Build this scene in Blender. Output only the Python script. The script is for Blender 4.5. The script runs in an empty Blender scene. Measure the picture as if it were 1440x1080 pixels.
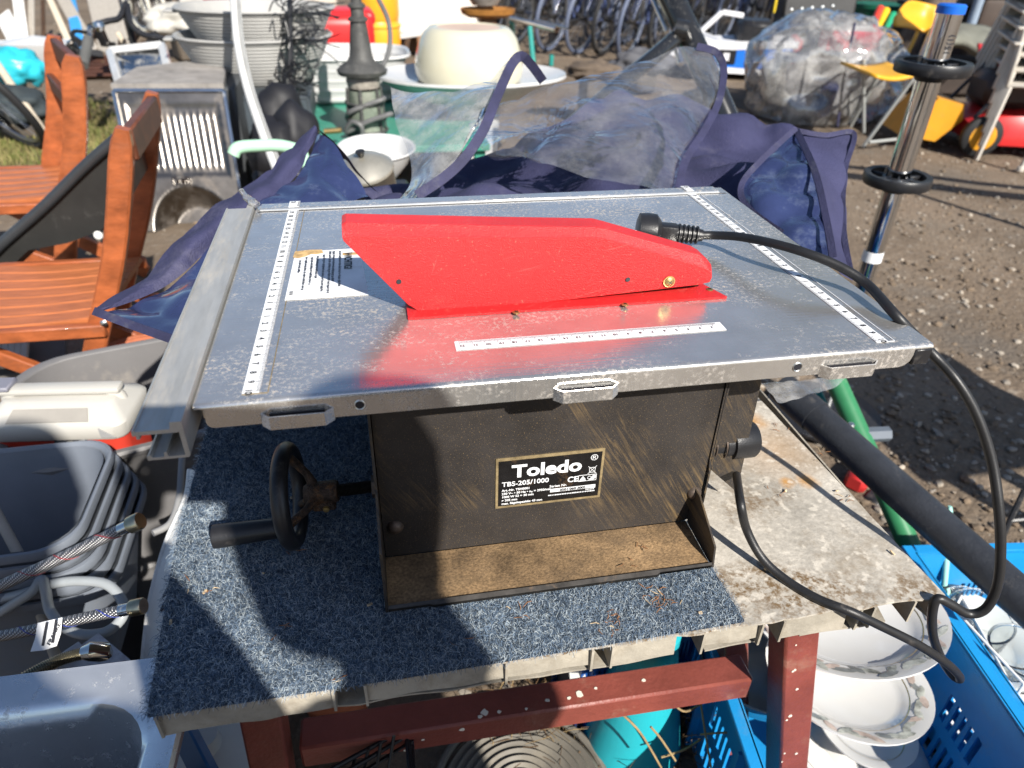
import bpy, bmesh, math, random
import numpy as np
from mathutils import Vector, Matrix, Euler, noise

random.seed(7)
rng = np.random.default_rng(7)
SC = bpy.context.scene
COL = SC.collection

# ------------------------------------------------------------------ camera
T = 0.85                                   # height of the saw table above the ground
CAM = Vector((0.1315, -0.4217, T + 0.2766))
RIGHT = Vector((0.98235, -0.18576, 0.02205))
FWD = Vector((0.16768, 0.82108, -0.54564)).normalized()
RIGHT = (RIGHT - FWD * RIGHT.dot(FWD)).normalized()
UP = RIGHT.cross(FWD).normalized()
cd = bpy.data.cameras.new('camera'); cam = bpy.data.objects.new('camera', cd); COL.objects.link(cam)
cam.matrix_world = Matrix(((RIGHT.x, UP.x, -FWD.x, CAM.x), (RIGHT.y, UP.y, -FWD.y, CAM.y),
                           (RIGHT.z, UP.z, -FWD.z, CAM.z), (0, 0, 0, 1)))
cd.sensor_width = 36; cd.lens = 25.0; cd.clip_start = 0.02; cd.clip_end = 400
cd.dof.use_dof = True; cd.dof.focus_distance = 0.66; cd.dof.aperture_fstop = 7.0
SC.camera = cam

# ------------------------------------------------------------------ sky, sun, exposure
SUN_EL, SUN_AZ = math.radians(37), math.radians(19)      # azimuth from -y towards +x
SDIR = Vector((math.sin(SUN_AZ) * math.cos(SUN_EL), -math.cos(SUN_AZ) * math.cos(SUN_EL), math.sin(SUN_EL)))
w = bpy.data.worlds.new('World'); SC.world = w; w.use_nodes = True
nt = w.node_tree
sky = nt.nodes.new('ShaderNodeTexSky'); sky.sky_type = 'NISHITA'; sky.sun_disc = False
sky.sun_elevation = SUN_EL; sky.sun_rotation = math.pi - SUN_AZ
sky.air_density = 1.0; sky.dust_density = 1.0; sky.ozone_density = 3.0
bg = nt.nodes['Background']; bg.inputs['Strength'].default_value = 0.078
nt.links.new(sky.outputs[0], bg.inputs[0])
sl = bpy.data.lights.new('sun', 'SUN'); sl.energy = 5.0; sl.angle = math.radians(0.6); sl.color = (1.0, 0.95, 0.87)
so = bpy.data.objects.new('sun', sl); COL.objects.link(so)
so.rotation_euler = SDIR.to_track_quat('Z', 'Y').to_euler()
SC.view_settings.view_transform = 'Standard'; SC.view_settings.look = 'None'
SC.view_settings.exposure = 0.76; SC.view_settings.gamma = 1.0
SC.view_settings.use_curve_mapping = False
SC.render.engine = 'CYCLES'
SC.cycles.max_bounces = 8; SC.cycles.transparent_max_bounces = 16
SC.cycles.caustics_reflective = False; SC.cycles.caustics_refractive = False
SC.cycles.use_denoising = True

# ------------------------------------------------------------------ helpers: points in the place
def ray(px, py):
    return RIGHT * ((px - 720) / 1000) - UP * ((py - 540) / 1000) + FWD
def P(px, py, d):                    # at a distance d in front of the lens
    return CAM + ray(px, py) * d
def AZ(px, py, z=0.0):               # on the level z
    r = ray(px, py); return CAM + r * ((z - CAM.z) / r.z)
def AY(px, py, y):                   # on the upright plane y
    r = ray(px, py); return CAM + r * ((y - CAM.y) / r.y)
def AX(px, py, x):
    r = ray(px, py); return CAM + r * ((x - CAM.x) / r.x)
def V(*a): return Vector(a)

# ------------------------------------------------------------------ helpers: materials
def mat(name, col, rough=0.5, metal=0.0, var=0.12, vs=6.0, bump=0.0, bs=120.0, dirt=None, ds=3.0, da=0.45,
        coat=0.0, spec=0.5, stretch=None, trans=0.0, rvar=0.0, alpha=1.0, ior=1.45, sheen=0.0, fine=0.0):
    m = bpy.data.materials.new(name); m.use_nodes = True
    t = m.node_tree; N = t.nodes; K = t.links
    b = N['Principled BSDF']
    tc = N.new('ShaderNodeTexCoord'); co = tc.outputs['Object']
    if stretch:
        mp = N.new('ShaderNodeMapping'); mp.inputs['Scale'].default_value = stretch
        K.new(co, mp.inputs[0]); co = mp.outputs[0]
    c = tuple(col) + (1,)
    n1 = N.new('ShaderNodeTexNoise'); n1.inputs['Scale'].default_value = vs; n1.inputs['Detail'].default_value = 6
    n1.inputs['Roughness'].default_value = 0.65
    K.new(co, n1.inputs['Vector'])
    r1 = N.new('ShaderNodeValToRGB')
    r1.color_ramp.elements[0].position = 0.3; r1.color_ramp.elements[1].position = 0.7
    r1.color_ramp.elements[0].color = tuple(max(0, x * (1 - var * 1.6)) for x in col) + (1,)
    r1.color_ramp.elements[1].color = tuple(min(1, x * (1 + var)) for x in col) + (1,)
    K.new(n1.outputs['Fac'], r1.inputs[0])
    out = r1.outputs[0]
    if fine:
        n5 = N.new('ShaderNodeTexNoise'); n5.inputs['Scale'].default_value = bs * 0.6; n5.inputs['Detail'].default_value = 2
        K.new(co, n5.inputs['Vector'])
        mr5 = N.new('ShaderNodeMapRange'); mr5.inputs[3].default_value = 1 - fine; mr5.inputs[4].default_value = 1 + fine
        mr5.inputs[1].default_value = 0.3; mr5.inputs[2].default_value = 0.7
        K.new(n5.outputs['Fac'], mr5.inputs[0])
        mu = N.new('ShaderNodeVectorMath'); mu.operation = 'SCALE'
        K.new(out, mu.inputs[0]); K.new(mr5.outputs[0], mu.inputs['Scale']); out = mu.outputs[0]
    rg = None
    if dirt:
        n2 = N.new('ShaderNodeTexNoise'); n2.inputs['Scale'].default_value = ds; n2.inputs['Detail'].default_value = 8
        n2.inputs['Roughness'].default_value = 0.75
        K.new(co, n2.inputs['Vector'])
        mr = N.new('ShaderNodeMapRange'); mr.inputs[1].default_value = 0.62 - da * 0.3; mr.inputs[2].default_value = 0.78
        mr.inputs[3].default_value = 0; mr.inputs[4].default_value = 0.85
        K.new(n2.outputs['Fac'], mr.inputs[0])
        mx = N.new('ShaderNodeMix'); mx.data_type = 'RGBA'
        K.new(mr.outputs[0], mx.inputs[0]); K.new(out, mx.inputs[6]); mx.inputs[7].default_value = tuple(dirt) + (1,)
        out = mx.outputs[2]
        rg = mr.outputs[0]
    K.new(out, b.inputs['Base Color'])
    b.inputs['Roughness'].default_value = rough; b.inputs['Metallic'].default_value = metal
    b.inputs['Specular IOR Level'].default_value = spec; b.inputs['Coat Weight'].default_value = coat
    b.inputs['Transmission Weight'].default_value = trans; b.inputs['IOR'].default_value = ior
    b.inputs['Alpha'].default_value = alpha; b.inputs['Sheen Weight'].default_value = sheen
    if rvar or rg:
        mr2 = N.new('ShaderNodeMapRange'); mr2.inputs[3].default_value = max(0.02, rough - rvar)
        mr2.inputs[4].default_value = min(1, rough + max(rvar, 0.3 if rg else 0))
        K.new(rg if rg else n1.outputs['Fac'], mr2.inputs[0]); K.new(mr2.outputs[0], b.inputs['Roughness'])
        if rg and metal:
            mm = N.new('ShaderNodeMapRange'); mm.inputs[3].default_value = metal; mm.inputs[4].default_value = 0
            mm.inputs[2].default_value = 0.8
            K.new(rg, mm.inputs[0]); K.new(mm.outputs[0], b.inputs['Metallic'])
    if bump:
        n3 = N.new('ShaderNodeTexNoise'); n3.inputs['Scale'].default_value = bs; n3.inputs['Detail'].default_value = 4
        K.new(co, n3.inputs['Vector'])
        bp = N.new('ShaderNodeBump'); bp.inputs['Strength'].default_value = bump; bp.inputs['Distance'].default_value = 0.01
        K.new(n3.outputs['Fac'], bp.inputs['Height']); K.new(bp.outputs[0], b.inputs['Normal'])
    return m

def nodes(m): return m.node_tree.nodes, m.node_tree.links, m.node_tree.nodes['Principled BSDF']

# ------------------------------------------------------------------ helpers: meshes
class MB:
    def __init__(s): s.v = []; s.f = []; s.mi = []; s.cur = 0
    def add(s, vs, fs):
        o = len(s.v); s.v += [Vector(p) for p in vs]; s.f += [tuple(i + o for i in f) for f in fs]
        s.mi += [s.cur] * len(fs); return s
    def bm(s, b, M=None):
        b.verts.index_update()
        s.add([(M @ v.co) if M else v.co.copy() for v in b.verts], [[v.index for v in f.verts] for f in b.faces]); b.free(); return s
    def box(s, c, size, rot=None, bev=0.0, seg=1):
        b = bmesh.new(); bmesh.ops.create_cube(b, size=1)
        for v in b.verts: v.co = Vector((v.co.x * size[0], v.co.y * size[1], v.co.z * size[2]))
        if bev: bmesh.ops.bevel(b, geom=b.edges[:], offset=bev, segments=seg, affect='EDGES', profile=0.5)
        M = Matrix.Translation(Vector(c))
        if rot is not None: M = M @ (rot if isinstance(rot, Matrix) else Euler(rot).to_matrix().to_4x4())
        return s.bm(b, M)
    def tube(s, pts, r, n=10, caps=True, closed=False, ref=None):
        pts = [Vector(p) for p in pts]; rs = r if isinstance(r, (list, tuple)) else [r] * len(pts)
        k = len(pts); vs = []; fs = []
        t0 = (pts[1] - pts[0]).normalized()
        a = Vector(ref) if ref else (Vector((0, 0, 1)) if abs(t0.z) < 0.9 else Vector((1, 0, 0)))
        u = (a - t0 * a.dot(t0)).normalized()
        for i in range(k):
            if closed: t = (pts[(i + 1) % k] - pts[i - 1]).normalized()
            elif i == 0: t = t0
            elif i == k - 1: t = (pts[i] - pts[i - 1]).normalized()
            else: t = ((pts[i + 1] - pts[i]).normalized() + (pts[i] - pts[i - 1]).normalized())
            if t.length < 1e-9: t = t0
            t.normalize()
            u = (u - t * u.dot(t)); u = u.normalized() if u.length > 1e-6 else t.orthogonal().normalized()
            q = t.cross(u)
            for j in range(n):
                an = 2 * math.pi * (j + 0.5) / n
                vs.append(pts[i] + (u * math.cos(an) + q * math.sin(an)) * rs[i])
        m = k if closed else k - 1
        for i in range(m):
            for j in range(n):
                i2 = (i + 1) % k; j2 = (j + 1) % n
                fs.append((i * n + j, i * n + j2, i2 * n + j2, i2 * n + j))
        if caps and not closed:
            fs.append(tuple(range(n - 1, -1, -1))); fs.append(tuple((k - 1) * n + j for j in range(n)))
        return s.add(vs, fs)
    def bar(s, a, b, wx, wy, ref=(0, 0, 1), bev=0.0):   # rectangular bar from a to b; wx across ref x dir, wy along ref
        a, b = Vector(a), Vector(b); d = b - a; L = d.length; d.normalize()
        rf = Vector(ref); y = (rf - d * rf.dot(d))
        y = y.normalized() if y.length > 1e-5 else d.orthogonal().normalized()
        x = y.cross(d)
        M = Matrix(((x.x, y.x, d.x, 0), (x.y, y.y, d.y, 0), (x.z, y.z, d.z, 0), (0, 0, 0, 1)))
        return s.box((a + b) / 2, (wx, wy, L), M, bev)
    def lathe(s, prof, n=32, c=(0, 0, 0), M=None, sx=1.0, sy=1.0, close=False):
        vs = []; fs = []; k = len(prof); c = Vector(c)
        for (r, z) in prof:
            for j in range(n):
                a = 2 * math.pi * j / n
                p = Vector((r * math.cos(a) * sx, r * math.sin(a) * sy, z))
                vs.append((M @ p if M else p) + c)
        for i in range(k - 1 if not close else k):
            i2 = (i + 1) % k
            for j in range(n):
                j2 = (j + 1) % n
                fs.append((i * n + j, i * n + j2, i2 * n + j2, i2 * n + j))
        return s.add(vs, fs)
    def loft(s, rings, cap0=False, cap1=False, closed=True):
        n = len(rings[0]); vs = [p for r in rings for p in r]; fs = []
        for i in range(len(rings) - 1):
            for j in range(n if closed else n - 1):
                j2 = (j + 1) % n
                fs.append((i * n + j, i * n + j2, (i + 1) * n + j2, (i + 1) * n + j))
        if cap0: fs.append(tuple(range(n - 1, -1, -1)))
        if cap1: fs.append(tuple((len(rings) - 1) * n + j for j in range(n)))
        return s.add(vs, fs)
    def prism(s, poly, d):                # closed polygon (3D points) pushed along d
        poly = [Vector(p) for p in poly]; d = Vector(d); n = len(poly)
        vs = poly + [p + d for p in poly]
        fs = [tuple(range(n - 1, -1, -1)), tuple(range(n, 2 * n))]
        fs += [(i, (i + 1) % n, n + (i + 1) % n, n + i) for i in range(n)]
        return s.add(vs, fs)
    def disc(s, c, nrm, r, n=16, th=0.0006):
        nrm = Vector(nrm).normalized(); u = nrm.orthogonal().normalized(); q = nrm.cross(u); c = Vector(c)
        return s.prism([c + (u * math.cos(2 * math.pi * i / n) + q * math.sin(2 * math.pi * i / n)) * r for i in range(n)], nrm * th)
    def torus(s, c, nrm, R, r, n=40, m=10, a0=0, a1=2 * math.pi, ref=None):
        nrm = Vector(nrm).normalized(); u = (Vector(ref) - nrm * nrm.dot(Vector(ref))).normalized() if ref else nrm.orthogonal().normalized()
        q = nrm.cross(u); c = Vector(c); full = abs(a1 - a0 - 2 * math.pi) < 1e-6
        pts = [c + (u * math.cos(a0 + (a1 - a0) * i / (n if full else n - 1)) + q * math.sin(a0 + (a1 - a0) * i / (n if full else n - 1))) * R for i in range(n)]
        return s.tube(pts, r, m, closed=full)
    def sheet(s, grid, th=0.0):
        h = len(grid); w_ = len(grid[0]); vs = [p for r in grid for p in r]
        fs = [(i * w_ + j, i * w_ + j + 1, (i + 1) * w_ + j + 1, (i + 1) * w_ + j) for i in range(h - 1) for j in range(w_ - 1)]
        return s.add(vs, fs)
    def build(s, name, m, parent=None, smooth=True, angle=38, kind=None, label=None):
        inv = parent.matrix_basis.inverted() if parent and parent.parent is None else (
            (parent.parent.matrix_basis @ parent.matrix_basis).inverted() if parent else None)
        vs = [(inv @ p) if inv else p for p in s.v]
        me = bpy.data.meshes.new(name)
        me.from_pydata([tuple(p) for p in vs], [], s.f)
        ms = m if isinstance(m, (list, tuple)) else [m]
        for x in ms: me.materials.append(x)
        if len(ms) > 1: me.polygons.foreach_set('material_index', s.mi)
        me.update()
        b = bmesh.new(); b.from_mesh(me); bmesh.ops.recalc_face_normals(b, faces=b.faces); b.to_mesh(me); b.free()
        if smooth:
            me.polygons.foreach_set('use_smooth', [True] * len(me.polygons))
            me.set_sharp_from_angle(angle=math.radians(angle))
        o = bpy.data.objects.new(name, me); COL.objects.link(o)
        if parent: o.parent = parent
        if kind: o['kind'] = kind
        if label: o['label'] = label
        return o

def thing(name, label, cat, loc=(0, 0, 0), group=None, rz=0.0):
    o = bpy.data.objects.new(name, None); COL.objects.link(o); o.empty_display_size = 0.05
    o.location = loc; o.rotation_euler = (0, 0, rz); o['label'] = label; o['category'] = cat
    o.matrix_basis = Matrix.Translation(Vector(loc)) @ Matrix.Rotation(rz, 4, 'Z')
    if group: o['group'] = group
    return o
def tag(o, label, cat, group=None):
    o['label'] = label; o['category'] = cat
    if group: o['group'] = group
    return o
def struct(o): o['kind'] = 'structure'; return o
def copy_tree(o, parent=None):
    c = o.copy(); COL.objects.link(c); c.parent = parent
    for ch in o.children: copy_tree(ch, c)
    return c
def put(o, loc, rz=0.0, label=None, group=None, scale=1.0, rot=None):
    o.location = loc; o.rotation_euler = rot if rot else (0, 0, rz); o.scale = (scale,) * 3
    if label: o['label'] = label
    if group: o['group'] = group
    return o
def catmull(pts, n=8, closed=False):
    pts = [Vector(p) for p in pts]; k = len(pts); out = []
    for i in range(k if closed else k - 1):
        if closed: a, b, c, d = pts[i - 1], pts[i], pts[(i + 1) % k], pts[(i + 2) % k]
        else: a, b, c, d = pts[max(i - 1, 0)], pts[i], pts[i + 1], pts[min(i + 2, k - 1)]
        for j in range(n):
            t = j / n
            out.append(0.5 * ((2 * b) + (c - a) * t + (2 * a - 5 * b + 4 * c - d) * t * t + (3 * b - a - 3 * c + d) * t ** 3))
    if not closed: out.append(pts[-1])
    return out
def patch(rows, nu=8, nv=8, wr=0.0, ws=6.0, seed=0, fold=0.0):
    a = [catmull(r, nu) for r in rows]
    cols = [catmull([a[i][j] for i in range(len(a))], nv) for j in range(len(a[0]))]
    g = [[cols[j][i] for j in range(len(cols))] for i in range(len(cols[0]))]
    if wr:
        h, w_ = len(g), len(g[0]); o = [[None] * w_ for _ in range(h)]
        for i in range(h):
            for j in range(w_):
                u = g[i][min(j + 1, w_ - 1)] - g[i][max(j - 1, 0)]; q = g[min(i + 1, h - 1)][j] - g[max(i - 1, 0)][j]
                nn = u.cross(q); nn = nn.normalized() if nn.length > 1e-9 else Vector((0, 0, 1))
                p = g[i][j] * ws + Vector((seed * 7.3, seed * 1.7, 0))
                d = noise.noise(p) + 0.5 * noise.noise(p * 2.3) + fold * (0.5 - abs(noise.noise(p * 1.3 + Vector((5, 5, 5))))) * 2
                o[i][j] = g[i][j] + nn * d * wr
        g = o
    return g
def rrect(w_, h, r, n=4):
    r = min(r, w_ / 2 - 1e-6, h / 2 - 1e-6); out = []
    for cx, cy, a0 in ((w_ / 2 - r, h / 2 - r, 0), (-w_ / 2 + r, h / 2 - r, 90), (-w_ / 2 + r, -h / 2 + r, 180), (w_ / 2 - r, -h / 2 + r, 270)):
        for i in range(n + 1):
            a = math.radians(a0 + 90 * i / n); out.append((cx + r * math.cos(a), cy + r * math.sin(a)))
    return out
def text_into(mb, body, size, origin, xdir, ydir, align='LEFT', bold=0.0, width=1.0, lift=0.0004):
    cu = bpy.data.curves.new('t', 'FONT'); cu.body = body; cu.size = size; cu.align_x = align; cu.offset = bold; cu.resolution_u = 3
    ob = bpy.data.objects.new('t', cu); COL.objects.link(ob)
    dg = bpy.context.evaluated_depsgraph_get(); me = bpy.data.meshes.new_from_object(ob.evaluated_get(dg))
    x = Vector(xdir).normalized(); y = Vector(ydir).normalized(); z = x.cross(y); o = Vector(origin)
    mb.add([o + x * (v.co.x * width) + y * v.co.y + z * lift for v in me.vertices], [tuple(p.vertices) for p in me.polygons])
    bpy.data.objects.remove(ob); bpy.data.curves.remove(cu); bpy.data.meshes.remove(me)
# ------------------------------------------------------------------ materials shared by the scene
def steel_top():
    m = mat('galvanised_steel', (0.64, 0.625, 0.60), 0.2, 1.0, var=0.10, vs=14)
    N, K, b = nodes(m)
    tc = N.new('ShaderNodeTexCoord'); ob = tc.outputs['Object']
    # fine scratches, two directions
    hs = []
    for sc, rz in (((6, 420, 1), 0.25), ((380, 9, 1), -0.2), ((30, 500, 1), 0.9)):
        mp = N.new('ShaderNodeMapping'); mp.inputs['Scale'].default_value = sc; mp.inputs['Rotation'].default_value = (0, 0, rz)
        n = N.new('ShaderNodeTexNoise'); n.inputs['Scale'].default_value = 1.0; n.inputs['Detail'].default_value = 3
        K.new(ob, mp.inputs[0]); K.new(mp.outputs[0], n.inputs['Vector']); hs.append(n.outputs['Fac'])
    ad = N.new('ShaderNodeMath'); ad.operation = 'ADD'; K.new(hs[0], ad.inputs[0]); K.new(hs[1], ad.inputs[1])
    ad2 = N.new('ShaderNodeMath'); ad2.operation = 'ADD'; K.new(ad.outputs[0], ad2.inputs[0]); K.new(hs[2], ad2.inputs[1])
    big = N.new('ShaderNodeTexNoise'); big.inputs['Scale'].default_value = 9; big.inputs['Detail'].default_value = 6
    K.new(ob, big.inputs['Vector'])
    # saw dust and grime: patches with a shape of their own
    d1 = N.new('ShaderNodeTexNoise'); d1.inputs['Scale'].default_value = 7; d1.inputs['Detail'].default_value = 10; d1.inputs['Roughness'].default_value = 0.8
    mpd = N.new('ShaderNodeMapping'); mpd.inputs['Scale'].default_value = (0.8, 1.6, 1); mpd.inputs['Location'].default_value = (3.1, 0.7, 0)
    K.new(ob, mpd.inputs[0]); K.new(mpd.outputs[0], d1.inputs['Vector'])
    d2 = N.new('ShaderNodeTexNoise'); d2.inputs['Scale'].default_value = 260; d2.inputs['Detail'].default_value = 4; d2.inputs['Roughness'].default_value = 0.7
    K.new(ob, d2.inputs['Vector'])
    a = N.new('ShaderNodeMapRange'); a.inputs[1].default_value = 0.46; a.inputs[2].default_value = 0.68; K.new(d1.outputs['Fac'], a.inputs[0])
    c = N.new('ShaderNodeMapRange'); c.inputs[1].default_value = 0.50; c.inputs[2].default_value = 0.64; K.new(d2.outputs['Fac'], c.inputs[0])
    mul = N.new('ShaderNodeMath'); mul.operation = 'MULTIPLY'; K.new(a.outputs[0], mul.inputs[0]); K.new(c.outputs[0], mul.inputs[1])
    base = b.inputs['Base Color'].links[0].from_socket
    mx = N.new('ShaderNodeMix'); mx.data_type = 'RGBA'; K.new(mul.outputs[0], mx.inputs[0]); K.new(base, mx.inputs[6]); mx.inputs[7].default_value = (0.42, 0.33, 0.24, 1)
    K.new(mx.outputs[2], b.inputs['Base Color'])
    me = N.new('ShaderNodeMath'); me.operation = 'SUBTRACT'; me.inputs[0].default_value = 0.80; me.use_clamp = True; K.new(mul.outputs[0], me.inputs[1]); K.new(me.outputs[0], b.inputs['Metallic'])
    r = N.new('ShaderNodeMapRange'); r.inputs[1].default_value = 0.3; r.inputs[2].default_value = 0.75; r.inputs[3].default_value = 0.14; r.inputs[4].default_value = 0.26
    K.new(big.outputs['Fac'], r.inputs[0])
    rr = N.new('ShaderNodeMath'); rr.operation = 'MULTIPLY_ADD'; rr.inputs[1].default_value = 0.45; K.new(mul.outputs[0], rr.inputs[0]); K.new(r.outputs[0], rr.inputs[2])
    K.new(rr.outputs[0], b.inputs['Roughness'])
    bp = N.new('ShaderNodeBump'); bp.inputs['Strength'].default_value = 0.05; bp.inputs['Distance'].default_value = 0.002
    K.new(ad2.outputs[0], bp.inputs['Height']); K.new(bp.outputs[0], b.inputs['Normal'])
    return m

def body_paint():
    m = mat('black_sheet_metal', (0.034, 0.030, 0.028), 0.42, 0.0, var=0.2, vs=20, bump=0.08, bs=500)
    N, K, b = nodes(m)
    tc = N.new('ShaderNodeTexCoord'); ob = tc.outputs['Object']
    # sawdust smears: long strokes, denser low and to the right edge where hands wiped
    mp0 = N.new('ShaderNodeMapping'); mp0.inputs['Rotation'].default_value = (0, 0.55, 0); K.new(ob, mp0.inputs[0])
    mp = N.new('ShaderNodeMapping'); mp.inputs['Scale'].default_value = (210, 1, 13)
    K.new(mp0.outputs[0], mp.inputs[0])
    n = N.new('ShaderNodeTexNoise'); n.inputs['Scale'].default_value = 1; n.inputs['Detail'].default_value = 7; n.inputs['Roughness'].default_value = 0.7; n.inputs['Distortion'].default_value = 1.1
    K.new(mp.outputs[0], n.inputs['Vector'])
    k = N.new('ShaderNodeTexNoise'); k.inputs['Scale'].default_value = 9; k.inputs['Detail'].default_value = 5
    K.new(ob, k.inputs['Vector'])
    s = N.new('ShaderNodeTexNoise'); s.inputs['Scale'].default_value = 900; s.inputs['Detail'].default_value = 2; K.new(ob, s.inputs['Vector'])
    a = N.new('ShaderNodeMapRange'); a.inputs[1].default_value = 0.48; a.inputs[2].default_value = 0.80; K.new(n.outputs['Fac'], a.inputs[0])
    c = N.new('ShaderNodeMapRange'); c.inputs[1].default_value = 0.53; c.inputs[2].default_value = 0.78; K.new(k.outputs['Fac'], c.inputs[0])
    d = N.new('ShaderNodeMapRange'); d.inputs[1].default_value = 0.62; d.inputs[2].default_value = 0.78; d.inputs[4].default_value = 0.35; K.new(s.outputs['Fac'], d.inputs[0])
    mu = N.new('ShaderNodeMath'); mu.operation = 'MULTIPLY'; K.new(a.outputs[0], mu.inputs[0]); K.new(c.outputs[0], mu.inputs[1])
    mm = N.new('ShaderNodeMath'); mm.operation = 'MAXIMUM'; K.new(mu.outputs[0], mm.inputs[0]); K.new(d.outputs[0], mm.inputs[1])
    base = b.inputs['Base Color'].links[0].from_socket
    mx = N.new('ShaderNodeMix'); mx.data_type = 'RGBA'; K.new(mm.outputs[0], mx.inputs[0]); K.new(base, mx.inputs[6]); mx.inputs[7].default_value = (0.46, 0.30, 0.12, 1)
    K.new(mx.outputs[2], b.inputs['Base Color'])
    return m

def board_mat():
    m = mat('hollow_panel_skin', (0.43, 0.395, 0.34), 0.7, var=0.22, vs=9, dirt=(0.17, 0.12, 0.065), ds=17, da=0.42, bump=0.10, bs=300, fine=0.14)
    N, K, b = nodes(m)
    tc = N.new('ShaderNodeTexCoord')
    base = b.inputs['Base Color'].links[0].from_socket
    for (cx, cy, rad, amt) in ((0.575, 0.235, 0.012, 0.9), (0.545, 0.240, 0.01, 0.7), (0.575, 0.175, 0.034, 0.35), (0.56, 0.118, 0.006, 0.9), (0.585, 0.117, 0.008, 0.95)):
        vm = N.new('ShaderNodeVectorMath'); vm.operation = 'DISTANCE'; vm.inputs[1].default_value = (cx - BX, cy - BY, 0)
        nz = N.new('ShaderNodeTexNoise'); nz.inputs['Scale'].default_value = 70; nz.inputs['Detail'].default_value = 4; K.new(tc.outputs['Object'], nz.inputs['Vector'])
        va = N.new('ShaderNodeVectorMath'); va.operation = 'MULTIPLY_ADD'; va.inputs[1].default_value = (0.016, 0.016, 0); K.new(nz.outputs['Color'], va.inputs[0])
        sh = N.new('ShaderNodeVectorMath'); sh.operation = 'ADD'; sh.inputs[1].default_value = (-0.008, -0.008, 0)
        fl = N.new('ShaderNodeVectorMath'); fl.operation = 'MULTIPLY'; fl.inputs[1].default_value = (1, 1, 0); K.new(tc.outputs['Object'], fl.inputs[0]); K.new(fl.outputs[0], sh.inputs[0])
        K.new(sh.outputs[0], va.inputs[2]); K.new(va.outputs[0], vm.inputs[0])
        mr = N.new('ShaderNodeMapRange'); mr.inputs[1].default_value = 0; mr.inputs[2].default_value = rad * 2.0; mr.inputs[3].default_value = amt; mr.inputs[4].default_value = 0
        K.new(vm.outputs['Value'], mr.inputs[0])
        mx = N.new('ShaderNodeMix'); mx.data_type = 'RGBA'; K.new(mr.outputs[0], mx.inputs[0]); K.new(base, mx.inputs[6]); mx.inputs[7].default_value = (0.46, 0.22, 0.04, 1)
        base = mx.outputs[2]
    # crumbly brown grime towards the broken front edge
    n1 = N.new('ShaderNodeTexNoise'); n1.inputs['Scale'].default_value = 150; n1.inputs['Detail'].default_value = 5; n1.inputs['Roughness'].default_value = 0.7; K.new(tc.outputs['Object'], n1.inputs['Vector'])
    n2 = N.new('ShaderNodeTexNoise'); n2.inputs['Scale'].default_value = 13; n2.inputs['Detail'].default_value = 5; K.new(tc.outputs['Object'], n2.inputs['Vector'])
    sx = N.new('ShaderNodeSeparateXYZ'); K.new(tc.outputs['Object'], sx.inputs[0])
    yy = N.new('ShaderNodeMapRange'); yy.inputs[1].default_value = 0.02 - BY; yy.inputs[2].default_value = -0.03 - BY; yy.inputs[3].default_value = -0.10; yy.inputs[4].default_value = 0.13; K.new(sx.outputs['Y'], yy.inputs[0])
    s1 = N.new('ShaderNodeMath'); s1.operation = 'ADD'; K.new(n2.outputs['Fac'], s1.inputs[0]); K.new(yy.outputs[0], s1.inputs[1])
    a1 = N.new('ShaderNodeMapRange'); a1.inputs[1].default_value = 0.46; a1.inputs[2].default_value = 0.66; K.new(s1.outputs[0], a1.inputs[0])
    a2 = N.new('ShaderNodeMapRange'); a2.inputs[1].default_value = 0.44; a2.inputs[2].default_value = 0.60; K.new(n1.outputs['Fac'], a2.inputs[0])
    mu = N.new('ShaderNodeMath'); mu.operation = 'MULTIPLY'; K.new(a1.outputs[0], mu.inputs[0]); K.new(a2.outputs[0], mu.inputs[1])
    mx = N.new('ShaderNodeMix'); mx.data_type = 'RGBA'; K.new(mu.outputs[0], mx.inputs[0]); K.new(base, mx.inputs[6]); mx.inputs[7].default_value = (0.15, 0.095, 0.045, 1); base = mx.outputs[2]
    n3 = N.new('ShaderNodeTexNoise'); n3.inputs['Scale'].default_value = 90; n3.inputs['Detail'].default_value = 4; K.new(tc.outputs['Object'], n3.inputs['Vector'])
    a3 = N.new('ShaderNodeMapRange'); a3.inputs[1].default_value = 0.58; a3.inputs[2].default_value = 0.66; a3.inputs[4].default_value = 0.6; K.new(n3.outputs['Fac'], a3.inputs[0])
    mx = N.new('ShaderNodeMix'); mx.data_type = 'RGBA'; K.new(a3.outputs[0], mx.inputs[0]); K.new(base, mx.inputs[6]); mx.inputs[7].default_value = (0.60, 0.55, 0.47, 1); base = mx.outputs[2]
    K.new(base, b.inputs['Base Color'])
    return m

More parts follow.
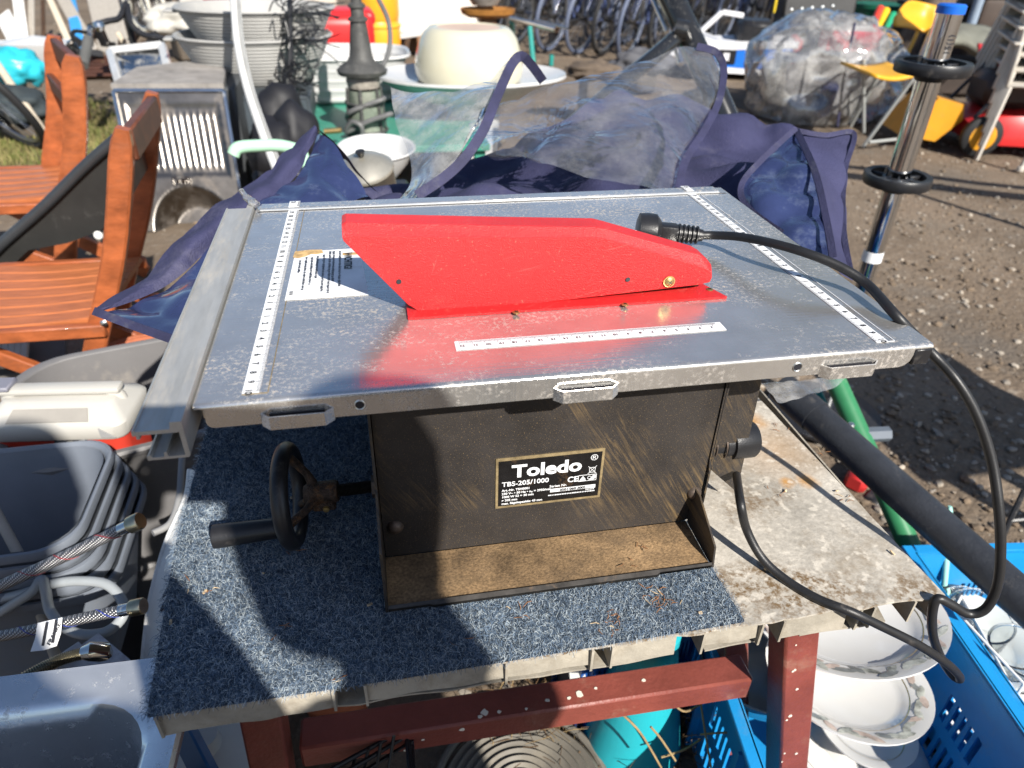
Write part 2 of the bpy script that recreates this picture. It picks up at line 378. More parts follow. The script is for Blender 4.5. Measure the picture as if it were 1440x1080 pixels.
def film_mat(name, tint, haze, gloss=0.5, bs_=16, bst=0.55):
    m = bpy.data.materials.new(name); m.use_nodes = True
    t = m.node_tree; N = t.nodes; K = t.links; N.remove(N['Principled BSDF']); out = N['Material Output']
    tr = N.new('ShaderNodeBsdfTransparent'); tr.inputs[0].default_value = tint + (1,)
    gl = N.new('ShaderNodeBsdfGlossy'); gl.inputs['Roughness'].default_value = 0.09; gl.inputs[0].default_value = (0.9, 0.92, 0.95, 1)
    df = N.new('ShaderNodeBsdfDiffuse'); df.inputs[0].default_value = (0.74, 0.73, 0.70, 1)
    tl = N.new('ShaderNodeBsdfTranslucent'); tl.inputs[0].default_value = (0.55, 0.55, 0.54, 1)
    tc = N.new('ShaderNodeTexCoord')
    n = N.new('ShaderNodeTexNoise'); n.inputs['Scale'].default_value = 11; n.inputs['Detail'].default_value = 9; n.inputs['Roughness'].default_value = 0.75; K.new(tc.outputs['Object'], n.inputs['Vector'])
    mr = N.new('ShaderNodeMapRange'); mr.inputs[1].default_value = 0.42; mr.inputs[2].default_value = 0.74; mr.inputs[3].default_value = haze * 0.55; mr.inputs[4].default_value = min(0.9, haze * 2.6)
    K.new(n.outputs['Fac'], mr.inputs[0])
    b2 = N.new('ShaderNodeTexNoise'); b2.inputs['Scale'].default_value = bs_; b2.inputs['Detail'].default_value = 3; b2.inputs['Distortion'].default_value = 1.2; K.new(tc.outputs['Object'], b2.inputs['Vector'])
    bp = N.new('ShaderNodeBump'); bp.inputs['Strength'].default_value = bst; bp.inputs['Distance'].default_value = 0.05
    sb1 = N.new('ShaderNodeMath'); sb1.operation = 'SUBTRACT'; sb1.inputs[1].default_value = 0.5; K.new(b2.outputs['Fac'], sb1.inputs[0])
    ab1 = N.new('ShaderNodeMath'); ab1.operation = 'ABSOLUTE'; K.new(sb1.outputs[0], ab1.inputs[0]); K.new(ab1.outputs[0], bp.inputs['Height'])
    K.new(bp.outputs[0], gl.inputs['Normal'])
    lw = N.new('ShaderNodeFresnel'); lw.inputs['IOR'].default_value = 1.5; K.new(bp.outputs[0], lw.inputs['Normal'])
    fr = N.new('ShaderNodeMath'); fr.operation = 'MULTIPLY_ADD'; fr.inputs[1].default_value = 1.7; fr.inputs[2].default_value = 0.05 * gloss; fr.use_clamp = True
    K.new(lw.outputs[0], fr.inputs[0])
    m0 = N.new('ShaderNodeMixShader'); m0.inputs[0].default_value = 0.4; K.new(df.outputs[0], m0.inputs[1]); K.new(tl.outputs[0], m0.inputs[2])
    m1 = N.new('ShaderNodeMixShader'); K.new(mr.outputs[0], m1.inputs[0]); K.new(tr.outputs[0], m1.inputs[1]); K.new(m0.outputs[0], m1.inputs[2])
    m2 = N.new('ShaderNodeMixShader'); K.new(fr.outputs[0], m2.inputs[0]); K.new(m1.outputs[0], m2.inputs[1]); K.new(gl.outputs[0], m2.inputs[2])
    K.new(m2.outputs[0], out.inputs[0])
    return m

BX, BY, BZ = 0.28, 0.2, 0.0         # foot of the bench (its object origin)
MT = {}
MT['steel'] = steel_top()
MT['body'] = body_paint()
MT['board'] = board_mat()
MT['alu'] = mat('aluminium', (0.50, 0.49, 0.46), 0.48, 0.55, var=0.10, vs=25, dirt=(0.42, 0.36, 0.28), ds=9, da=0.5, stretch=(3, 0.6, 3))
MT['alu_cut'] = mat('cut_aluminium', (0.75, 0.76, 0.76), 0.4, 0.6, var=0.05)
MT['red'] = mat('red_guard_plastic', (0.60, 0.022, 0.024), 0.36, var=0.10, vs=9, bump=0.35, bs=1100, dirt=(0.58, 0.06, 0.05), ds=30, da=0.10)
def scratched(m, col, amt, sc=(14, 14, 300)):
    N, K, b = nodes(m); tc = N.new('ShaderNodeTexCoord'); base = b.inputs['Base Color'].links[0].from_socket
    for rot, th in (((0.3, 0.2, 0.4), 0.66), ((0.9, 1.1, 0.2), 0.68)):
        m0 = N.new('ShaderNodeMapping'); m0.inputs['Rotation'].default_value = rot; K.new(tc.outputs['Object'], m0.inputs[0])
        m1 = N.new('ShaderNodeMapping'); m1.inputs['Scale'].default_value = sc; K.new(m0.outputs[0], m1.inputs[0])
        n = N.new('ShaderNodeTexNoise'); n.inputs['Scale'].default_value = 1.6; n.inputs['Detail'].default_value = 3; K.new(m1.outputs[0], n.inputs['Vector'])
        r = N.new('ShaderNodeMapRange'); r.inputs[1].default_value = th; r.inputs[2].default_value = th + 0.06; r.inputs[4].default_value = amt; K.new(n.outputs['Fac'], r.inputs[0])
        x = N.new('ShaderNodeMix'); x.data_type = 'RGBA'; K.new(r.outputs[0], x.inputs[0]); K.new(base, x.inputs[6]); x.inputs[7].default_value = col + (1,); base = x.outputs[2]
    dn = N.new('ShaderNodeTexNoise'); dn.inputs['Scale'].default_value = 420; dn.inputs['Detail'].default_value = 3; K.new(tc.outputs['Object'], dn.inputs['Vector'])
    r = N.new('ShaderNodeMapRange'); r.inputs[1].default_value = 0.66; r.inputs[2].default_value = 0.74; r.inputs[4].default_value = amt; K.new(dn.outputs['Fac'], r.inputs[0])
    x = N.new('ShaderNodeMix'); x.data_type = 'RGBA'; K.new(r.outputs[0], x.inputs[0]); K.new(base, x.inputs[6]); x.inputs[7].default_value = (0.55, 0.36, 0.24, 1); base = x.outputs[2]
    K.new(base, b.inputs['Base Color'])
scratched(MT['red'], (0.66, 0.13, 0.11), 0.30)
MT['white_print'] = mat('white_print', (0.78, 0.79, 0.80), 0.45, var=0.06, vs=40, dirt=(0.45, 0.40, 0.33), ds=30, da=0.15)
MT['black_print'] = mat('black_print', (0.02, 0.02, 0.025), 0.5)
MT['tan_paper'] = mat('torn_paper', (0.55, 0.36, 0.16), 0.9, var=0.3, vs=120, bump=0.3, bs=500)
MT['black_label'] = mat('black_label', (0.010, 0.009, 0.009), 0.35, var=0.3, vs=60, dirt=(0.16, 0.09, 0.04), ds=40, da=0.22)
MT['label_edge'] = mat('brass_edge', (0.34, 0.26, 0.14), 0.5, 0.4, var=0.3, vs=90)
MT['brass'] = mat('brass_screw', (0.50, 0.36, 0.15), 0.42, 0.9, var=0.15, vs=200)
MT['bplastic'] = mat('black_plastic', (0.018, 0.018, 0.02), 0.36, var=0.2, vs=30, bump=0.08, bs=700, dirt=(0.13, 0.115, 0.10), ds=25, da=0.15)
MT['rubber'] = mat('black_rubber', (0.016, 0.016, 0.017), 0.42, var=0.2, vs=40, bump=0.06, bs=900, dirt=(0.14, 0.12, 0.10), ds=35, da=0.1)
MT['rust'] = mat('rusty_steel', (0.055, 0.036, 0.026), 0.6, 0.3, var=0.5, vs=120, bump=0.4, bs=500, dirt=(0.34, 0.15, 0.04), ds=70, da=0.45)
MT['dark_steel'] = mat('oily_steel', (0.06, 0.055, 0.05), 0.4, 0.8, var=0.3, vs=60, dirt=(0.15, 0.08, 0.03), ds=50, da=0.2)
MT['tray'] = mat('dusty_tray', (0.24, 0.155, 0.08), 0.7, var=0.45, vs=16, dirt=(0.022, 0.02, 0.018), ds=9, da=0.55, bump=0.2, bs=600, fine=0.35)
MT['bolt'] = mat('dusty_bolt', (0.13, 0.10, 0.08), 0.55, 0.6, var=0.3, vs=150)
MT['zinc'] = mat('zinc', (0.75, 0.76, 0.74), 0.3, 1.0, var=0.1)
MT['red_paint'] = mat('oxide_red_paint', (0.215, 0.055, 0.040), 0.45, var=0.22, vs=8, bump=0.12, bs=160, dirt=(0.30, 0.17, 0.12), ds=14, da=0.18)
MT['paint_spot'] = mat('paint_spot', (0.72, 0.66, 0.56), 0.7, var=0.1)
MT['carpet'] = mat('felt_carpet', (0.070, 0.098, 0.145), 0.98, var=0.25, vs=60, bump=1.0, bs=900, spec=0.1)
MT['fib_a'] = mat('fibre_pale', (0.43, 0.485, 0.515), 0.9, var=0.15, spec=0.15)
MT['fib_b'] = mat('fibre_slate', (0.14, 0.195, 0.27), 0.9, var=0.2, spec=0.15)
MT['fib_c'] = mat('fibre_dark', (0.05, 0.065, 0.085), 0.9, var=0.2, spec=0.15)
MT['needle'] = mat('dry_needle', (0.26, 0.12, 0.05), 0.8, var=0.4, vs=200)
MT['chip'] = mat('wood_chip', (0.55, 0.42, 0.26), 0.85, var=0.3, vs=200)
MT['navy'] = mat('navy_cover_cloth', (0.043, 0.044, 0.098), 0.75, var=0.18, vs=9, bump=0.35, bs=420, dirt=(0.13, 0.125, 0.18), ds=7, da=0.25, spec=0.25)
MT['navy_tape'] = mat('navy_binding', (0.03, 0.03, 0.075), 0.7, var=0.2, vs=30, bump=0.3, bs=500, dirt=(0.12, 0.12, 0.14), ds=20, da=0.2)
MT['vinyl_blue'] = mat('blue_vinyl', (0.026, 0.036, 0.098), 0.14, var=0.25, vs=7, bump=0.6, bs=16, dirt=(0.13, 0.16, 0.22), ds=14, da=0.20, coat=0.8)
MT['film'] = film_mat('clear_film', (0.95, 0.95, 0.95), 0.36, 1.0, 8, 0.42)
MT['film2'] = film_mat('clear_bag_film', (0.95, 0.95, 0.95), 0.34, 0.8, 2.2, 0.35)
MT['film3'] = film_mat('soiled_clear_film', (0.90, 0.91, 0.93), 0.12, 1.2, 9, 0.45)
# ------------------------------------------------------------------ ground
def ground_mat():
    m = mat('packed_dirt', (0.17, 0.13, 0.095), 0.95, var=0.25, vs=1.3, bump=0.9, bs=60, spec=0.1)
    N, K, b = nodes(m)
    tc = N.new('ShaderNodeTexCoord')
    base = b.inputs['Base Color'].links[0].from_socket
    for sc, lo, hi, col, am in ((2.2, 0.45, 0.7, (0.24, 0.19, 0.14, 1), 0.7), (26, 0.55, 0.68, (0.30, 0.26, 0.21, 1), 0.6), (70, 0.56, 0.70, (0.08, 0.06, 0.045, 1), 0.7), (1.1, 0.52, 0.66, (0.085, 0.08, 0.075, 1), 0.55)):
        n = N.new('ShaderNodeTexNoise'); n.inputs['Scale'].default_value = sc; n.inputs['Detail'].default_value = 8; n.inputs['Roughness'].default_value = 0.7
        K.new(tc.outputs['Object'], n.inputs['Vector'])
        r = N.new('ShaderNodeMapRange'); r.inputs[1].default_value = lo; r.inputs[2].default_value = hi; r.inputs[4].default_value = am; K.new(n.outputs['Fac'], r.inputs[0])
        x = N.new('ShaderNodeMix'); x.data_type = 'RGBA'; K.new(r.outputs[0], x.inputs[0]); K.new(base, x.inputs[6]); x.inputs[7].default_value = col; base = x.outputs[2]
    K.new(base, b.inputs['Base Color'])
    return m
MT['ground'] = ground_mat()
mb = MB()
def gh(x, y):
    return 0.012 * noise.noise(Vector((x * 1.3, y * 1.3, 0))) + 0.006 * noise.noise(Vector((x * 5, y * 5, 3)))
xs = [-150, -60, -25, -12] + [-8 + 0.25 * i for i in range(65)] + [12, 25, 60, 150]
ys = [-150, -60, -20, -8, -4] + [-2 + 0.25 * i for i in range(65)] + [18, 25, 60, 150]
mb.sheet([[V(x, y, gh(x, y) - 0.012) for x in xs] for y in ys])
struct(mb.build('ground', MT['ground'], angle=180))

def pebbles(name, n, area, rmin, rmax, m, seed):
    r = np.random.default_rng(seed)
    base = np.array([(1, 0, 0), (-1, 0, 0), (0, 1, 0), (0, -1, 0), (0, 0, 1), (0, 0, -1)], float)
    tri = [(0, 2, 4), (2, 1, 4), (1, 3, 4), (3, 0, 4), (2, 0, 5), (1, 2, 5), (3, 1, 5), (0, 3, 5)]
    b = bmesh.new(); bmesh.ops.create_icosphere(b, subdivisions=1, radius=1)
    b.verts.index_update(); bv = np.array([v.co[:] for v in b.verts]); bf = np.array([[v.index for v in f.verts] for f in b.faces]); b.free()
    nv = len(bv); VV = np.zeros((n * nv, 3)); mi = []
    for i in range(n):
        x, y = area(r)
        s = rmin + (rmax - rmin) * r.random() ** 3.2
        q = bv * (1 + 0.28 * r.standard_normal((nv, 1)) * 0.6) * np.array([s * r.uniform(.8, 1.5), s * r.uniform(.7, 1.2), s * r.uniform(.45, .8)])
        a = r.uniform(0, 6.28); c, sn = math.cos(a), math.sin(a)
        q = np.c_[q[:, 0] * c - q[:, 1] * sn, q[:, 0] * sn + q[:, 1] * c, q[:, 2]]
        VV[i * nv:(i + 1) * nv] = q + np.array([x, y, gh(x, y) - 0.012 + s * 0.2])
        mi += [int(r.integers(0, len(m)))] * len(bf)
    FF = np.concatenate([bf + i * nv for i in range(n)])
    me = bpy.data.meshes.new(name); me.from_pydata(VV.tolist(), [], FF.tolist())
    for x in m: me.materials.append(x)
    me.polygons.foreach_set('material_index', mi)
    o = bpy.data.objects.new(name, me); COL.objects.link(o); o['kind'] = 'stuff'
    return o
MT['stone_a'] = mat('stone_grey', (0.27, 0.235, 0.195), 0.9, var=0.3, vs=30)
MT['stone_b'] = mat('stone_brown', (0.17, 0.125, 0.085), 0.9, var=0.3, vs=30)
MT['stone_c'] = mat('stone_pale', (0.36, 0.31, 0.25), 0.9, var=0.25, vs=30)
SM = [MT['stone_a'], MT['stone_b'], MT['stone_b'], MT['stone_b'], MT['stone_c']]
def ar_right(r):
    while True:
        d = r.uniform(1.0, 7.0); x = 0.55 + d * r.uniform(0.15, 1.0); y = -0.1 + d * r.uniform(0.0, 1.0)
        return x, y
def ar_all(r): return r.uniform(-3.5, 5.5), r.uniform(0.2, 11)
po = pebbles('gravel', 12000, ar_right, 0.0025, 0.013, SM, 3); tag(po, 'loose gravel and small stones scattered over the brown dirt', 'gravel')
po = pebbles('grit', 3600, ar_all, 0.004, 0.017, SM, 5); tag(po, 'sparse grit strewn over the ground behind the table', 'grit')

# ------------------------------------------------------------------ bench: hollow panel on an oxide-red frame
BT = 0.604                             # top of the board
bench = thing('work_bench', 'low bench of a broken hollow panel on an oxide red steel frame', 'bench', (BX, BY, BZ))
x0, x1, yf, yb = -0.072, 0.628, -0.055, 0.42
r5 = random.Random(5)
def xl(y): return x0 - 0.05 * (y - yf)
def xr(y): return x1 - 0.055 * (y - yf)
edge = [(x0 + (x1 - x0) * i / 60, yf + (0.004 * noise.noise(Vector((i * 0.35, 2, 0))) + 0.003 * noise.noise(Vector((i * 1.7, 9, 0))))) for i in range(61)]
mb = MB()
g = []
for j in range(25):
    t = j / 24; row = []
    for i in range(61):
        s = i / 60; y = edge[i][1] * (1 - t) + yb * t
        x = xl(y) * (1 - s) + xr(y) * s
        row.append(V(x, y, BT + 0.0007 * noise.noise(Vector((x * 30, y * 30, 0)))))
    g.append(row)
mb.sheet(g)
lo = [[p + V(0, 0, -0.0022) for p in r] for r in g]; mb.sheet(lo)
for i in range(60): mb.add([g[0][i], g[0][i + 1], lo[0][i + 1], lo[0][i]], [(0, 1, 2, 3)])
for j in range(24):
    mb.add([g[j][0], g[j + 1][0], lo[j + 1][0], lo[j][0]], [(0, 1, 2, 3)]); mb.add([g[j][60], g[j + 1][60], lo[j + 1][60], lo[j][60]], [(0, 1, 2, 3)])
mb.build('top_skin', MT['board'], bench, angle=50)
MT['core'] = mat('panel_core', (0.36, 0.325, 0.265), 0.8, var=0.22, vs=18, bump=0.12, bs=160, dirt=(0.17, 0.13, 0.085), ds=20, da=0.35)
# bottom skin: broken front edge
mb = MB(); TH = 0.031
def bitten(s):                        # how far the lower skin is broken back
    b = 0.002 + 0.005 * abs(noise.noise(Vector((s * 9, 4, 1))))
    if 0.585 < s < 0.66: b += 0.035
    if 0.745 < s < 0.80 or 0.93 < s < 0.99: b += 0.02
    return b
rowf = []; rowb = []
for i in range(141):
    s = i / 140; y = yf + bitten(s); rowf.append(V(xl(y) * (1 - s) + xr(y) * s, y, BT - TH)); rowb.append(V(xl(yb) * (1 - s) + xr(yb) * s, yb, BT - TH))
mb.sheet([rowf, rowb]); mb.sheet([[p - V(0, 0, 0.002) for p in rowf], [p - V(0, 0, 0.002) for p in rowb]])
for i in range(140): mb.add([rowf[i], rowf[i + 1], rowf[i + 1] - V(0, 0, .002), rowf[i] - V(0, 0, .002)], [(0, 1, 2, 3)])
mb.build('bottom_skin', MT['core'], bench, angle=50)
# ragged front wall pieces between the ribs, and the ribs themselves
ribs = [0.003, 0.195, 0.232, 0.40, 0.508, 0.534, 0.655, 0.735, 0.765, 0.875, 0.895, 0.955, 0.992]
for s in ribs:
    mb = MB(); x = xl(yf) * (1 - s) + xr(yf) * s
    mb.box((x, (yf + yb) / 2 - 0.001, BT - TH / 2), (0.0022, yb - yf + 0.002, TH - 0.003)); mb.build('rib', MT['core'], bench)
walls = [(0.003, 0.195, 1.0), (0.232, 0.40, 0.95), (0.40, 0.508, 0.9), (0.534, 0.62, 1.0), (0.655, 0.735, 0.85), (0.765, 0.86, 1.0)]
for a, b_, hgt in walls:
    mb = MB(); n = 18; top = []; bot = []
    for i in range(n + 1):
        s = a + (b_ - a) * i / n; y = yf + 0.001; x = xl(y) * (1 - s) + xr(y) * s
        top.append(V(x, y + 0.002, BT - 0.004)); bot.append(V(x, y, BT - TH * hgt + 0.0025 * noise.noise(Vector((s * 22, 7, 0))) + (0.002 if hgt > 0.97 else 0.004)))
    mb.sheet([top, bot]); mb.sheet([[p + V(0, .004, 0) for p in top], [p + V(0, .004, 0) for p in bot]])
    for i in range(n): mb.add([bot[i], bot[i + 1], bot[i + 1] + V(0, .004, 0), bot[i] + V(0, .004, 0)], [(0, 1, 2, 3)])
    mb.build('core_wall', MT['core'], bench)
# frame
fr_z = BT - TH - 0.004
def sq(a, b_, w_, name, ref=(0, 1, 0)):
    mb = MB(); mb.bar(a, b_, w_, w_, ref, bev=0.003); return mb.build(name, MT['red_paint'], bench)
legs = [V(0.5515, 0.042, 0), V(-0.028, 0.072, 0), V(0.54, 0.36, 0), V(-0.04, 0.37, 0)]
for l, sx in zip(legs, (.115, -.03, .10, -.03)): sq(l + V(sx, 0, 0), l + V(-.012 if sx > 0 else 0.004, 0, fr_z), 0.042, 'leg')
cb = sq(V(-0.006, 0.083, 0.312), V(0.556, 0.083, 0.302), 0.040, 'cross_bar')
sq(V(0.54, 0.20, fr_z - 0.02), V(0.60, 0.11, 0.08), 0.035, 'brace')
sq(V(-0.03, 0.36, fr_z - 0.022), V(0.54, 0.36, fr_z - 0.022), 0.038, 'rear_rail')
mb = MB()
for (px, py, rr) in ((655, 1018, 8), (622, 1028, 4), (650, 1026, 5), (682, 1002, 7), (702, 1001, 4), (770, 985, 4), (815, 976, 7), (800, 982, 4), (570, 1055, 4), (595, 1040, 3), (675, 1008, 4), (740, 997, 3), (838, 968, 3), (905, 957, 4), (818, 978, 3), (560, 1040, 3)):
    p = AY(px, py, 0.0625); rad = rr * 0.00055
    pts = [p + V(math.cos(i * 0.785) * rad * r5.uniform(.7, 1.3) * 1.2, 0, math.sin(i * 0.785) * rad * r5.uniform(.7, 1.3)) for i in range(8)]
    if 0.0 < p.x < 0.55 and 0.294 < p.z < 0.319: mb.prism(pts, (0, -0.0006, 0))
    else:
        zt_b = 0.3323 - 0.018 * (p.x + .006); p = AZ(px, py, zt_b)
        if 0.066 < p.y < 0.100: mb.prism([p + V(math.cos(i * 0.785) * rad * r5.uniform(.7, 1.3) * 1.2, math.sin(i * 0.785) * rad * r5.uniform(.7, 1.3), 0) for i in range(8)], (0, 0, 0.0007))
sp = mb.build('paint_splash', MT['paint_spot'], cb, kind='stuff')
mb = MB()
for i in range(14):
    zz = r5.uniform(0.15, 0.55); p = V(0.655 - zz * .21 + r5.uniform(-.015, .015), 0.0207, zz); rad = r5.uniform(.001, .003)
    mb.prism([p + V(math.cos(k * 1.05) * rad, 0, math.sin(k * 1.05) * rad) for k in range(6)], (0, -0.0005, 0))
mb.build('leg_speck', MT['paint_spot'], [o for o in bench.children if o.name.startswith('leg')][0], kind='stuff')

# ------------------------------------------------------------------ carpet offcut on the bench
CT = BT + 0.005
cpoly = [(-0.074, -0.058), (0.15, -0.0575), (0.30, -0.055), (0.424, -0.053), (0.4215, 0.0), (0.42, 0.12), (0.42, 0.36), (-0.09, 0.36), (-0.088, 0.12)]
mb = MB(); cz = BT + 0.0015
mb.prism([V(x, y, cz) for x, y in cpoly], (0, 0, CT - cz - 0.0005))
carpet = thing('carpet_offcut', 'blue grey felt carpet offcut lying under the saw', 'carpet', (0.17, 0.15, BT))
mb.build('backing', MT['carpet'], carpet)
def inpoly(x, y, poly):
    c = False; j = len(poly) - 1
    for i in range(len(poly)):
        if (poly[i][1] > y) != (poly[j][1] > y) and x < (poly[j][0] - poly[i][0]) * (y - poly[i][1]) / (poly[j][1] - poly[i][1]) + poly[i][0]: c = not c
        j = i
    return c
def fibres(n, seed):
    r = np.random.default_rng(seed); VV = []; FF = []; mi = []
    while len(mi) < n * 3:
        x = r.uniform(-0.095, 0.43); y = -0.06 + 0.4 * r.random() ** 1.35
        if not inpoly(x, y, cpoly): continue
        if 0.12 < x < 0.41 and y > 0.02: continue
        L = r.uniform(0.004, 0.010); a = r.uniform(0, 6.283); cur = r.normal(0, 1.5); wd = r.uniform(0.00008, 0.00016)
        z = CT - 0.0005 + r.uniform(0, 0.0016); k = len(VV); px_, py_ = x, y; h = abs(r.normal(0, 0.0014)) + 0.0003
        for i in range(4):
            t = i / 3; nx, ny = -math.sin(a), math.cos(a)
            zz = z + h * math.sin(math.pi * t) * 1.2
            VV.append((px_ + nx * wd, py_ + ny * wd, zz)); VV.append((px_ - nx * wd, py_ - ny * wd, zz + 0.0001))
            px_ += math.cos(a) * L / 3; py_ += math.sin(a) * L / 3; a += cur / 3
        q = int(r.choice([0, 1, 1, 1, 2, 1, 0, 2]))
        for i in range(3): FF.append((k + 2 * i, k + 2 * i + 1, k + 2 * i + 3, k + 2 * i + 2)); mi.append(q)
    me = bpy.data.meshes.new('fibre_pile'); me.from_pydata(VV, [], FF)
    for x in ('fib_a', 'fib_b', 'fib_c'): me.materials.append(MT[x])
    me.polygons.foreach_set('material_index', mi)
    o = bpy.data.objects.new('fibre_pile', me); COL.objects.link(o); o.parent = carpet
    o.location = -Vector(carpet.location); o['kind'] = 'stuff'
    return o
fibres(105000, 11)

# dry needles and chips lying on the carpet and board
mb = MB(); r6 = random.Random(21)
for (px, py, n) in ((400, 888, 3), (410, 780, 3), (300, 830, 3), (276, 823, 2), (725, 860, 5), (865, 868, 9), (855, 878, 6), (930, 845, 10), (915, 835, 8), (945, 850, 5), (565, 805, 2), (880, 790, 3), (905, 770, 4), (700, 800, 3), (480, 950, 3), (640, 905, 2), (1100, 600, 4), (1150, 640, 4), (1180, 700, 5), (1090, 690, 3)):
    for k in range(n):
        on = BT + 0.001 if px > 1045 else (CT + 0.002 if py > 798 or px < 540 else T - 0.2335)
        c = AZ(px + r6.uniform(-14, 14), py + r6.uniform(-9, 9), on); a = r6.uniform(0, 6.28); L = r6.uniform(.004, .011)
        d = V(math.cos(a), math.sin(a), r6.uniform(-.05, .25)); b_ = c + d * L * .5 + V(r6.uniform(-.002, .002), r6.uniform(-.002, .002), .0008)
        mb.cur = 0 if r6.random() < .75 else 1
        mb.tube([c, b_, c + d * L], [.0003, .00045, .0002], 5)
deb = mb.build('dry_needles', [MT['needle'], MT['chip']], kind='stuff'); tag(deb, 'dry brown needles and splinters strewn on the carpet and board', 'debris')
mb = MB()
for (px, py, z) in ((370, 806, CT), (288, 832, CT), (610, 846, CT), (520, 850, CT), (985, 862, CT), (240, 875, CT), (410, 700, CT), (1076, 800, BT), (1255, 777, BT), (1105, 690, BT), (1177, 690, BT)):
    p = AZ(px, py, z + .002)
    mb.box(p, (r6.uniform(.002, .006), r6.uniform(.0015, .003), .0014), (r6.uniform(-.4, .4), r6.uniform(-.4, .4), r6.uniform(0, 3)), bev=.0003)
d2 = mb.build('wood_crumbs', MT['chip'], kind='stuff'); tag(d2, 'small pale wood crumbs lying on the carpet and board', 'debris')

# ------------------------------------------------------------------ the table saw
saw = thing('table_saw', 'used bench table saw with steel top, red blade guard and black body', 'table saw', (0.28, 0.2, BT))
W, D, FH = 0.562, 0.402, 0.019
mb = MB()
rad = 0.0032; pr = []
for i in range(7):
    a = math.radians(90 + 90 * i / 6); pr.append((rad + rad * math.cos(a), -rad + rad * math.sin(a)))   # front bend, (y, z)
prof = [(D, -0.019), (D, -0.0005), (D - 0.0005, 0)] + [(D - (D - rad - .002) * i / 6, 0) for i in range(1, 7)] + pr
inner = [(D - 0.0013, -0.019), (D - 0.0013, -0.0013), (rad, -0.0013), (0.0013, -rad)]
ring = prof + inner[::-1]
mb.loft([[V(0.0, y, T + z) for y, z in ring], [V(W, y, T + z) for y, z in ring]], True, True)
# front flange plate with rounded lower corners
def flange(mb, xa, xb, y, za, zb, rl, rr_, th):
    poly = [(xa, za)]
    poly += [(xa + rl - rl * math.cos(math.radians(a)), zb + rl - rl * math.sin(math.radians(a))) for a in (0, 30, 60, 90)]
    poly += [(xb - rr_ + rr_ * math.sin(math.radians(a)), zb + rr_ - rr_ * math.cos(math.radians(a))) for a in (0, 30, 60, 90)]
    poly += [(xb, za)]
    mb.prism([V(x, y, T + z) for x, z in poly], (0, th, 0))
flange(mb, 0.006, W - 0.016, 0.0, -rad + .0002, -FH, 0.005, 0.010, 0.0013)
mb.box((W - 0.0007, D / 2 + 0.008, T - FH / 2 - 0.001), (0.0013, D - 0.018, FH - 0.002))
mb.box((0.0022, D / 2 + 0.006, T - FH / 2 - 0.001), (0.0013, D - 0.014, FH - 0.002))
top = mb.build('table_top', MT['steel'], saw, angle=30)
for (a, b_) in ((0.051, 0.082), (0.258, 0.290), (0.474, 0.506)):
    mb = MB(); pts = [(a - .009, -.0002), (a - .003, -.006), (b_ + .003, -.006), (b_ + .009, -.0002)]
    pts2 = [(x, y + .0013) for x, y in pts]
    poly = pts + pts2[::-1]
    mb.prism([V(x, y, T - .0105) for x, y in poly], (0, 0, -.0105)); mb.build('rail_loop', MT['steel'], top)
    mb = MB(); mb.box(((a + b_) / 2, -.0009, T - .0125), (b_ - a + .006, .001, .0035)); mb.build('slot_gap', MT['black_print'], top)
for x in (0.109, 0.4445):
    mb = MB(); mb.disc((x, 0.0002, T - .0102), (0, -1, 0), .0034, 20, .0006); mb.build('bolt_hole', MT['black_print'], top)
    mb = MB(); mb.torus((x, -.0003, T - .0102), (0, 1, 0), .0036, .0005, 24, 6); mb.build('hole_edge', MT['zinc'], top)
mb = MB(); mb.box((W - .0068, .003, T - .0115), (.0158, .0058, .0150), bev=.0012); mb.build('corner_cap', MT['bplastic'], saw)
mb = MB(); mb.box((0.278, 0.3925, T + .0012), (0.546, 0.0165, .0022), bev=.0006); rr_ = mb.build('rear_strip', MT['steel'], saw)
mb = MB(); mb.box((0.278, 0.3822, T + .0010), (0.546, 0.0028, .0020), bev=.0006); mb.build('strip_edge', MT['alu_cut'], saw)
mb = MB(); mb.box((0.281, 0.3795, T + .0001), (0.556, 0.0022, .0003)); mb.build('strip_groove', MT['black_print'], saw)

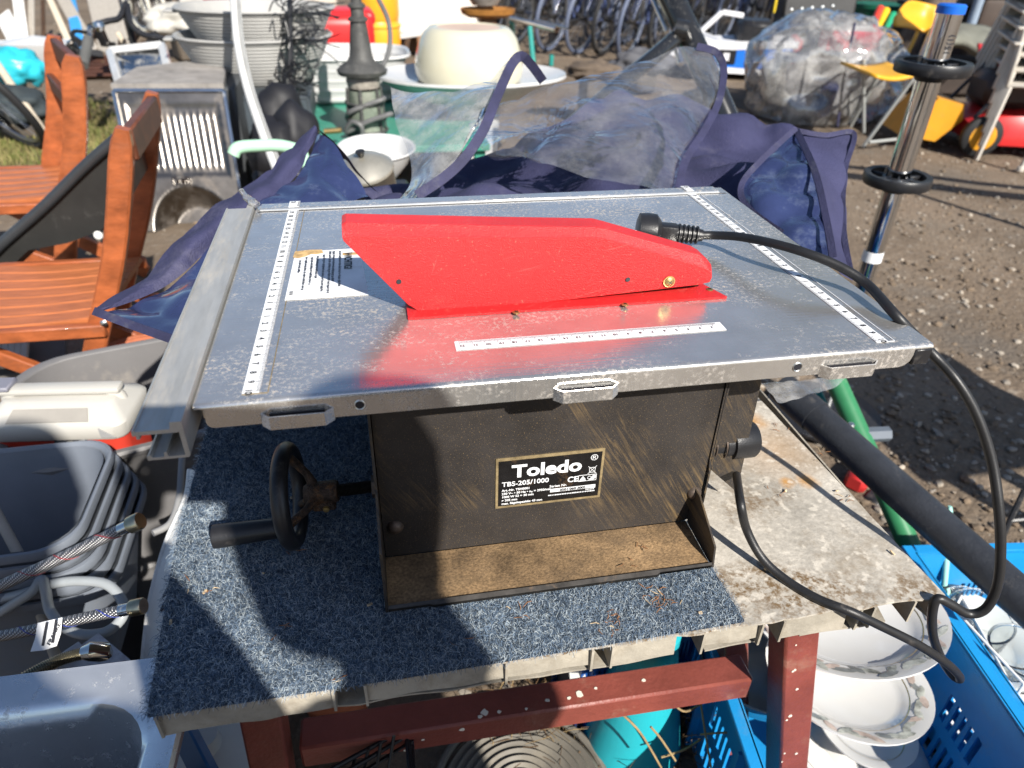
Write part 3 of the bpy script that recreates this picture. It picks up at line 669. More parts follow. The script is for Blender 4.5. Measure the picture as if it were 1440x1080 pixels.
# scales with ticks and figures
def scale(x_f, x_b, wd, flip, name):
    yF, yB = 0.010, 0.404
    def xa(y): return x_f + (x_b - x_f) * (y - yF) / (yB - yF)
    h = T + .0002
    hh = lambda y: T + (.0026 if y > 0.381 else .0002)
    s = MB()
    for (ya, yb_) in ((yF, 0.380), (0.3838, yB)):
        s.prism([V(xa(ya), ya, hh(yb_)), V(xa(ya) + wd, ya, hh(yb_)), V(xa(yb_) + wd, yb_, hh(yb_)), V(xa(yb_), yb_, hh(yb_))], (0, 0, .0003))
    so_ = s.build(name, MT['white_print'], saw, smooth=False)
    s = MB()
    for k in range(0, 316):
        y = yF + .002 + k * .00125
        if .379 < y < .385 or y > yB - .001: continue
        L = .0042 if k % 10 == 0 else (.0032 if k % 5 == 0 else .0022)
        xx = xa(y) + wd if not flip else xa(y)
        sgn = -1 if not flip else 1
        s.box((xx + sgn * L / 2, y, hh(y) + .0004), (L, .00032 if k % 10 else .0005, .0001))
    s.build('tick_marks', MT['black_print'], so_, smooth=False, kind='stuff')
    s = MB()
    for k in range(0, 32):
        y = yF + .002 + k * .0125
        if .376 < y < .388: continue
        t = str(abs(10 - k)); text_into(s, t, .0066, V(xa(y) + (.0022 if not flip else wd - .0062), y + .0014 * len(t), hh(y) + .0002), (0, -1, 0), (1, 0, 0), 'LEFT', .00025)
    s.build('figures', MT['black_print'], so_, smooth=False, kind='stuff')
    s = MB(); e = .0085 if not flip else -.0045
    e = wd + .0055
    s.prism([V(xa(yF) + e, yF, h), V(xa(yF) + e + .0006, yF, h), V(xa(.379) + e + .0006, .379, h), V(xa(.379) + e, .379, h)], (0, 0, .0003))
    s.prism([V(xa(yF), yF - .0008, h), V(xa(yF) + e, yF - .0008, h), V(xa(yF) + e, yF - .0003, h), V(xa(yF), yF - .0003, h)], (0, 0, .0003))
    s.build('film_edge', MT['label_edge'] if not flip else MT['white_print'], so_, smooth=False)
scale(0.0305, 0.036, 0.0115, False, 'left_scale')
scale(0.5165, 0.508, 0.0105, True, 'right_scale')
s = MB(); s.box((0.294, 0.0535, T + .0004), (0.222, 0.0135, .0003)); rl = s.build('front_scale', MT['white_print'], saw, smooth=False)
s = MB()
for k in range(0, 214):
    x = 0.1865 + k * .001; L = .0052 if k % 10 == 0 else .003
    s.box((x, .0595 - L / 2, T + .0007), (.0003, L, .0001))
s.build('tick_marks', MT['black_print'], rl, smooth=False, kind='stuff')
s = MB()
for k in range(0, 21): text_into(s, str(22 - k), .0044, V(0.1885 + k * .0103, .0535, T + .0005), (-1, 0, 0), (0, -1, 0), 'CENTER', .0001)
s.build('figures', MT['black_print'], rl, smooth=False, kind='stuff')

# warning sticker
s = MB(); s.prism([V(.0485, .152, T + .0003), V(.119, .153, T + .0003), V(.1125, .2605, T + .0003), V(.058, .258, T + .0003), V(.0505, .243, T + .0003)], (0, 0, .0003)); st = s.build('warning_sticker', MT['white_print'], saw, smooth=False)
s = MB(); r8 = random.Random(4)
pp = [V(.0495, .2445, 0), V(.0505, .258, 0), V(.064, .2605, 0), V(.076, .2595, 0), V(.0775, .252, 0), V(.072, .2495, 0), V(.066, .2505, 0), V(.060, .2445, 0), V(.054, .242, 0)]
s.prism([p + V(0, 0, T + .0009) for p in pp], (0, 0, .0004)); s.build('torn_paper', MT['tan_paper'], st, smooth=False)
s = MB(); s.box((.103, .2465, T + .0008), (.014, .006, .0002)); s.build('peeled_patch', MT['tan_paper'], st, smooth=False)
s = MB(); text_into(s, 'WICHTIG!', .0100, V(.0980, .2490, T + .0008), (0, -1, 0), (1, 0, 0), 'LEFT', .0003, 0.86)
for (x, ya, yb_) in ((.0925, .2545, .172), (.0865, .2545, .186), (.083, .2545, .162), (.0775, .247, .1655), (.0715, .244, .1935), (.0665, .242, .181), (.061, .243, .171), (.0555, .236, .207)):
    y = ya
    while y > yb_:
        L = r8.uniform(.003, .009); L = min(L, y - yb_ + .001); 
        k = y
        while k > y - L:                      # letters too small to read: short strokes
            s.box((x + .0011 + r8.uniform(-.0003, .0005), k, T + .0010), (r8.uniform(.0012, .0026), .0004, .0001)); k -= .0010
        y -= L + .0012
for (y, x) in ((.167, .053), (.163, .053)): s.box((x, y, T + .001), (.003, .0022, .0001))
s.build('sticker_print', MT['black_print'], st, smooth=False)

# red insert plate and blade guard
s = MB(); s.prism([V(.150, .1015, T + .0002), V(.4305, .1015, T + .0002), V(.418, .133, T + .0002), V(.416, .155, T + .0002), V(.150, .155, T + .0002)], (0, 0, .0022))
ins = s.build('blade_insert', MT['red'], saw)
s = MB(); s.box((.395, .1275, T + .0026), (.03, .0045, .0006)); s.build('blade_slot', MT['black_print'], ins, smooth=False)
for (px, py) in ((726, 439), (879, 428), (998, 407)):
    p = AZ(px, py, T + .0026); s = MB(); s.lathe([(.0001, .0008), (.0022, .0007), (.0032, .0001), (.0032, -.0003)], 18, p); sc_ = s.build('insert_screw', MT['brass'], ins)
    s = MB(); s.box(p + V(0, 0, .0009), (.0035, .0005, .0003), (0, 0, .6)); s.box(p + V(0, 0, .0009), (.0005, .0035, .0003), (0, 0, .6)); s.build('screw_slot', MT['dark_steel'], ins)
s = MB(); s.prism([V(.335, .1262, T + .0025), V(.412, .1262, T + .0025), V(.412, .1262, T + .006), V(.40, .1262, T + .0085), V(.36, .1262, T + .0105), V(.335, .1262, T + .009)], (0, .0022, 0)); s.build('riving_knife', MT['brass'], saw)
gy0, gy1 = .1135, .1215
facep = [(481, 333), (483, 339), (563, 418), (574, 429), (588, 437), (606, 441), (640, 440), (980, 401), (998, 397), (1001, 391), (1001, 383), (996, 379), (984, 374), (855, 336), (840, 334.5), (700, 334), (487, 332)]
topp = [(480, 316), (481, 322), (566, 414), (577, 424), (590, 431), (606, 435), (640, 434), (980, 396), (998, 390), (1001, 381), (1000, 372), (994, 364), (984, 358), (858, 323), (842, 319), (700, 317), (486, 313)]
F = [AY(x, y, gy0) for x, y in facep]; U = [AY(x, y, gy1) for x, y in topp]
n = len(F); yback = .1425
def mirror(p): return V(p.x, 2 * .132 - p.y, p.z)
s = MB()
iup = list(range(7, n)) + [0]        # upper chain of the outline (right end, slope, top, nose)
s.add(F, [tuple(range(n))])
B_ = [mirror(p) for p in F]; UB = [mirror(p) for p in U]
s.add(B_, [tuple(range(n))])
chain = iup
for a, b_ in zip(chain[:-1], chain[1:]):
    s.add([F[a], F[b_], U[b_], U[a]], [(0, 1, 2, 3)]); s.add([U[a], U[b_], UB[b_], UB[a]], [(0, 1, 2, 3)]); s.add([UB[a], UB[b_], B_[b_], B_[a]], [(0, 1, 2, 3)])
s2 = MB(); s2.v = s.v; s2.f = s.f; s2.mi = s.mi
guard = s2.build('blade_guard', MT['red'], saw, smooth=False)
bb = bmesh.new(); bb.from_mesh(guard.data); bmesh.ops.remove_doubles(bb, verts=bb.verts, dist=1e-5); bmesh.ops.recalc_face_normals(bb, faces=bb.faces); bb.to_mesh(guard.data); bb.free()
md = guard.modifiers.new('wall', 'SOLIDIFY'); md.thickness = .0018; md.offset = -1
md = guard.modifiers.new('soft_edge', 'BEVEL'); md.width = .0010; md.segments = 2; md.limit_method = 'ANGLE'; md.angle_limit = math.radians(20)
for (px, py) in ((561, 396), (883, 393)):
    s = MB(); s.disc(AY(px, py, gy0 - .0008), (0, -1, 0), .0021, 16, .0004); s.build('guard_hole', MT['black_print'], guard)
p = AY(941, 396, gy0 - .001); Mx = Matrix.Rotation(math.pi / 2, 4, 'X')
s = MB(); s.lathe([(.0001, .0026), (.002, .0023), (.0042, .0012), (.0044, .0006), (.0053, .0005), (.0053, -.0005)], 22, p, Mx); gs = s.build('guard_screw', MT['brass'], guard)
s = MB(); s.box(p + V(0, -.0026, 0), (.004, .0006, .0006), (0, .5, 0)); s.box(p + V(0, -.0026, 0), (.0006, .0006, .004), (0, .5, 0)); s.build('guard_screw_slot', MT['dark_steel'], guard)
s = MB()
bd = [V(.27 + .0 + .100 * math.cos(a) * (1 if i % 2 else .965), .1315, T - .045 + .100 * math.sin(a) * (1 if i % 2 else .965)) for i, a in enumerate([k * 2 * math.pi / 96 for k in range(96)])]
s.prism(bd, (0, .002, 0)); s.build('saw_blade', MT['dark_steel'], saw, smooth=False)

# body
Z0 = BT + .0075
py_ = .068
s = MB()
zt = T - .0015; zbm = T - .2335
poly = [(.1135, zt), (.1135, zbm), (.4145, zbm), (.421, zbm + .002), (.4255, zbm + .007), (.427, zbm + .014), (.427, zt)]
s.prism([V(x, py_, z) for x, z in poly], (0, .0015, 0)); fp = s.build('front_plate', MT['body'], saw)
s = MB()
pl = [(.0665, zt), (.066, T - .125), (.012, T - .140), (.006, T - .150), (.006, Z0), (.34, Z0), (.34, zt)]
pl = [(.064, zt), (.060, T - .11), (.0545, T - .118), (.052, T - .135), (.030, T - .150), (.006, T - .166), (.006, Z0), (.34, Z0), (.34, zt)]
s.prism([V(.1105, y, z) for y, z in pl], (.0022, 0, 0)); s.build('left_side_plate', MT['body'], saw)
s = MB(); s.box((.436, .21, T - .12), (.0018, .27, .232)); s.build('right_side_plate', MT['body'], saw)
s = MB(); s.box((.27, .338, T - .12), (.32, .0018, .23)); s.build('rear_plate', MT['body'], saw)
s = MB()      # folded corner channel hanging beside the plate
s.prism([V(.4275, .066, zt), V(.4275, .066, T - .155), V(.4285, .064, T - .170), V(.4285, .094, T - .200), V(.4285, .10, zt)], (.0016, 0, 0))
s.prism([AY(1006, 545, .094), AY(1070, 520, .094), AY(1070, 541, .094), AY(1036, 692, .094), AY(1001, 662, .094)], (0, .0016, 0))
s.build('corner_channel', MT['body'], saw)
s = MB(); s.box((.265, .037, T - .2355), (.304, .062, .0018)); 
tr = s.build('base_tray', MT['tray'], saw)
s = MB(); s.prism([V(.113, .005, T - .2365), V(.150, .005, T - .2365), V(.153, .0035, T - .2365), V(.362, .0035, T - .2365), V(.366, .006, T - .2365), V(.418, .006, T - .2365), V(.418, .0075, T - .2345), V(.113, .0075, T - .2345)], (0, 0, .0032)); s.build('tray_lip', MT['dark_steel'], tr)
s = MB(); s.prism([V(.4185, .006, T - .2365), V(.4185, .010, T - .2135), V(.4185, .055, T - .190), V(.4185, .068, T - .190), V(.4185, .068, T - .2365)], (.0018, 0, 0)); s.build('tray_wing', MT['body'], tr)
for (px, py, nm) in ((556, 741, 'bolt'), (976, 693, 'bolt')):
    p = AY(px, py, py_); s = MB(); s.lathe([(.0001, .0058), (.0035, .0052), (.006, .0035), (.0074, .001), (.0076, -.0002)], 22, p, Mx); s.build(nm, MT['bolt'], saw)
s = MB(); s.box((.090, .235, T - .048), (.036, .10, .052), bev=.002); s.build('motor_housing', MT['bplastic'], saw)

# name plate
lp = [AY(697, 645, py_), AY(853, 628, py_), AY(850, 698, py_), AY(698, 714, py_)]
LX0, LX1 = .2185, .3205; LZ1, LZ0 = T - .1275, T - .187
s = MB(); s.box(((LX0 + LX1) / 2, py_ - .0006, (LZ0 + LZ1) / 2), (LX1 - LX0, .0009, LZ1 - LZ0)); lab = s.build('name_plate', MT['label_edge'], fp, smooth=False)
s = MB(); s.box(((LX0 + LX1) / 2, py_ - .0013, (LZ0 + LZ1) / 2), (LX1 - LX0 - .005, .0005, LZ1 - LZ0 - .006)); s.build('name_plate_face', MT['black_label'], fp, smooth=False)
ly = py_ - .00165
s = MB(); ex, ez = (1, 0, 0), (0, 0, 1)
wl, hl = LX1 - LX0, LZ1 - LZ0
def L_(u, v): return V(LX0 + u * wl, ly, LZ0 + v * hl)
text_into(s, 'Toledo', .0200, L_(.145, .625), ex, ez, 'LEFT', .00065, 1.13)
text_into(s, '\u00ae', .0095, L_(.868, .80), ex, ez, 'LEFT', .0)
text_into(s, 'TBS-205/1000', .0076, L_(.055, .455), ex, ez, 'LEFT', .00012, 1.02)
for i, t in enumerate(('Art.-Nr. TSH0001', '230 V~ \u2022 50 Hz \u2022 n\u2080 = 2950/min', '1000 W S2 = 30 min', '\u00f8 205 mm', 'max. S\u00e4gekapazit\u00e4t: 43 mm')):
    text_into(s, t, .0036, L_(.055, .355 - i * .068), ex, ez, 'LEFT', .00010, 1.0)
text_into(s, 'Serien Nr.', .0040, L_(.50, .335), ex, ez, 'LEFT', .00008, 1.0)
text_into(s, 'CE', .0090, L_(.665, .405), ex, ez, 'LEFT', .0002, 0.95)
s.build('name_plate_print', MT['white_print'], fp, smooth=False)
s = MB(); s.box(L_(.725, .262), (.044, .0002, .0040)); sb_ = s.build('serial_strip', MT['white_print'], fp, smooth=False)
s = MB(); text_into(s, '0501\u00b7060\u00b72005', .0042, L_(.60, .243) + V(0, -.0003, 0), ex, ez, 'LEFT', .0001); s.build('serial_print', MT['black_print'], fp, smooth=False)
s = MB()
r9 = random.Random(2)
k = .50
while k < .94: s.box(L_(k, .165), (wl * r9.uniform(.008, .014), .0002, .0012)); k += .016
k = .855
while k < .93: s.box(L_(k, .205), (wl * .009, .0002, .001)); k += .014
def outline(u0, v0, u1, v1, t=.0005):
    for (a, b_) in ((L_(u0, v0), L_(u1, v0)), (L_(u1, v0), L_(u1, v1)), (L_(u1, v1), L_(u0, v1)), (L_(u0, v1), L_(u0, v0))): s.bar(a, b_, t, .0002, (0, 1, 0))
outline(.77, .39, .855, .51); outline(.855, .39, .94, .51)
s.prism([L_(.785, .425), L_(.84, .425), L_(.8125, .495)], (0, -.0002, 0)); s.box(L_(.812, .405), (.006, .0002, .0009))
s.prism([L_(.87, .41), L_(.91, .40), L_(.935, .44), L_(.935, .49), L_(.91, .50), L_(.895, .46)], (0, -.0002, 0)); s.torus(L_(.875, .45), (0, 1, 0), .0018, .0003, 16, 4)
for (a, b_) in ((L_(.855, .53), L_(.935, .68)), (L_(.935, .53), L_(.855, .68)), (L_(.872, .54), L_(.866, .65)), (L_(.918, .54), L_(.924, .65)), (L_(.866, .65), L_(.924, .65)), (L_(.872, .555), L_(.918, .555))): s.bar(a, b_, .00045, .0002, (0, 1, 0))
s.build('name_plate_symbols', MT['white_print'], fp, smooth=False)

# crank wheel on its threaded shaft
HC = V(.031, .105, T - .1770); HA = V(1, -.06, .05).normalized()
s = MB(); s.torus(HC, HA, .0430, .0078, 56, 16); wheel = s.build('hand_wheel', MT['bplastic'], saw)
hub = HC + HA * .026
s = MB()
for k in range(3):
    a = math.radians(95 + 120 * k); u = HA.orthogonal().normalized(); u = (V(0, 0, 1) - HA * HA.z).normalized(); q = HA.cross(u)
    e = HC + (u * math.cos(a) + q * math.sin(a)) * .040
    s.tube([e, (e + hub) / 2 + HA * .004, hub], [.0042, .0036, .0055], 10)
s.build('spokes', MT['rust'], wheel)
s = MB(); Mh = HA.to_track_quat('Z', 'Y').to_matrix().to_4x4()
s.lathe([(.0001, -.014), (.008, -.013), (.0105, -.008), (.0105, .016), (.0095, .018), (.0001, .018)], 20, hub, Mh); s.build('hub', MT['rust'], wheel)
s = MB(); s.box(hub + V(.004, -.003, -.010), (.022, .016, .010), bev=.002); s.build('hub_clamp', MT['rust'], wheel)
p = hub + V(.006, -.0115, -.011); s = MB(); s.lathe([(.0001, .002), (.0028, .0016), (.0034, -.001)], 16, p, Mx); s.build('clamp_screw', MT['brass'], wheel)
s = MB(); a0 = hub + HA * .016; b0 = V(.112, hub.y - .004, hub.z + .0042); L = (b0 - a0).length; n = 34
s.tube([a0 + (b0 - a0) * (i / (n * 2)) for i in range(n * 2 + 1)], [.0062 if i % 2 else .0052 for i in range(n * 2 + 1)], 14); s.build('threaded_shaft', MT['dark_steel'], saw)
s = MB(); s.tube([b0 - V(.006, 0, 0), b0 + V(.002, 0, 0)], .011, 6); s.build('shaft_nut', MT['bolt'], saw)
hp = HC - V(0, 0, 0.0) + (V(0, 0, -1) - HA * (-HA.z)).normalized() * .0385 + V(0, -.004, .004)
s = MB(); hd = V(-1, .0, -.03).normalized()
s.tube([hp + hd * .008, hp + hd * .016], .0052, 14); s.build('crank_washer', MT['zinc'], wheel)
s = MB(); s.tube([hp + hd * .0155, hp + hd * .0165, hp + hd * .074, hp + hd * .0765, hp + hd * .077], [.0088, .0098, .0115, .0112, .0095], 24); s.build('crank_grip', MT['bplastic'], wheel)

# cable gland and switch knob on the right
kc = V(.452, .108, T - .1685)
s = MB(); s.lathe([(.0001, .046), (.0175, .045), (.0195, .042), (.0195, .018), (.0165, .017), (.0165, .010), (.0145, .009), (.0145, -.012), (.012, -.013), (.012, -.024)], 28, kc, Matrix.Rotation(math.pi / 2, 4, 'Y')); kn = s.build('motor_end_cap', MT['bplastic'], saw)
for x in (.008, -.002, -.009):
    s = MB(); s.torus(kc + V(x, 0, 0), (1, 0, 0), .0152 if x < .005 else .0168, .0009, 28, 6); s.build('cap_ring', MT['bolt'], kn)

# mains cord and plug
zt_ = T
cord = [AY(1036, 668, .088), AZ(1041, 705, BT + .065), AZ(1050, 745, BT + .036), AZ(1072, 785, BT + .014), AZ(1105, 815, BT + .0046), AZ(1150, 842, BT + .0046), AZ(1196, 860, BT + .0052), AY(1238, 880, -.070),
        AY(1290, 906, -.078), AY(1330, 932, -.082), AY(1347, 948, -.081), AY(1349, 955, -.078), AY(1338, 948, -.072), AY(1322, 922, -.068), AY(1312, 893, -.066), AY(1311, 862, -.064), AY(1318, 842, -.062),
        AY(1336, 849, -.066), AY(1362, 863, -.072), AY(1386, 856, -.076), AY(1402, 825, -.074), AY(1407, 780, -.066), AY(1405, 720, -.052), AY(1395, 650, -.030), AY(1374, 585, -.010), AY(1345, 535, .008), AY(1308, 494, .030),
        AZ(1262, 446, T + .004), AZ(1222, 402, T + .013), AZ(1185, 377, T + .022), AZ(1140, 358, T + .028), AZ(1090, 343, T + .028), AZ(1040, 333, T + .021), AZ(1005, 331, T + .015), AZ(985, 331, T + .0145)]
s = MB(); s.tube(catmull(cord, 9), .0043, 12, ref=(0, 1, 0)); s.build('power_cord', MT['rubber'], saw)
pc = AZ(985, 331, T + .0145)
pd = (AZ(900, 323, T + .0175) - pc).normalized()
s = MB(); s.tube([pc - pd * .002, pc + pd * .004, pc + pd * .024, pc + pd * .026], [.0058, .0068, .0085, .0085], 14); plug = s.build('plug', MT['bplastic'], saw)
for k in range(5):
    s = MB(); s.torus(pc + pd * (.004 + .0045 * k), pd, .0078 + .0002 * k, .0014, 20, 6); s.build('strain_ridge', MT['bplastic'], plug)
s = MB(); s.box(pc + pd * .034, (.022, .016, .017), pd.to_track_quat('X', 'Z').to_matrix().to_4x4(), bev=.003, seg=2); s.build('plug_neck', MT['bplastic'], plug)
Mp = pd.to_track_quat('Z', 'Y').to_matrix().to_4x4(); hc = pc + pd * .044
s = MB(); s.lathe([(.0001, -.004), (.012, -.003), (.0185, .002), (.019, .010), (.018, .019), (.013, .0205), (.0001, .0205)], 32, hc, Mp, 1, 0.9); s.build('plug_head', MT['bplastic'], plug)
ph = AY(869 + 0, 331, .249)
s = MB(); s.torus(AZ(893, 330, T + .030), (.3, -1, .5), .0032, .0012, 20, 8); s.build('plug_ring', MT['white_print'], plug)

# aluminium rip fence along the left edge
s = MB()
fx = [(-.0325, -.0035), (-.0325, .0006), (-.031, .0012), (-.0305, .0000), (-.0095, .0000), (-.0085, .0052), (-.0015, .0052), (-.0015, -.022), (-.0025, -.0235), (-.028, -.0235), (-.028, -.0205), (-.026, -.019), (-.0245, -.0215), (-.0175, -.0215), (-.017, -.018), (-.0155, -.018), (-.015, -.0215), (-.0045, -.0215), (-.0045, -.003), (-.0285, -.003), (-.0285, -.006), (-.0305, -.006), (-.0305, -.003)]
s.loft([[V(x, -.024, T + z) for x, z in fx], [V(x, .395, T + z) for x, z in fx]], True, True)
fen = s.build('fence_rail', MT['alu'], saw, angle=25)
mbx = [V(-.0025 + x, .393 + y, T + z) for x, y, z in ((-.012, 0, .0), (-.006, .012, .004), (.004, .018, .002), (.006, .006, .006), (.0, -.006, .007), (-.008, -.006, .004))]
s = MB(); s.tube(catmull([V(-.016, .41, T + .016), V(-.010, .402, T + .010), V(-.003, .392, T + .007), V(.001, .388, T + .003)], 5), [.003] * 5 + [.0045] * 5 + [.006] * 5 + [.004], 9); s.build('clear_end_clip', MT['film'], fen)
# ------------------------------------------------------------------ the navy cover with clear windows, heaped behind the saw
def rows(*rs): return [[P(*p) for p in r] for r in rs]
cover = thing('storage_cover', 'heaped navy cloth cover with clear plastic windows behind the saw', 'cover', (0.45, 0.8, 0.0))
def cloth(name, rs, m, wr, ws, seed, fold=0.6, nu=10, nv=10):
    s = MB(); s.sheet(patch(rows(*rs), nu, nv, wr, ws, seed, fold)); return s.build(name, m, cover, angle=180)
inn = [(146, 439, .79), (232, 402, .84), (300, 348, .90), (365, 292, .96), (422, 238, 1.03), (446, 186, 1.10)]
cloth('cloth_fold', [[(131, 436, .80), (195, 388, .86), (262, 322, .92), (325, 276, .98), (392, 222, 1.06), (440, 172, 1.11)],
                     [(138, 434, .785), (212, 392, .835), (282, 330, .89), (345, 282, .95), (408, 228, 1.03), (444, 178, 1.09)], inn], MT['navy'], .006, 13, 1, 0.8)
cloth('blue_window', [inn, [(185, 455, .77), (258, 425, .80), (322, 372, .85), (388, 302, .92), (448, 248, 1.0), (474, 208, 1.06)],
                      [(255, 482, .72), (290, 455, .745), (340, 388, .80), (404, 320, .90), (474, 288, .98), (520, 272, 1.03)]], MT['vinyl_blue'], .007, 13, 2, 0.9, 14, 14)
cloth('apex_fold', [[(444, 176, 1.10), (462, 196, 1.09), (478, 212, 1.09), (500, 240, 1.09), (520, 262, 1.08)],
                    [(470, 215, 1.14), (486, 228, 1.13), (500, 244, 1.12), (520, 262, 1.11), (545, 285, 1.08)]], MT['navy'], .004, 14, 3)
cloth('cloth_back', [[(505, 262, 1.16), (590, 246, 1.22), (680, 208, 1.28), (780, 168, 1.33), (878, 113, 1.38), (960, 134, 1.38), (1060, 160, 1.32), (1175, 187, 1.22)],
                     [(515, 275, 1.1), (600, 262, 1.14), (690, 240, 1.17), (790, 215, 1.2), (880, 190, 1.24), (960, 200, 1.22), (1060, 210, 1.18), (1172, 240, 1.10)],
                     [(525, 290, 1.04), (610, 285, 1.05), (700, 275, 1.06), (800, 262, 1.08), (890, 250, 1.10), (965, 250, 1.08), (1060, 265, 1.04), (1172, 310, 1.0)],
                     [(525, 330, 1.0), (610, 330, 1.0), (700, 320, 1.0), (800, 310, 1.0), (890, 300, 1.02), (965, 300, 1.0), (1060, 320, .96), (1172, 372, .92)]], MT['navy'], .018, 8, 4, 1.0, 12, 12)
cloth('clear_window', [[(547, 118, 1.14), (590, 124, 1.11), (650, 120, 1.09), (700, 97, 1.09), (724, 78, 1.11)],
                       [(556, 170, 1.08), (612, 172, 1.05), (660, 162, 1.02), (690, 143, 1.03), (706, 126, 1.06)],
                       [(574, 225, 1.04), (607, 228, 1.0), (637, 222, .99), (657, 205, 1.0), (675, 184, 1.02)],
                       [(556, 276, .99), (570, 276, .97), (585, 275, .96), (606, 264, .97), (626, 246, .99)]], MT['film'], .008, 10, 5, 0.9, 12, 12)
cloth('clear_window', [[(655, 168, 1.16), (720, 136, 1.13), (800, 110, 1.12), (900, 82, 1.14), (985, 66, 1.18), (1014, 84, 1.2)],
                       [(663, 195, 1.08), (740, 180, 1.06), (820, 160, 1.05), (910, 140, 1.08), (990, 122, 1.12), (1016, 118, 1.14)],
                       [(680, 214, 1.04), (750, 212, 1.0), (830, 205, .99), (905, 195, 1.0), (968, 190, 1.05), (992, 176, 1.08)],
                       [(720, 222, 1.02), (775, 232, .98), (835, 243, .96), (890, 254, .95), (940, 266, .97), (958, 258, .99)]], MT['film3'], .009, 9, 6, 0.9, 12, 12)
cloth('side_flap', [[(1118, 180, 1.06), (1160, 187, 1.06), (1203, 184, 1.08)], [(1146, 240, .96), (1167, 250, .98), (1190, 240, 1.02)],
                    [(1163, 310, .89), (1174, 330, .92), (1189, 318, .95)], [(1172, 362, .85), (1186, 386, .87), (1201, 394, .90)]], MT['navy'], .006, 9, 7, 0.8)
cloth('blue_window', [[(1110, 190, 1.05), (1115, 185, 1.05), (1120, 181, 1.05)], [(1078, 222, 1.0), (1104, 232, .97), (1146, 240, .955)],
                      [(1044, 258, .96), (1088, 286, .92), (1163, 312, .885)], [(1054, 298, .93), (1102, 330, .88), (1172, 366, .845)]], MT['vinyl_blue'], .008, 13, 8, 0.9, 14, 14)
cloth('scrap_of_film', [[(1070, 538, .86), (1120, 534, .86), (1192, 528, .88)], [(1088, 556, .84), (1130, 550, .85), (1176, 544, .87)], [(1096, 564, .83), (1125, 560, .84), (1150, 553, .85)]], MT['film'], .004, 30, 9)
def binding(pts, wd, th=.002):
    c = catmull([P(*p) for p in pts], 8); s = MB(); L = []; R_ = []
    for i, p in enumerate(c):
        t = (c[min(i + 1, len(c) - 1)] - c[max(i - 1, 0)]).normalized(); v = (p - CAM).normalized(); n = t.cross(v).normalized()
        L.append(p - n * wd / 2 - v * .004); R_.append(p + n * wd / 2 - v * .004)
    b = [p + FWD * th for p in L]; b2 = [p + FWD * th for p in R_]
    s.loft([[L[i], R_[i], b2[i], b[i]] for i in range(len(c))], True, True); return s.build('binding', MT['navy_tape'], cover)
binding([(586, 275, .955), (625, 249, .975), (655, 220, .985), (680, 182, 1.0), (698, 138, 1.03), (720, 90, 1.08), (734, 79, 1.10), (748, 92, 1.13), (764, 114, 1.17)], .014)
binding([(980, 65, 1.17), (1008, 74, 1.19), (1018, 100, 1.17), (1010, 145, 1.12), (988, 188, 1.06), (964, 226, 1.01), (955, 264, .98)], .011)
binding([(1120, 180, 1.04), (1072, 224, .99), (1043, 260, .95), (1052, 292, .92), (1100, 328, .875)], .008)
binding([(1120, 182, 1.045), (1146, 240, .945), (1163, 312, .875), (1172, 362, .835)], .008)
binding([(1118, 183, 1.055), (1160, 190, 1.055), (1201, 188, 1.075), (1188, 242, 1.015), (1186, 318, .945), (1198, 390, .895)], .007)
binding([(131, 437, .785), (190, 459, .755), (256, 482, .715)], .009)
s = MB(); s.tube([P(462, 266, 1.02), P(470, 262, 1.03)], .006, 10); s.build('eyelet', MT['zinc'], cover)

# ------------------------------------------------------------------ right side: crates, crockery, pipe
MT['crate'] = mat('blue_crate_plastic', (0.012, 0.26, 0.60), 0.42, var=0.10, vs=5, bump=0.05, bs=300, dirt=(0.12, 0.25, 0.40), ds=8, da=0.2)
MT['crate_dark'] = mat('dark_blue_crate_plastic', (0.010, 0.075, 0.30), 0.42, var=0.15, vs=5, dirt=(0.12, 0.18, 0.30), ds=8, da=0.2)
MT['china'] = mat('white_china', (0.66, 0.65, 0.62), 0.12, var=0.03, vs=5, coat=0.5)
MT['gold'] = mat('gold_rim', (0.55, 0.40, 0.16), 0.3, 0.8)
MT['leafprint'] = mat('leaf_print', (0.42, 0.43, 0.38), 0.2, var=0.5, vs=60, coat=0.4)
MT['leafprint2'] = mat('rose_leaf_print', (0.52, 0.42, 0.36), 0.2, var=0.3, vs=60, coat=0.4)
MT['leafprint3'] = mat('slate_leaf_print', (0.24, 0.25, 0.24), 0.2, var=0.3, vs=60, coat=0.4)
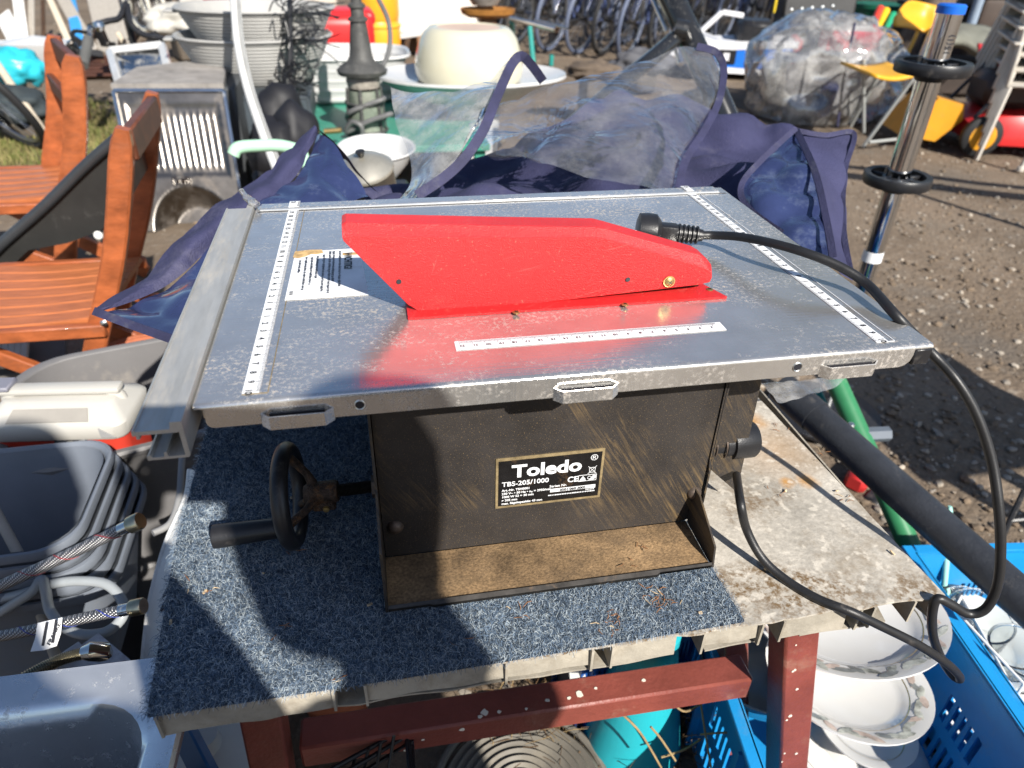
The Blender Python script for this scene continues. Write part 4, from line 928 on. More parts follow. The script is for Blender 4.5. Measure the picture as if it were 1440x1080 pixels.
def crate(name, label, c, lx, ly, h, rz, m):
    t = thing(name, label, 'crate', c, 'blue stacking crates by the bench', rz); M_ = t.matrix_basis
    def bx(nm, cc, sz, bev=.002):
        s = MB(); s.box((0, 0, 0), sz, None, bev); s.v = [M_ @ (v + Vector(cc)) for v in s.v]; return s.build(nm, m, t)
    bx('floor', (0, 0, .006), (lx, ly, .006))
    wt = .004
    def wall(axis, sgn):
        L = lx if axis == 'x' else ly; off = (ly if axis == 'x' else lx) / 2 * sgn
        s = MB(); n = 4; seg = L / n
        def b_(u0, u1, z0, z1, th=wt, o=0):
            cc = ((u0 + u1) / 2, off + o, (z0 + z1) / 2) if axis == 'x' else (off + o, (u0 + u1) / 2, (z0 + z1) / 2)
            sz = (u1 - u0, th, z1 - z0) if axis == 'x' else (th, u1 - u0, z1 - z0)
            s.box(cc, sz)
        rows_ = [(.03 * h / .25, .085 * h / .25), (.11 * h / .25, .165 * h / .25)]
        b_(-L / 2, L / 2, 0, rows_[0][0]); b_(-L / 2, L / 2, rows_[0][1], rows_[1][0]); b_(-L / 2, L / 2, rows_[1][1], h)
        for z0, z1 in rows_:
            for k in range(n):
                u = -L / 2 + seg * k
                b_(u, u + seg * .22, z0, z1); b_(u + seg * .78, u + seg, z0, z1)
                for q in range(1, 5): uu = u + seg * (.22 + .56 * q / 5); b_(uu - seg * .028, uu + seg * .028, z0, z1)
        s.v = [M_ @ v for v in s.v]; w_ = s.build('wall', m, t, smooth=False)
        for k in range(n + 1):
            u = -L / 2 + seg * k; s = MB(); cc = (u, off + sgn * .008, h * .46) if axis == 'x' else (off + sgn * .008, u, h * .46)
            s.box(cc, (.005, .014, h * .86) if axis == 'x' else (.014, .005, h * .86)); s.v = [M_ @ v for v in s.v]; s.build('rib', m, w_)
    for a, g_ in (('x', 1), ('x', -1), ('y', 1), ('y', -1)): wall(a, g_)
    for sg in (1, -1):
        bx('rim', (0, sg * (ly / 2 + .008), h - .004), (lx + .036, .020, .008)); bx('rim', (sg * (lx / 2 + .008), 0, h - .0035), (.020, ly - .004, .008))
    return t
RZc = .255
a = AZ(1326, 838, RZc); b = AZ(1440, 1000, RZc); ev = (b - a).normalized(); nv_ = V(-ev.y, ev.x, 0)   # wall line towards the camera
ang = math.atan2(ev.y, ev.x)
# crate holding the plates lies on the -x side of that line, the next crate on the other side
side = V(ev.y, -ev.x, 0)
if side.x > 0: side = -side
LXc, LYc = .56, .36
cA = a + ev * (.22) + side * (LYc / 2 + .018); cA.z = 0
crate('crate', 'blue slotted crate under the bench full of white plates', cA, LXc, LYc, .255, ang, MT['crate'])
cB = a + ev * (.17) - side * (LYc / 2 + .024); cB.z = 0
crate('crate', 'blue slotted crate right of the plates holding glassware and a rack', cB, LXc, LYc, .235, ang, MT['crate'])
cD = AZ(1040, 1080, 0) + V(-.13, .30, 0)
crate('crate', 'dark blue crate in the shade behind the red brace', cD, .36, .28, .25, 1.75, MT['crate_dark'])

def plate_prof(r, d): return [(.0001, 0), (r * .62, 0), (r * .70, d * .25), (r * .80, d * .62), (r, d), (r * 1.0, d + .003), (r * .79, d * .62 + .004), (r * .68, d * .25 + .004), (r * .6, .004), (.0001, .004)]
def plate(name, label, c, r, tilt, deco=1, sx=1.0, d=.022, cat='plate'):
    t = thing(name, label, cat, c, 'white china in the blue crate')
    M_ = Matrix.Translation(c) @ Euler(tilt).to_matrix().to_4x4()
    s = MB(); s.lathe(plate_prof(r, d), 56, (0, 0, 0), None, 1.0, sx); s.v = [M_ @ v for v in s.v]; s.build('dish', MT['china'], t)
    if deco:
        s = MB(); s.lathe([(r * .735, d * .40 + .0043), (r * .75, d * .46 + .0046)], 56, (0, 0, .0003), None, 1.0, sx); s.v = [M_ @ v for v in s.v]; s.build('gold_line', MT['gold'], t)
    if deco > 1:
        q = random.Random(int(r * 1e4)); s = MB()
        for k in range(46):
            an = k / 46 * 6.283 + q.uniform(-.05, .05); rr = r * q.uniform(.80, .92); s.cur = q.choice([0, 0, 1, 2])
            pts = []; ln = r * q.uniform(.08, .12); wd = r * .045; ro = an + q.uniform(.5, 2.6)
            for kk in range(8):
                th = kk * math.pi / 4; x_ = math.cos(th) * ln * (1 if abs(math.cos(th)) < .9 else 1.15); y_ = math.sin(th) * wd
                X_ = rr * math.cos(an) + x_ * math.cos(ro) - y_ * math.sin(ro); Y_ = rr * math.sin(an) + x_ * math.sin(ro) + y_ * math.cos(ro)
                R__ = math.hypot(X_, Y_)
                if R__ > r * .985: X_ *= r * .985 / R__; Y_ *= r * .985 / R__; R__ = r * .985
                if R__ < r * .79: X_ *= r * .79 / R__; Y_ *= r * .79 / R__; R__ = r * .79
                zz = d * .62 + .004 + (R__ - r * .79) / (r * .21) * (d * .38 - .001)
                pts.append(V(X_, Y_ * sx, zz + .0008))
            s.add([M_ @ p for p in pts], [tuple(range(8))])
        s.build('leaf_print', [MT['leafprint'], MT['leafprint2'], MT['leafprint3']], t, smooth=False, kind='stuff')
    return t
pl1 = P(1196, 880, 1.02)
plate('oval_platter', 'oval white platter with leaf border, topmost of the crockery', P(1190, 880, 1.0), .138, (-.10, .02, .1), 2, .80)
plate('plate', 'white plate with leaf border just below the oval platter', P(1185, 965, 1.05), .120, (-.06, .10, 0), 2, .92)
plate('saucer', 'small white plate with a gold line on the upturned bowl', P(1215, 1028, 1.12), .074, (-.05, .05, 0), 1, 1.0, .012)
bw = thing('china_bowl', 'upturned white china bowl low in the plate crate', 'bowl', P(1205, 1075, 1.16), 'white china in the blue crate')
s = MB(); s.lathe([(.0001, .058), (.05, .057), (.075, .052), (.105, .030), (.125, 0), (.128, -.03), (.13, -.10)], 48, P(1205, 1062, 1.17)); s.build('bowl_wall', MT['china'], bw)
bx_ = thing('folded_napkin', 'white folded plastic lid beside the red bench leg', 'lid', P(1150, 1070, 1.1))
s = MB(); s.box(P(1152, 1072, 1.10), (.06, .10, .004), (.2, .3, .5), bev=.001); s.build('lid_panel', MT['china'], bx_)
s = MB(); s.box(P(1152, 1072, 1.10) + V(0, 0, .004), (.045, .085, .003), (.2, .3, .5), bev=.001); s.build('lid_ridge', MT['china'], bx_)
MT['greyglass'] = mat('grey_glazed_ware', (0.30, 0.34, 0.35), 0.1, var=0.1, coat=0.6)
gb = thing('grey_bowl', 'pale grey glazed bowl behind the red bench leg', 'bowl', P(1070, 945, 1.12))
s = MB(); s.lathe([(.0001, -.03), (.05, -.028), (.085, 0), (.10, .04), (.097, .041), (.08, .004), (.048, -.022), (.0001, -.024)], 40, P(1068, 945, 1.12)); s.build('bowl_wall', MT['greyglass'], gb)
fk = thing('cutlery', 'pair of steel fork tips poking out beside the crate wall', 'cutlery', P(1390, 1075, 1.15))
MT['stainless'] = mat('stainless_steel', (0.62, 0.62, 0.61), 0.22, 1.0, var=0.10, vs=9, dirt=(0.30, 0.27, 0.22), ds=10, da=0.25, rvar=.1)
for k in range(3):
    p = P(1375 + 14 * k, 1085 - 2 * k, 1.12); s = MB(); s.tube([p, p + V(.018, .03, .03), p + V(.024, .045, .052)], [.005, .004, .002], 8); s.build('fork', MT['stainless'], fk)
# glassware and wire rack in the right crate
def glass_mat(name, col):
    m = mat(name, col, 0.03, trans=1.0, var=.02, ior=1.45); return m
MT['glass'] = glass_mat('clear_glass', (0.95, 0.98, 0.98))
rk = thing('dish_rack', 'white wire dish rack standing in the right blue crate', 'rack', cB)
MT['white_wire'] = mat('white_coated_wire', (0.80, 0.80, 0.78), 0.4, var=.05)
def wire(pts, r=.0022, nm='wire'): s = MB(); s.tube(pts, r, 8); return s.build(nm, MT['white_wire'], rk)
w1 = P(1322, 835, 1.12); w2 = P(1440, 962, 1.0); w3 = P(1352, 838, 1.16); w4 = P(1440, 940, 1.04)
wire([w1, w2]); wire([w3, P(1428, 975, 1.0)]); wire([P(1330, 880, 1.1), P(1352, 838, 1.16)]); wire([w1 - V(0, 0, .06), w2 - V(0, 0, .06)]); wire([w1, w1 - V(0, 0, .16)]); wire([w2, w2 - V(0, 0, .16)]); wire([w3, w3 - V(0, 0, .16)])
for i, (px, py, d, r) in enumerate(((1395, 900, 1.12, .075), (1432, 935, 1.08, .05), (1360, 880, 1.22, .06))):
    c = P(px, py, d); gt = thing('glass_dish', ('large clear glass dish in the right blue crate', 'small clear glass jar at the right edge of the crate', 'clear glass bowl at the far end of the right crate')[i], 'dish', c, 'glassware in the right crate')
    s = MB(); s.lathe([(.0001, -.03), (r * .6, -.03), (r * .95, -.005), (r, .03), (r * .97, .03), (r * .92, -.002), (r * .58, -.026), (.0001, -.026)], 40, c); s.build('glass_wall', MT['glass'], gt)
    s = MB(); s.torus(c + V(0, 0, .031), (0, 0, 1), r, .002, 40, 8); s.build('lip', MT['glass'], gt)
for i, (px, py, d) in enumerate(((1380, 880, 1.2), (1420, 1000, 1.14))):
    plate('side_plate', ('white side plate under the glassware at the back of the right crate', 'white side plate near the front of the right crate')[i], P(px, py, d) - V(0, 0, .05), .10, (.1, .1, 0), 0)
MT['mintplastic'] = mat('mint_plastic', (0.35, 0.68, 0.60), 0.4, var=.06)
for i, (p0, p1) in enumerate(((P(1292, 838, 1.28), P(1305, 768, 1.24)), (P(1328, 822, 1.25), P(1336, 712, 1.2)))):
    t = thing('plastic_spoon', ('short mint plastic spoon handle standing by the crate', 'tall mint plastic spoon handle beside the pipe')[i], 'handle', p0, 'mint plastic spoon handles')
    s = MB(); s.tube([p0, p0 * .5 + p1 * .5, p1 * .9 + p0 * .1, p1], [.005, .006, .009 if i == 0 else .006, .006 if i == 0 else .003], 10); s.build('shaft', MT['mintplastic'], t)
    s = MB(); s.lathe([(.0001, -.02), (.018, -.012), (.022, 0), (.016, .012), (.0001, .02)], 14, p0 - V(0, 0, .02), None, 1, .4); s.build('spoon_bowl', MT['mintplastic'], t)

MT['pipe'] = mat('dark_painted_pipe', (0.030, 0.033, 0.040), 0.42, 0.0, var=.25, vs=12, bump=.1, bs=200, dirt=(.12, .11, .10), ds=18, da=.15)
pp_ = thing('steel_pipe', 'long dark painted pipe lying slantwise past the bench corner', 'pipe', P(1270, 700, 1.1))
A_, B__ = P(1100, 545, 1.32), P(1470, 872, .98)
dA = (B__ - A_).normalized()
s = MB(); pts = [A_ + dA * (i / 10) * (B__ - A_).length for i in range(11)]; s.tube(pts, .0285, 28, caps=True); s.build('tube', MT['pipe'], pp_)
s = MB(); s.tube([A_ + dA * .028, A_ + dA * .085], .0305, 28); s.build('coupling', MT['pipe'], pp_)
MT['greenmetal'] = mat('green_painted_steel', (0.035, 0.20, 0.085), 0.4, var=.15, vs=10, dirt=(.2, .2, .14), ds=20, da=.15)
MT['teal'] = mat('teal_painted_steel', (0.02, 0.24, 0.21), 0.4, var=.12, vs=10, dirt=(.2, .2, .14), ds=20, da=.15)
gf = thing('green_stand', 'green tubular stand with a grey rubber foot behind the pipe', 'stand', AZ(1240, 640, 0))
g1, g2 = P(1168, 520, 1.55), P(1212, 618, 1.50)
s = MB(); s.tube([g1, g2, g2 + (g2 - g1) * 1.8], .0215, 20); s.build('main_tube', MT['greenmetal'], gf)
s = MB(); s.tube([P(1148, 548, 1.6), P(1190, 640, 1.52)], .010, 12); s.build('thin_tube', MT['teal'], gf)
s = MB(); s.tube([P(1205, 612, 1.5), P(1250, 610, 1.5)], .016, 6); s.build('foot', mat('grey_rubber', (.11, .13, .16), .6), gf)
s = MB(); s.lathe([(.0001, .004), (.006, .003), (.008, -.002)], 12, P(1197, 597, 1.47)); s.build('bolt', MT['zinc'], gf)
tl = thing('garden_tool', 'red and black tool lying on the ground under the pipe', 'tool', AZ(1235, 690, .05))
s = MB(); s.box(P(1212, 668, 1.75), (.10, .05, .05), (0, 0, .6), bev=.01); s.build('red_casing', mat('red_casing', (.5, .03, .03), .35, var=.1), tl)
s = MB(); s.box(P(1235, 700, 1.74), (.12, .06, .05), (0, 0, .6), bev=.012); s.build('black_grip', MT['bplastic'], tl)
s = MB(); s.tube([P(1200, 640, 1.8), P(1180, 610, 1.85)], .02, 10); s.build('nozzle', MT['stainless'], tl)
rd = thing('black_rod_frame', 'thin black rod frame at the right edge beside the pipe', 'frame', AZ(1425, 720, 0))
s = MB(); s.tube([P(1440, 690, 1.5), P(1411, 752, 1.5), P(1380, 830, 1.5)], .006, 8); s.build('rod', MT['bplastic'], rd)
s = MB(); s.tube([P(1420, 732, 1.5), P(1470, 728, 1.5)], .006, 8); s.build('rod', MT['bplastic'], rd)

# ------------------------------------------------------------------ left side: tubs, cooler, hoses, sink
MT['greytub'] = mat('grey_tub_plastic', (0.165, 0.185, 0.22), 0.45, var=.08, vs=6, bump=.05, bs=400, dirt=(.22, .20, .18), ds=7, da=.2)
MT['greytub2'] = mat('taupe_tub_plastic', (0.15, 0.145, 0.145), 0.5, var=.08, vs=6, dirt=(.3, .27, .23), ds=7, da=.2)
def tub(name, label, c, lx, ly, h, rz, m, rim=.014, taper=.82, group=None, rot=(0, 0, 0), ridges=0, sq_=.06):
    t = thing(name, label, 'tub', c, group)
    M_ = Matrix.Translation(Vector(c)) @ Euler((rot[0], rot[1], rz)).to_matrix().to_4x4()
    def ring(k, z, sh=0): return [M_ @ V(x, y, z) for x, y in rrect(lx * k + sh, ly * k + sh, sq_ * max(k, .5), 6)]
    s = MB(); n = 8; rs = []
    for i in range(n + 1):
        f = i / n; rs.append(ring(taper + (1 - taper) * f, h * f))
    s.loft(rs, True, False); s.loft([ring(taper + (1 - taper) * i / n, h * i / n + (.004 if i == 0 else 0), -.006) for i in range(n + 1)], True, False); s.build('wall', m, t)
    s = MB()
    s.loft([ring(1, h - .010, rim * 1.7), ring(1, h - .002, rim * 2), ring(1, h + .003, rim * 1.6), ring(1, h + .004, rim * .8), ring(1, h + .001, 0), ring(1, h - .006, -.005)]); s.build('rim', m, t)
    for k in range(ridges):
        f = .25 + .6 * k / max(1, ridges - 1); kk = taper + (1 - taper) * f
        s = MB(); s.loft([ring(kk, h * f - .007, .001), ring(kk, h * f - .002, .010), ring(kk, h * f + .002, .010), ring(kk, h * f + .007, .001)]); s.build('ridge', m, t)
    return t
zr = .455
a = AZ(150, 634, zr); b = AZ(100, 752, zr)
e1 = (b - a); Ls = e1.length; e1.normalize(); out = V(-e1.y, e1.x, 0); out = out if out.x < 0 else -out
ctr = (a + b) / 2 + out * .24
rz_ = math.atan2(out.y, out.x)
words = ['topmost', 'second', 'third', 'fourth', 'lowest']
for k in range(5):
    c = ctr + V(0, 0, -.20 - .020 * k - zr + zr); c.z = zr - .20 - .020 * k
    tub('storage_tub', f'{words[k]} grey tub of the nested stack left of the bench', c - out * (.004 * k), .49 + .004 * k, Ls + .045 + .004 * k, .20, rz_, MT['greytub'], .008, .80, 'nested grey tubs beside the bench', sq_=.05)
bxs = thing('low_box', 'dark box carrying the nested grey tubs', 'box', V(ctr.x, ctr.y, 0))
s = MB(); s.box(V(ctr.x, ctr.y, (zr - .29) / 2), (.40, .22, zr - .292), (0, 0, rz_), bev=.006); s.build('box_body', MT['bplastic'], bxs)
s = MB(); s.box(V(ctr.x, ctr.y, zr - .296), (.41, .23, .01), (0, 0, rz_), bev=.003); s.build('box_lid', MT['bplastic'], bxs)
c2 = AZ(110, 570, .42)
tub('storage_tub', 'larger taupe grey tub holding the white and red cooler', V(c2.x + .075, c2.y + .03, .06), .36, .34, .36, .28, MT['greytub2'], .014, .86, None, ridges=1, sq_=.10)
# cooler: red base, white shouldered lid with handle
cc = P(103, 590, 1.16); MT['cooler_w'] = mat('white_cooler_plastic', (.44, .425, .39), .45, var=.05, vs=5, dirt=(.40, .36, .30), ds=12, da=.2); MT['cooler_r'] = mat('red_cooler_plastic', (.55, .05, .03), .42, var=.08)
cool = thing('cool_box', 'small white and red cool box sitting in the taupe tub', 'cool box', cc + V(0, 0, -.12))
RZc_ = -.11
Mc = Matrix.Translation(cc) @ Matrix.Rotation(RZc_, 4, 'Z')
def rr_ring(w_, d_, z, r=.02): return [Mc @ V(x, y, z) for x, y in rrect(w_, d_, r, 4)]
s = MB(); s.loft([rr_ring(.185, .095, -.12), rr_ring(.200, .108, -.006), rr_ring(.202, .110, 0)], True, True); s.build('base', MT['cooler_r'], cool)
s = MB(); s.loft([rr_ring(.206, .114, .0005), rr_ring(.212, .118, .005), rr_ring(.214, .120, .026), rr_ring(.206, .113, .032), rr_ring(.172, .056, .050, .012), rr_ring(.165, .048, .053, .012)], True, True); lid = s.build('lid', MT['cooler_w'], cool)
s = MB()
for sx in (-1, 1): s.tube([Mc @ V(sx * .090, 0, .015), Mc @ V(sx * .084, 0, .046), Mc @ V(sx * .074, 0, .058)], .011, 10)
s.build('handle_arm', MT['cooler_w'], cool, kind='stuff')
s = MB(); s.box(Mc @ V(0, 0, .061), (.185, .026, .013), (0, 0, RZc_), bev=.006, seg=2); s.build('handle_bar', MT['cooler_w'], cool)
s = MB(); s.prism([Mc @ V(-.066, -.0545, .0333), Mc @ V(.055, -.0545, .0333), Mc @ V(.050, -.035, .0455), Mc @ V(-.060, -.035, .0455)], Mc.to_3x3() @ V(0, -.0012, .0016)); s.build('painted_grip_recess', mat('recess_shade', (.30, .28, .25), .6, var=.1), cool)  # greyer panel paints the shade inside the grip recess
s = MB(); s.box(Mc @ V(-.086, 0, .070), (.032, .034, .008), (0, 0, RZc_), bev=.002); s.build('end_label', mat('grey_label', (.2, .2, .24), .5), cool)
s = MB(); s.tube([Mc @ V(.020, -.056, -.008), Mc @ V(.020, -.074, -.014)], .010, 12); s.build('latch_knob', mat('tarnished_knob', (.24, .23, .20), .4, .6), cool)
s = MB(); s.box(Mc @ V(.02, -.057, -.010), (.05, .006, .026), (0, 0, RZc_), bev=.004); s.build('latch_plate', MT['bplastic'], cool)
s = MB(); s.prism([Mc @ V(.070, -.0605, .008), Mc @ V(.092, -.0605, .007), Mc @ V(.070, -.0605, .025)], Mc.to_3x3() @ V(0, -.002, 0)); s.build('drain_tab', mat('grey_tab', (.3, .3, .3), .5), cool)
# braided hoses
def braid_mat(name, accent):
    m = mat(name, (.50, .50, .50), .35, .7, var=.1)
    N, K, b_ = nodes(m); tc = N.new('ShaderNodeTexCoord'); wv = []
    for rot in (.9, -.9):
        mp = N.new('ShaderNodeMapping'); mp.inputs['Rotation'].default_value = (0, rot, 0); K.new(tc.outputs['Object'], mp.inputs[0])
        wv_ = N.new('ShaderNodeTexWave'); wv_.inputs['Scale'].default_value = 120; K.new(mp.outputs[0], wv_.inputs['Vector']); wv.append(wv_)
    mm = N.new('ShaderNodeMath'); mm.operation = 'MULTIPLY'; K.new(wv[0].outputs['Fac'], mm.inputs[0]); K.new(wv[1].outputs['Fac'], mm.inputs[1])
    mx = N.new('ShaderNodeMix'); mx.data_type = 'RGBA'; K.new(mm.outputs[0], mx.inputs[0]); mx.inputs[6].default_value = (.10, .10, .11, 1); mx.inputs[7].default_value = (.72, .72, .72, 1); K.new(mx.outputs[2], b_.inputs['Base Color'])
    bp = N.new('ShaderNodeBump'); bp.inputs['Strength'].default_value = .6; bp.inputs['Distance'].default_value = .002; K.new(mm.outputs[0], bp.inputs['Height']); K.new(bp.outputs[0], b_.inputs['Normal'])
    return m
MT['braid'] = braid_mat('braided_steel', (1, 0, 0))
MT['nut'] = mat('brass_nut', (.52, .45, .30), .3, 1.0, var=.15, vs=60)
def hose(label, pts, r, thread):
    t = thing('braided_hose', label, 'hose', pts[0], 'braided tap hoses over the grey tubs')
    c = catmull(pts, 14); s = MB(); s.tube(c, r, 16); s.build('braid', MT['braid'], t)
    d_ = (pts[-1] - pts[-2]).normalized(); e = pts[-1]
    s = MB(); s.tube([e - d_ * .002, e + d_ * .010], r * 1.12, 18); s.build('ferrule', MT['stainless'], t)
    s = MB(); s.tube([e + d_ * .010, e + d_ * .0115, e + d_ * .024, e + d_ * .0255], [r * 1.3, r * 1.5, r * 1.5, r * 1.35], 16); s.build('nut', MT['nut'], t)
    s = MB(); q = []
    for i in range(len(c)):
        tt = (c[min(i + 1, len(c) - 1)] - c[max(i - 1, 0)]).normalized(); u = tt.orthogonal().normalized(); w_ = tt.cross(u); aa = i * .55; q.append(c[i] + (u * math.cos(aa) + w_ * math.sin(aa)) * r * 1.0)
    s.tube(q, r * .10, 5); s.build('tracer_thread', thread, t)
    return t
h1 = hose('braided steel hose with a red tracer and brass nut, upper of two', [P(-30, 838, .84), P(40, 806, .83), P(100, 778, .82), P(172, 744, .81)], .0068, mat('red_tracer', (.3, .03, .04), .5))
h2 = hose('braided steel hose with a blue tracer and white tag, lower of two', [P(-30, 900, .80), P(40, 887, .79), P(100, 873, .785), P(172, 858, .78)], .0062, mat('blue_tracer', (.03, .05, .3), .5))
tg = [P(53, 876, .776), P(88, 868, .774), P(86, 890, .770), P(80, 908, .768), P(62, 914, .768), P(43, 916, .770), P(50, 896, .774)]
s = MB(); s.prism(tg, (0, -.0006, .0002)); tgo = s.build('paper_tag', MT['white_print'], h2, smooth=False)
tx = (P(80, 873, .772) - P(63, 906, .766)).normalized(); ty = (P(62, 888, .77) - P(82, 884, .769)).normalized(); ty = (ty - tx * ty.dot(tx)).normalized()
s = MB(); text_into(s, 'FRANKE', .0065, P(71, 908, .7665), tx, ty, 'LEFT', .00015, 1.0, .0012); s.bar(P(60, 908, .7665), P(66, 875, .770), .0028, .0003, FWD); s.bar(P(74, 904, .7655), P(79, 871, .769), .0028, .0003, FWD); s.build('tag_print', MT['black_print'], h2, smooth=False)
MT['cleartube'] = mat('cloudy_tube', (.42, .45, .47), .25, var=.1, alpha=.72, spec=.6)
ct = thing('clear_hose', 'cloudy clear hose looped over the grey tubs', 'hose', P(80, 850, .88))
lp_ = [(-20, 875, .90), (10, 855, .89), (45, 832, .88), (58, 815, .88), (64, 830, .88), (70, 858, .88), (88, 880, .87), (115, 892, .86), (150, 888, .86), (172, 868, .86), (172, 845, .87), (150, 822, .88), (110, 817, .885), (70, 822, .89), (30, 835, .90), (-20, 845, .91)]
s = MB(); s.tube(catmull([P(*p) for p in lp_], 8), .0062, 14); s.build('tube', MT['cleartube'], ct)
s = MB(); s.tube(catmull([P(*p) + FWD * .001 for p in lp_], 8), .0035, 10); s.build('bore', mat('hose_bore', (.20, .22, .24), .4), ct)
cp = thing('cream_pipe', 'thin cream plastic pipe slanting down beside the hoses', 'pipe', P(80, 920, .95))
s = MB(); s.tube([P(-8, 716, .99), P(40, 805, .96), P(60, 870, .94), P(82, 935, .94)], .0068, 14); s.build('tube', mat('cream_plastic', (.38, .33, .27), .5, var=.1), cp)
# stainless sink bottom left
zs = .50; MT['sink'] = mat('brushed_sink_steel', (.76, .78, .80), .30, .78, var=.08, vs=10, dirt=(.10, .08, .07), ds=60, da=.12, rvar=.08)
sk = thing('steel_sink', 'soiled stainless sink basin at the bottom left corner', 'sink', V(-.27, .02, 0))
c = AZ(110, 935, zs); rim_c = V(c.x - .105, c.y - .165, zs)
Ms = Matrix.Translation(rim_c) @ Matrix.Rotation(-.02, 4, 'Z')
def sring(w_, d_, z, r): return [Ms @ V(x, y, z) for x, y in rrect(w_, d_, r, 8)]
s = MB(); s.loft([sring(.430, .330, -.012, .04), sring(.432, .332, -.002, .04), sring(.426, .326, .002, .04), sring(.418, .318, .001, .04), sring(.378, .262, -.001, .055), sring(.366, .250, -.006, .06), sring(.355, .238, -.028, .06), sring(.335, .218, -.13, .06), sring(.30, .18, -.145, .05)], False, True); s.build('basin', MT['sink'], sk)
s = MB(); s.box(rim_c + V(0, 0, -.30), (.34, .24, .40), None, .01); s.build('plinth', MT['bplastic'], sk)
s = MB(); rg = random.Random(8)
for k in range(70):
    x, y = rg.uniform(-.13, .15), rg.uniform(-.02, .09); p = Ms @ V(x, y, -.143); 
    s.box(p, (rg.uniform(.001, .005), rg.uniform(.001, .003), .001), (0, 0, rg.uniform(0, 3)))
s.build('crumbs', MT['needle'], sk, kind='stuff')
sh_ = thing('shower_hose', 'ribbed metal shower hose lying along the sink rim', 'hose', P(60, 940, .74))
q = catmull([P(-20, 985, .70), P(40, 950, .72), P(85, 928, .74), P(120, 918, .75)], 30); s = MB(); s.tube(q, [.0068 if i % 2 else .0056 for i in range(len(q))], 12); s.build('ribbed_tube', mat('dull_metal_hose', (.30, .28, .22), .35, .9, var=.2, vs=40), sh_)
s = MB(); s.tube([P(118, 918, .75), P(126, 916, .75), P(145, 917, .76), P(152, 922, .765)], [.0075, .010, .0105, .006], 16); s.build('end_fitting', MT['stainless'], sh_)
tb = thing('cardboard_box', 'pale box corner with grey print behind the sink', 'box', P(140, 920, .84))
MT['palebox'] = mat('pale_printed_card', (.55, .56, .60), .7, var=.2, vs=30, dirt=(.2, .18, .22), ds=40, da=.3)
s = MB(); s.prism([P(138, 890, .85), P(186, 930, .83), P(120, 985, .80), P(75, 935, .82)], (0, -.002, -.035)); s.build('top_panel', MT['palebox'], tb, smooth=False)
s = MB(); s.prism([P(112, 905, .84), P(118, 912, .835), P(66, 945, .80), P(60, 940, .81)], (0, 0, .004)); s.build('flap', MT['palebox'], tb, smooth=False)
# white slotted basket left of the bench
bk = thing('white_basket', 'white slotted plastic basket leaning by the left edge of the bench', 'basket', P(235, 880, .88))
MT['wplastic'] = mat('white_plastic', (.66, .66, .64), .4, var=.05, dirt=(.4, .37, .33), ds=10, da=.2)
g = patch(rows([(268, 660, .98), (262, 700, .96), (236, 760, .93), (216, 830, .90), (208, 880, .88), (203, 930, .86)], [(285, 665, .955), (280, 705, .935), (262, 765, .905), (240, 832, .875), (230, 882, .855), (226, 935, .835)], [(310, 680, .96), (306, 720, .94), (292, 780, .91), (272, 845, .88), (262, 895, .86), (258, 945, .84)]), 8, 8)
s = MB(); s.sheet(g); wb = s.build('side_panel', MT['wplastic'], bk, angle=180); md = wb.modifiers.new('wall', 'SOLIDIFY'); md.thickness = .003
for (px, py) in ((236, 830), (232, 850), (228, 872), (224, 892)):
    s = MB(); p = P(px, py, .862); s.tube([p + RIGHT * .006 + UP * .008, p, p - RIGHT * .006 - UP * .009], [.0012, .0032, .0012], 8); s.build('slot', MT['black_print'], bk)
s = MB(); s.tube(catmull([p - FWD * .003 for p in g[0]], 1), .0035, 8); s.build('rim', MT['wplastic'], bk)
gc = thing('grey_conduit', 'thin grey conduit hanging behind the fence end', 'conduit', P(240, 700, 1.0))
s = MB(); s.tube(catmull([P(258, 620, 1.08), P(255, 660, 1.06), P(252, 700, 1.03), P(240, 735, 1.0), P(215, 750, .98)], 6), .005, 10); s.build('tube', mat('grey_conduit_plastic', (.25, .25, .25), .5), gc)
# blue steel post under the board, white canister behind
bp_ = thing('blue_post', 'blue painted steel strut under the left corner of the board', 'post', P(280, 1080, .78))
s = MB(); s.bar(P(248, 1008, .80), P(300, 1110, .74), .026, .014, FWD, .002); s.build('strut', mat('blue_paint', (.02, .10, .25), .4, var=.15, vs=20, dirt=(.3, .3, .32), ds=30, da=.15), bp_)
s = MB(); s.tube([P(240, 1000, .80), P(252, 1014, .798)], .012, 12); s.build('end_plug', MT['bplastic'], bp_)
cn = thing('white_canister', 'white plastic canister standing behind the blue strut', 'canister', AZ(310, 1075, 0))
s = MB(); cpos = P(300, 1080, 1.0); s.lathe([(.0001, .06), (.02, .06), (.03, .055), (.075, .035), (.085, .0), (.085, -.30), (.0001, -.30)], 32, cpos); s.build('body', MT['wplastic'], cn)
s = MB(); s.lathe([(.0001, .085), (.022, .083), (.023, .058)], 20, cpos); s.build('cap', MT['wplastic'], cn)

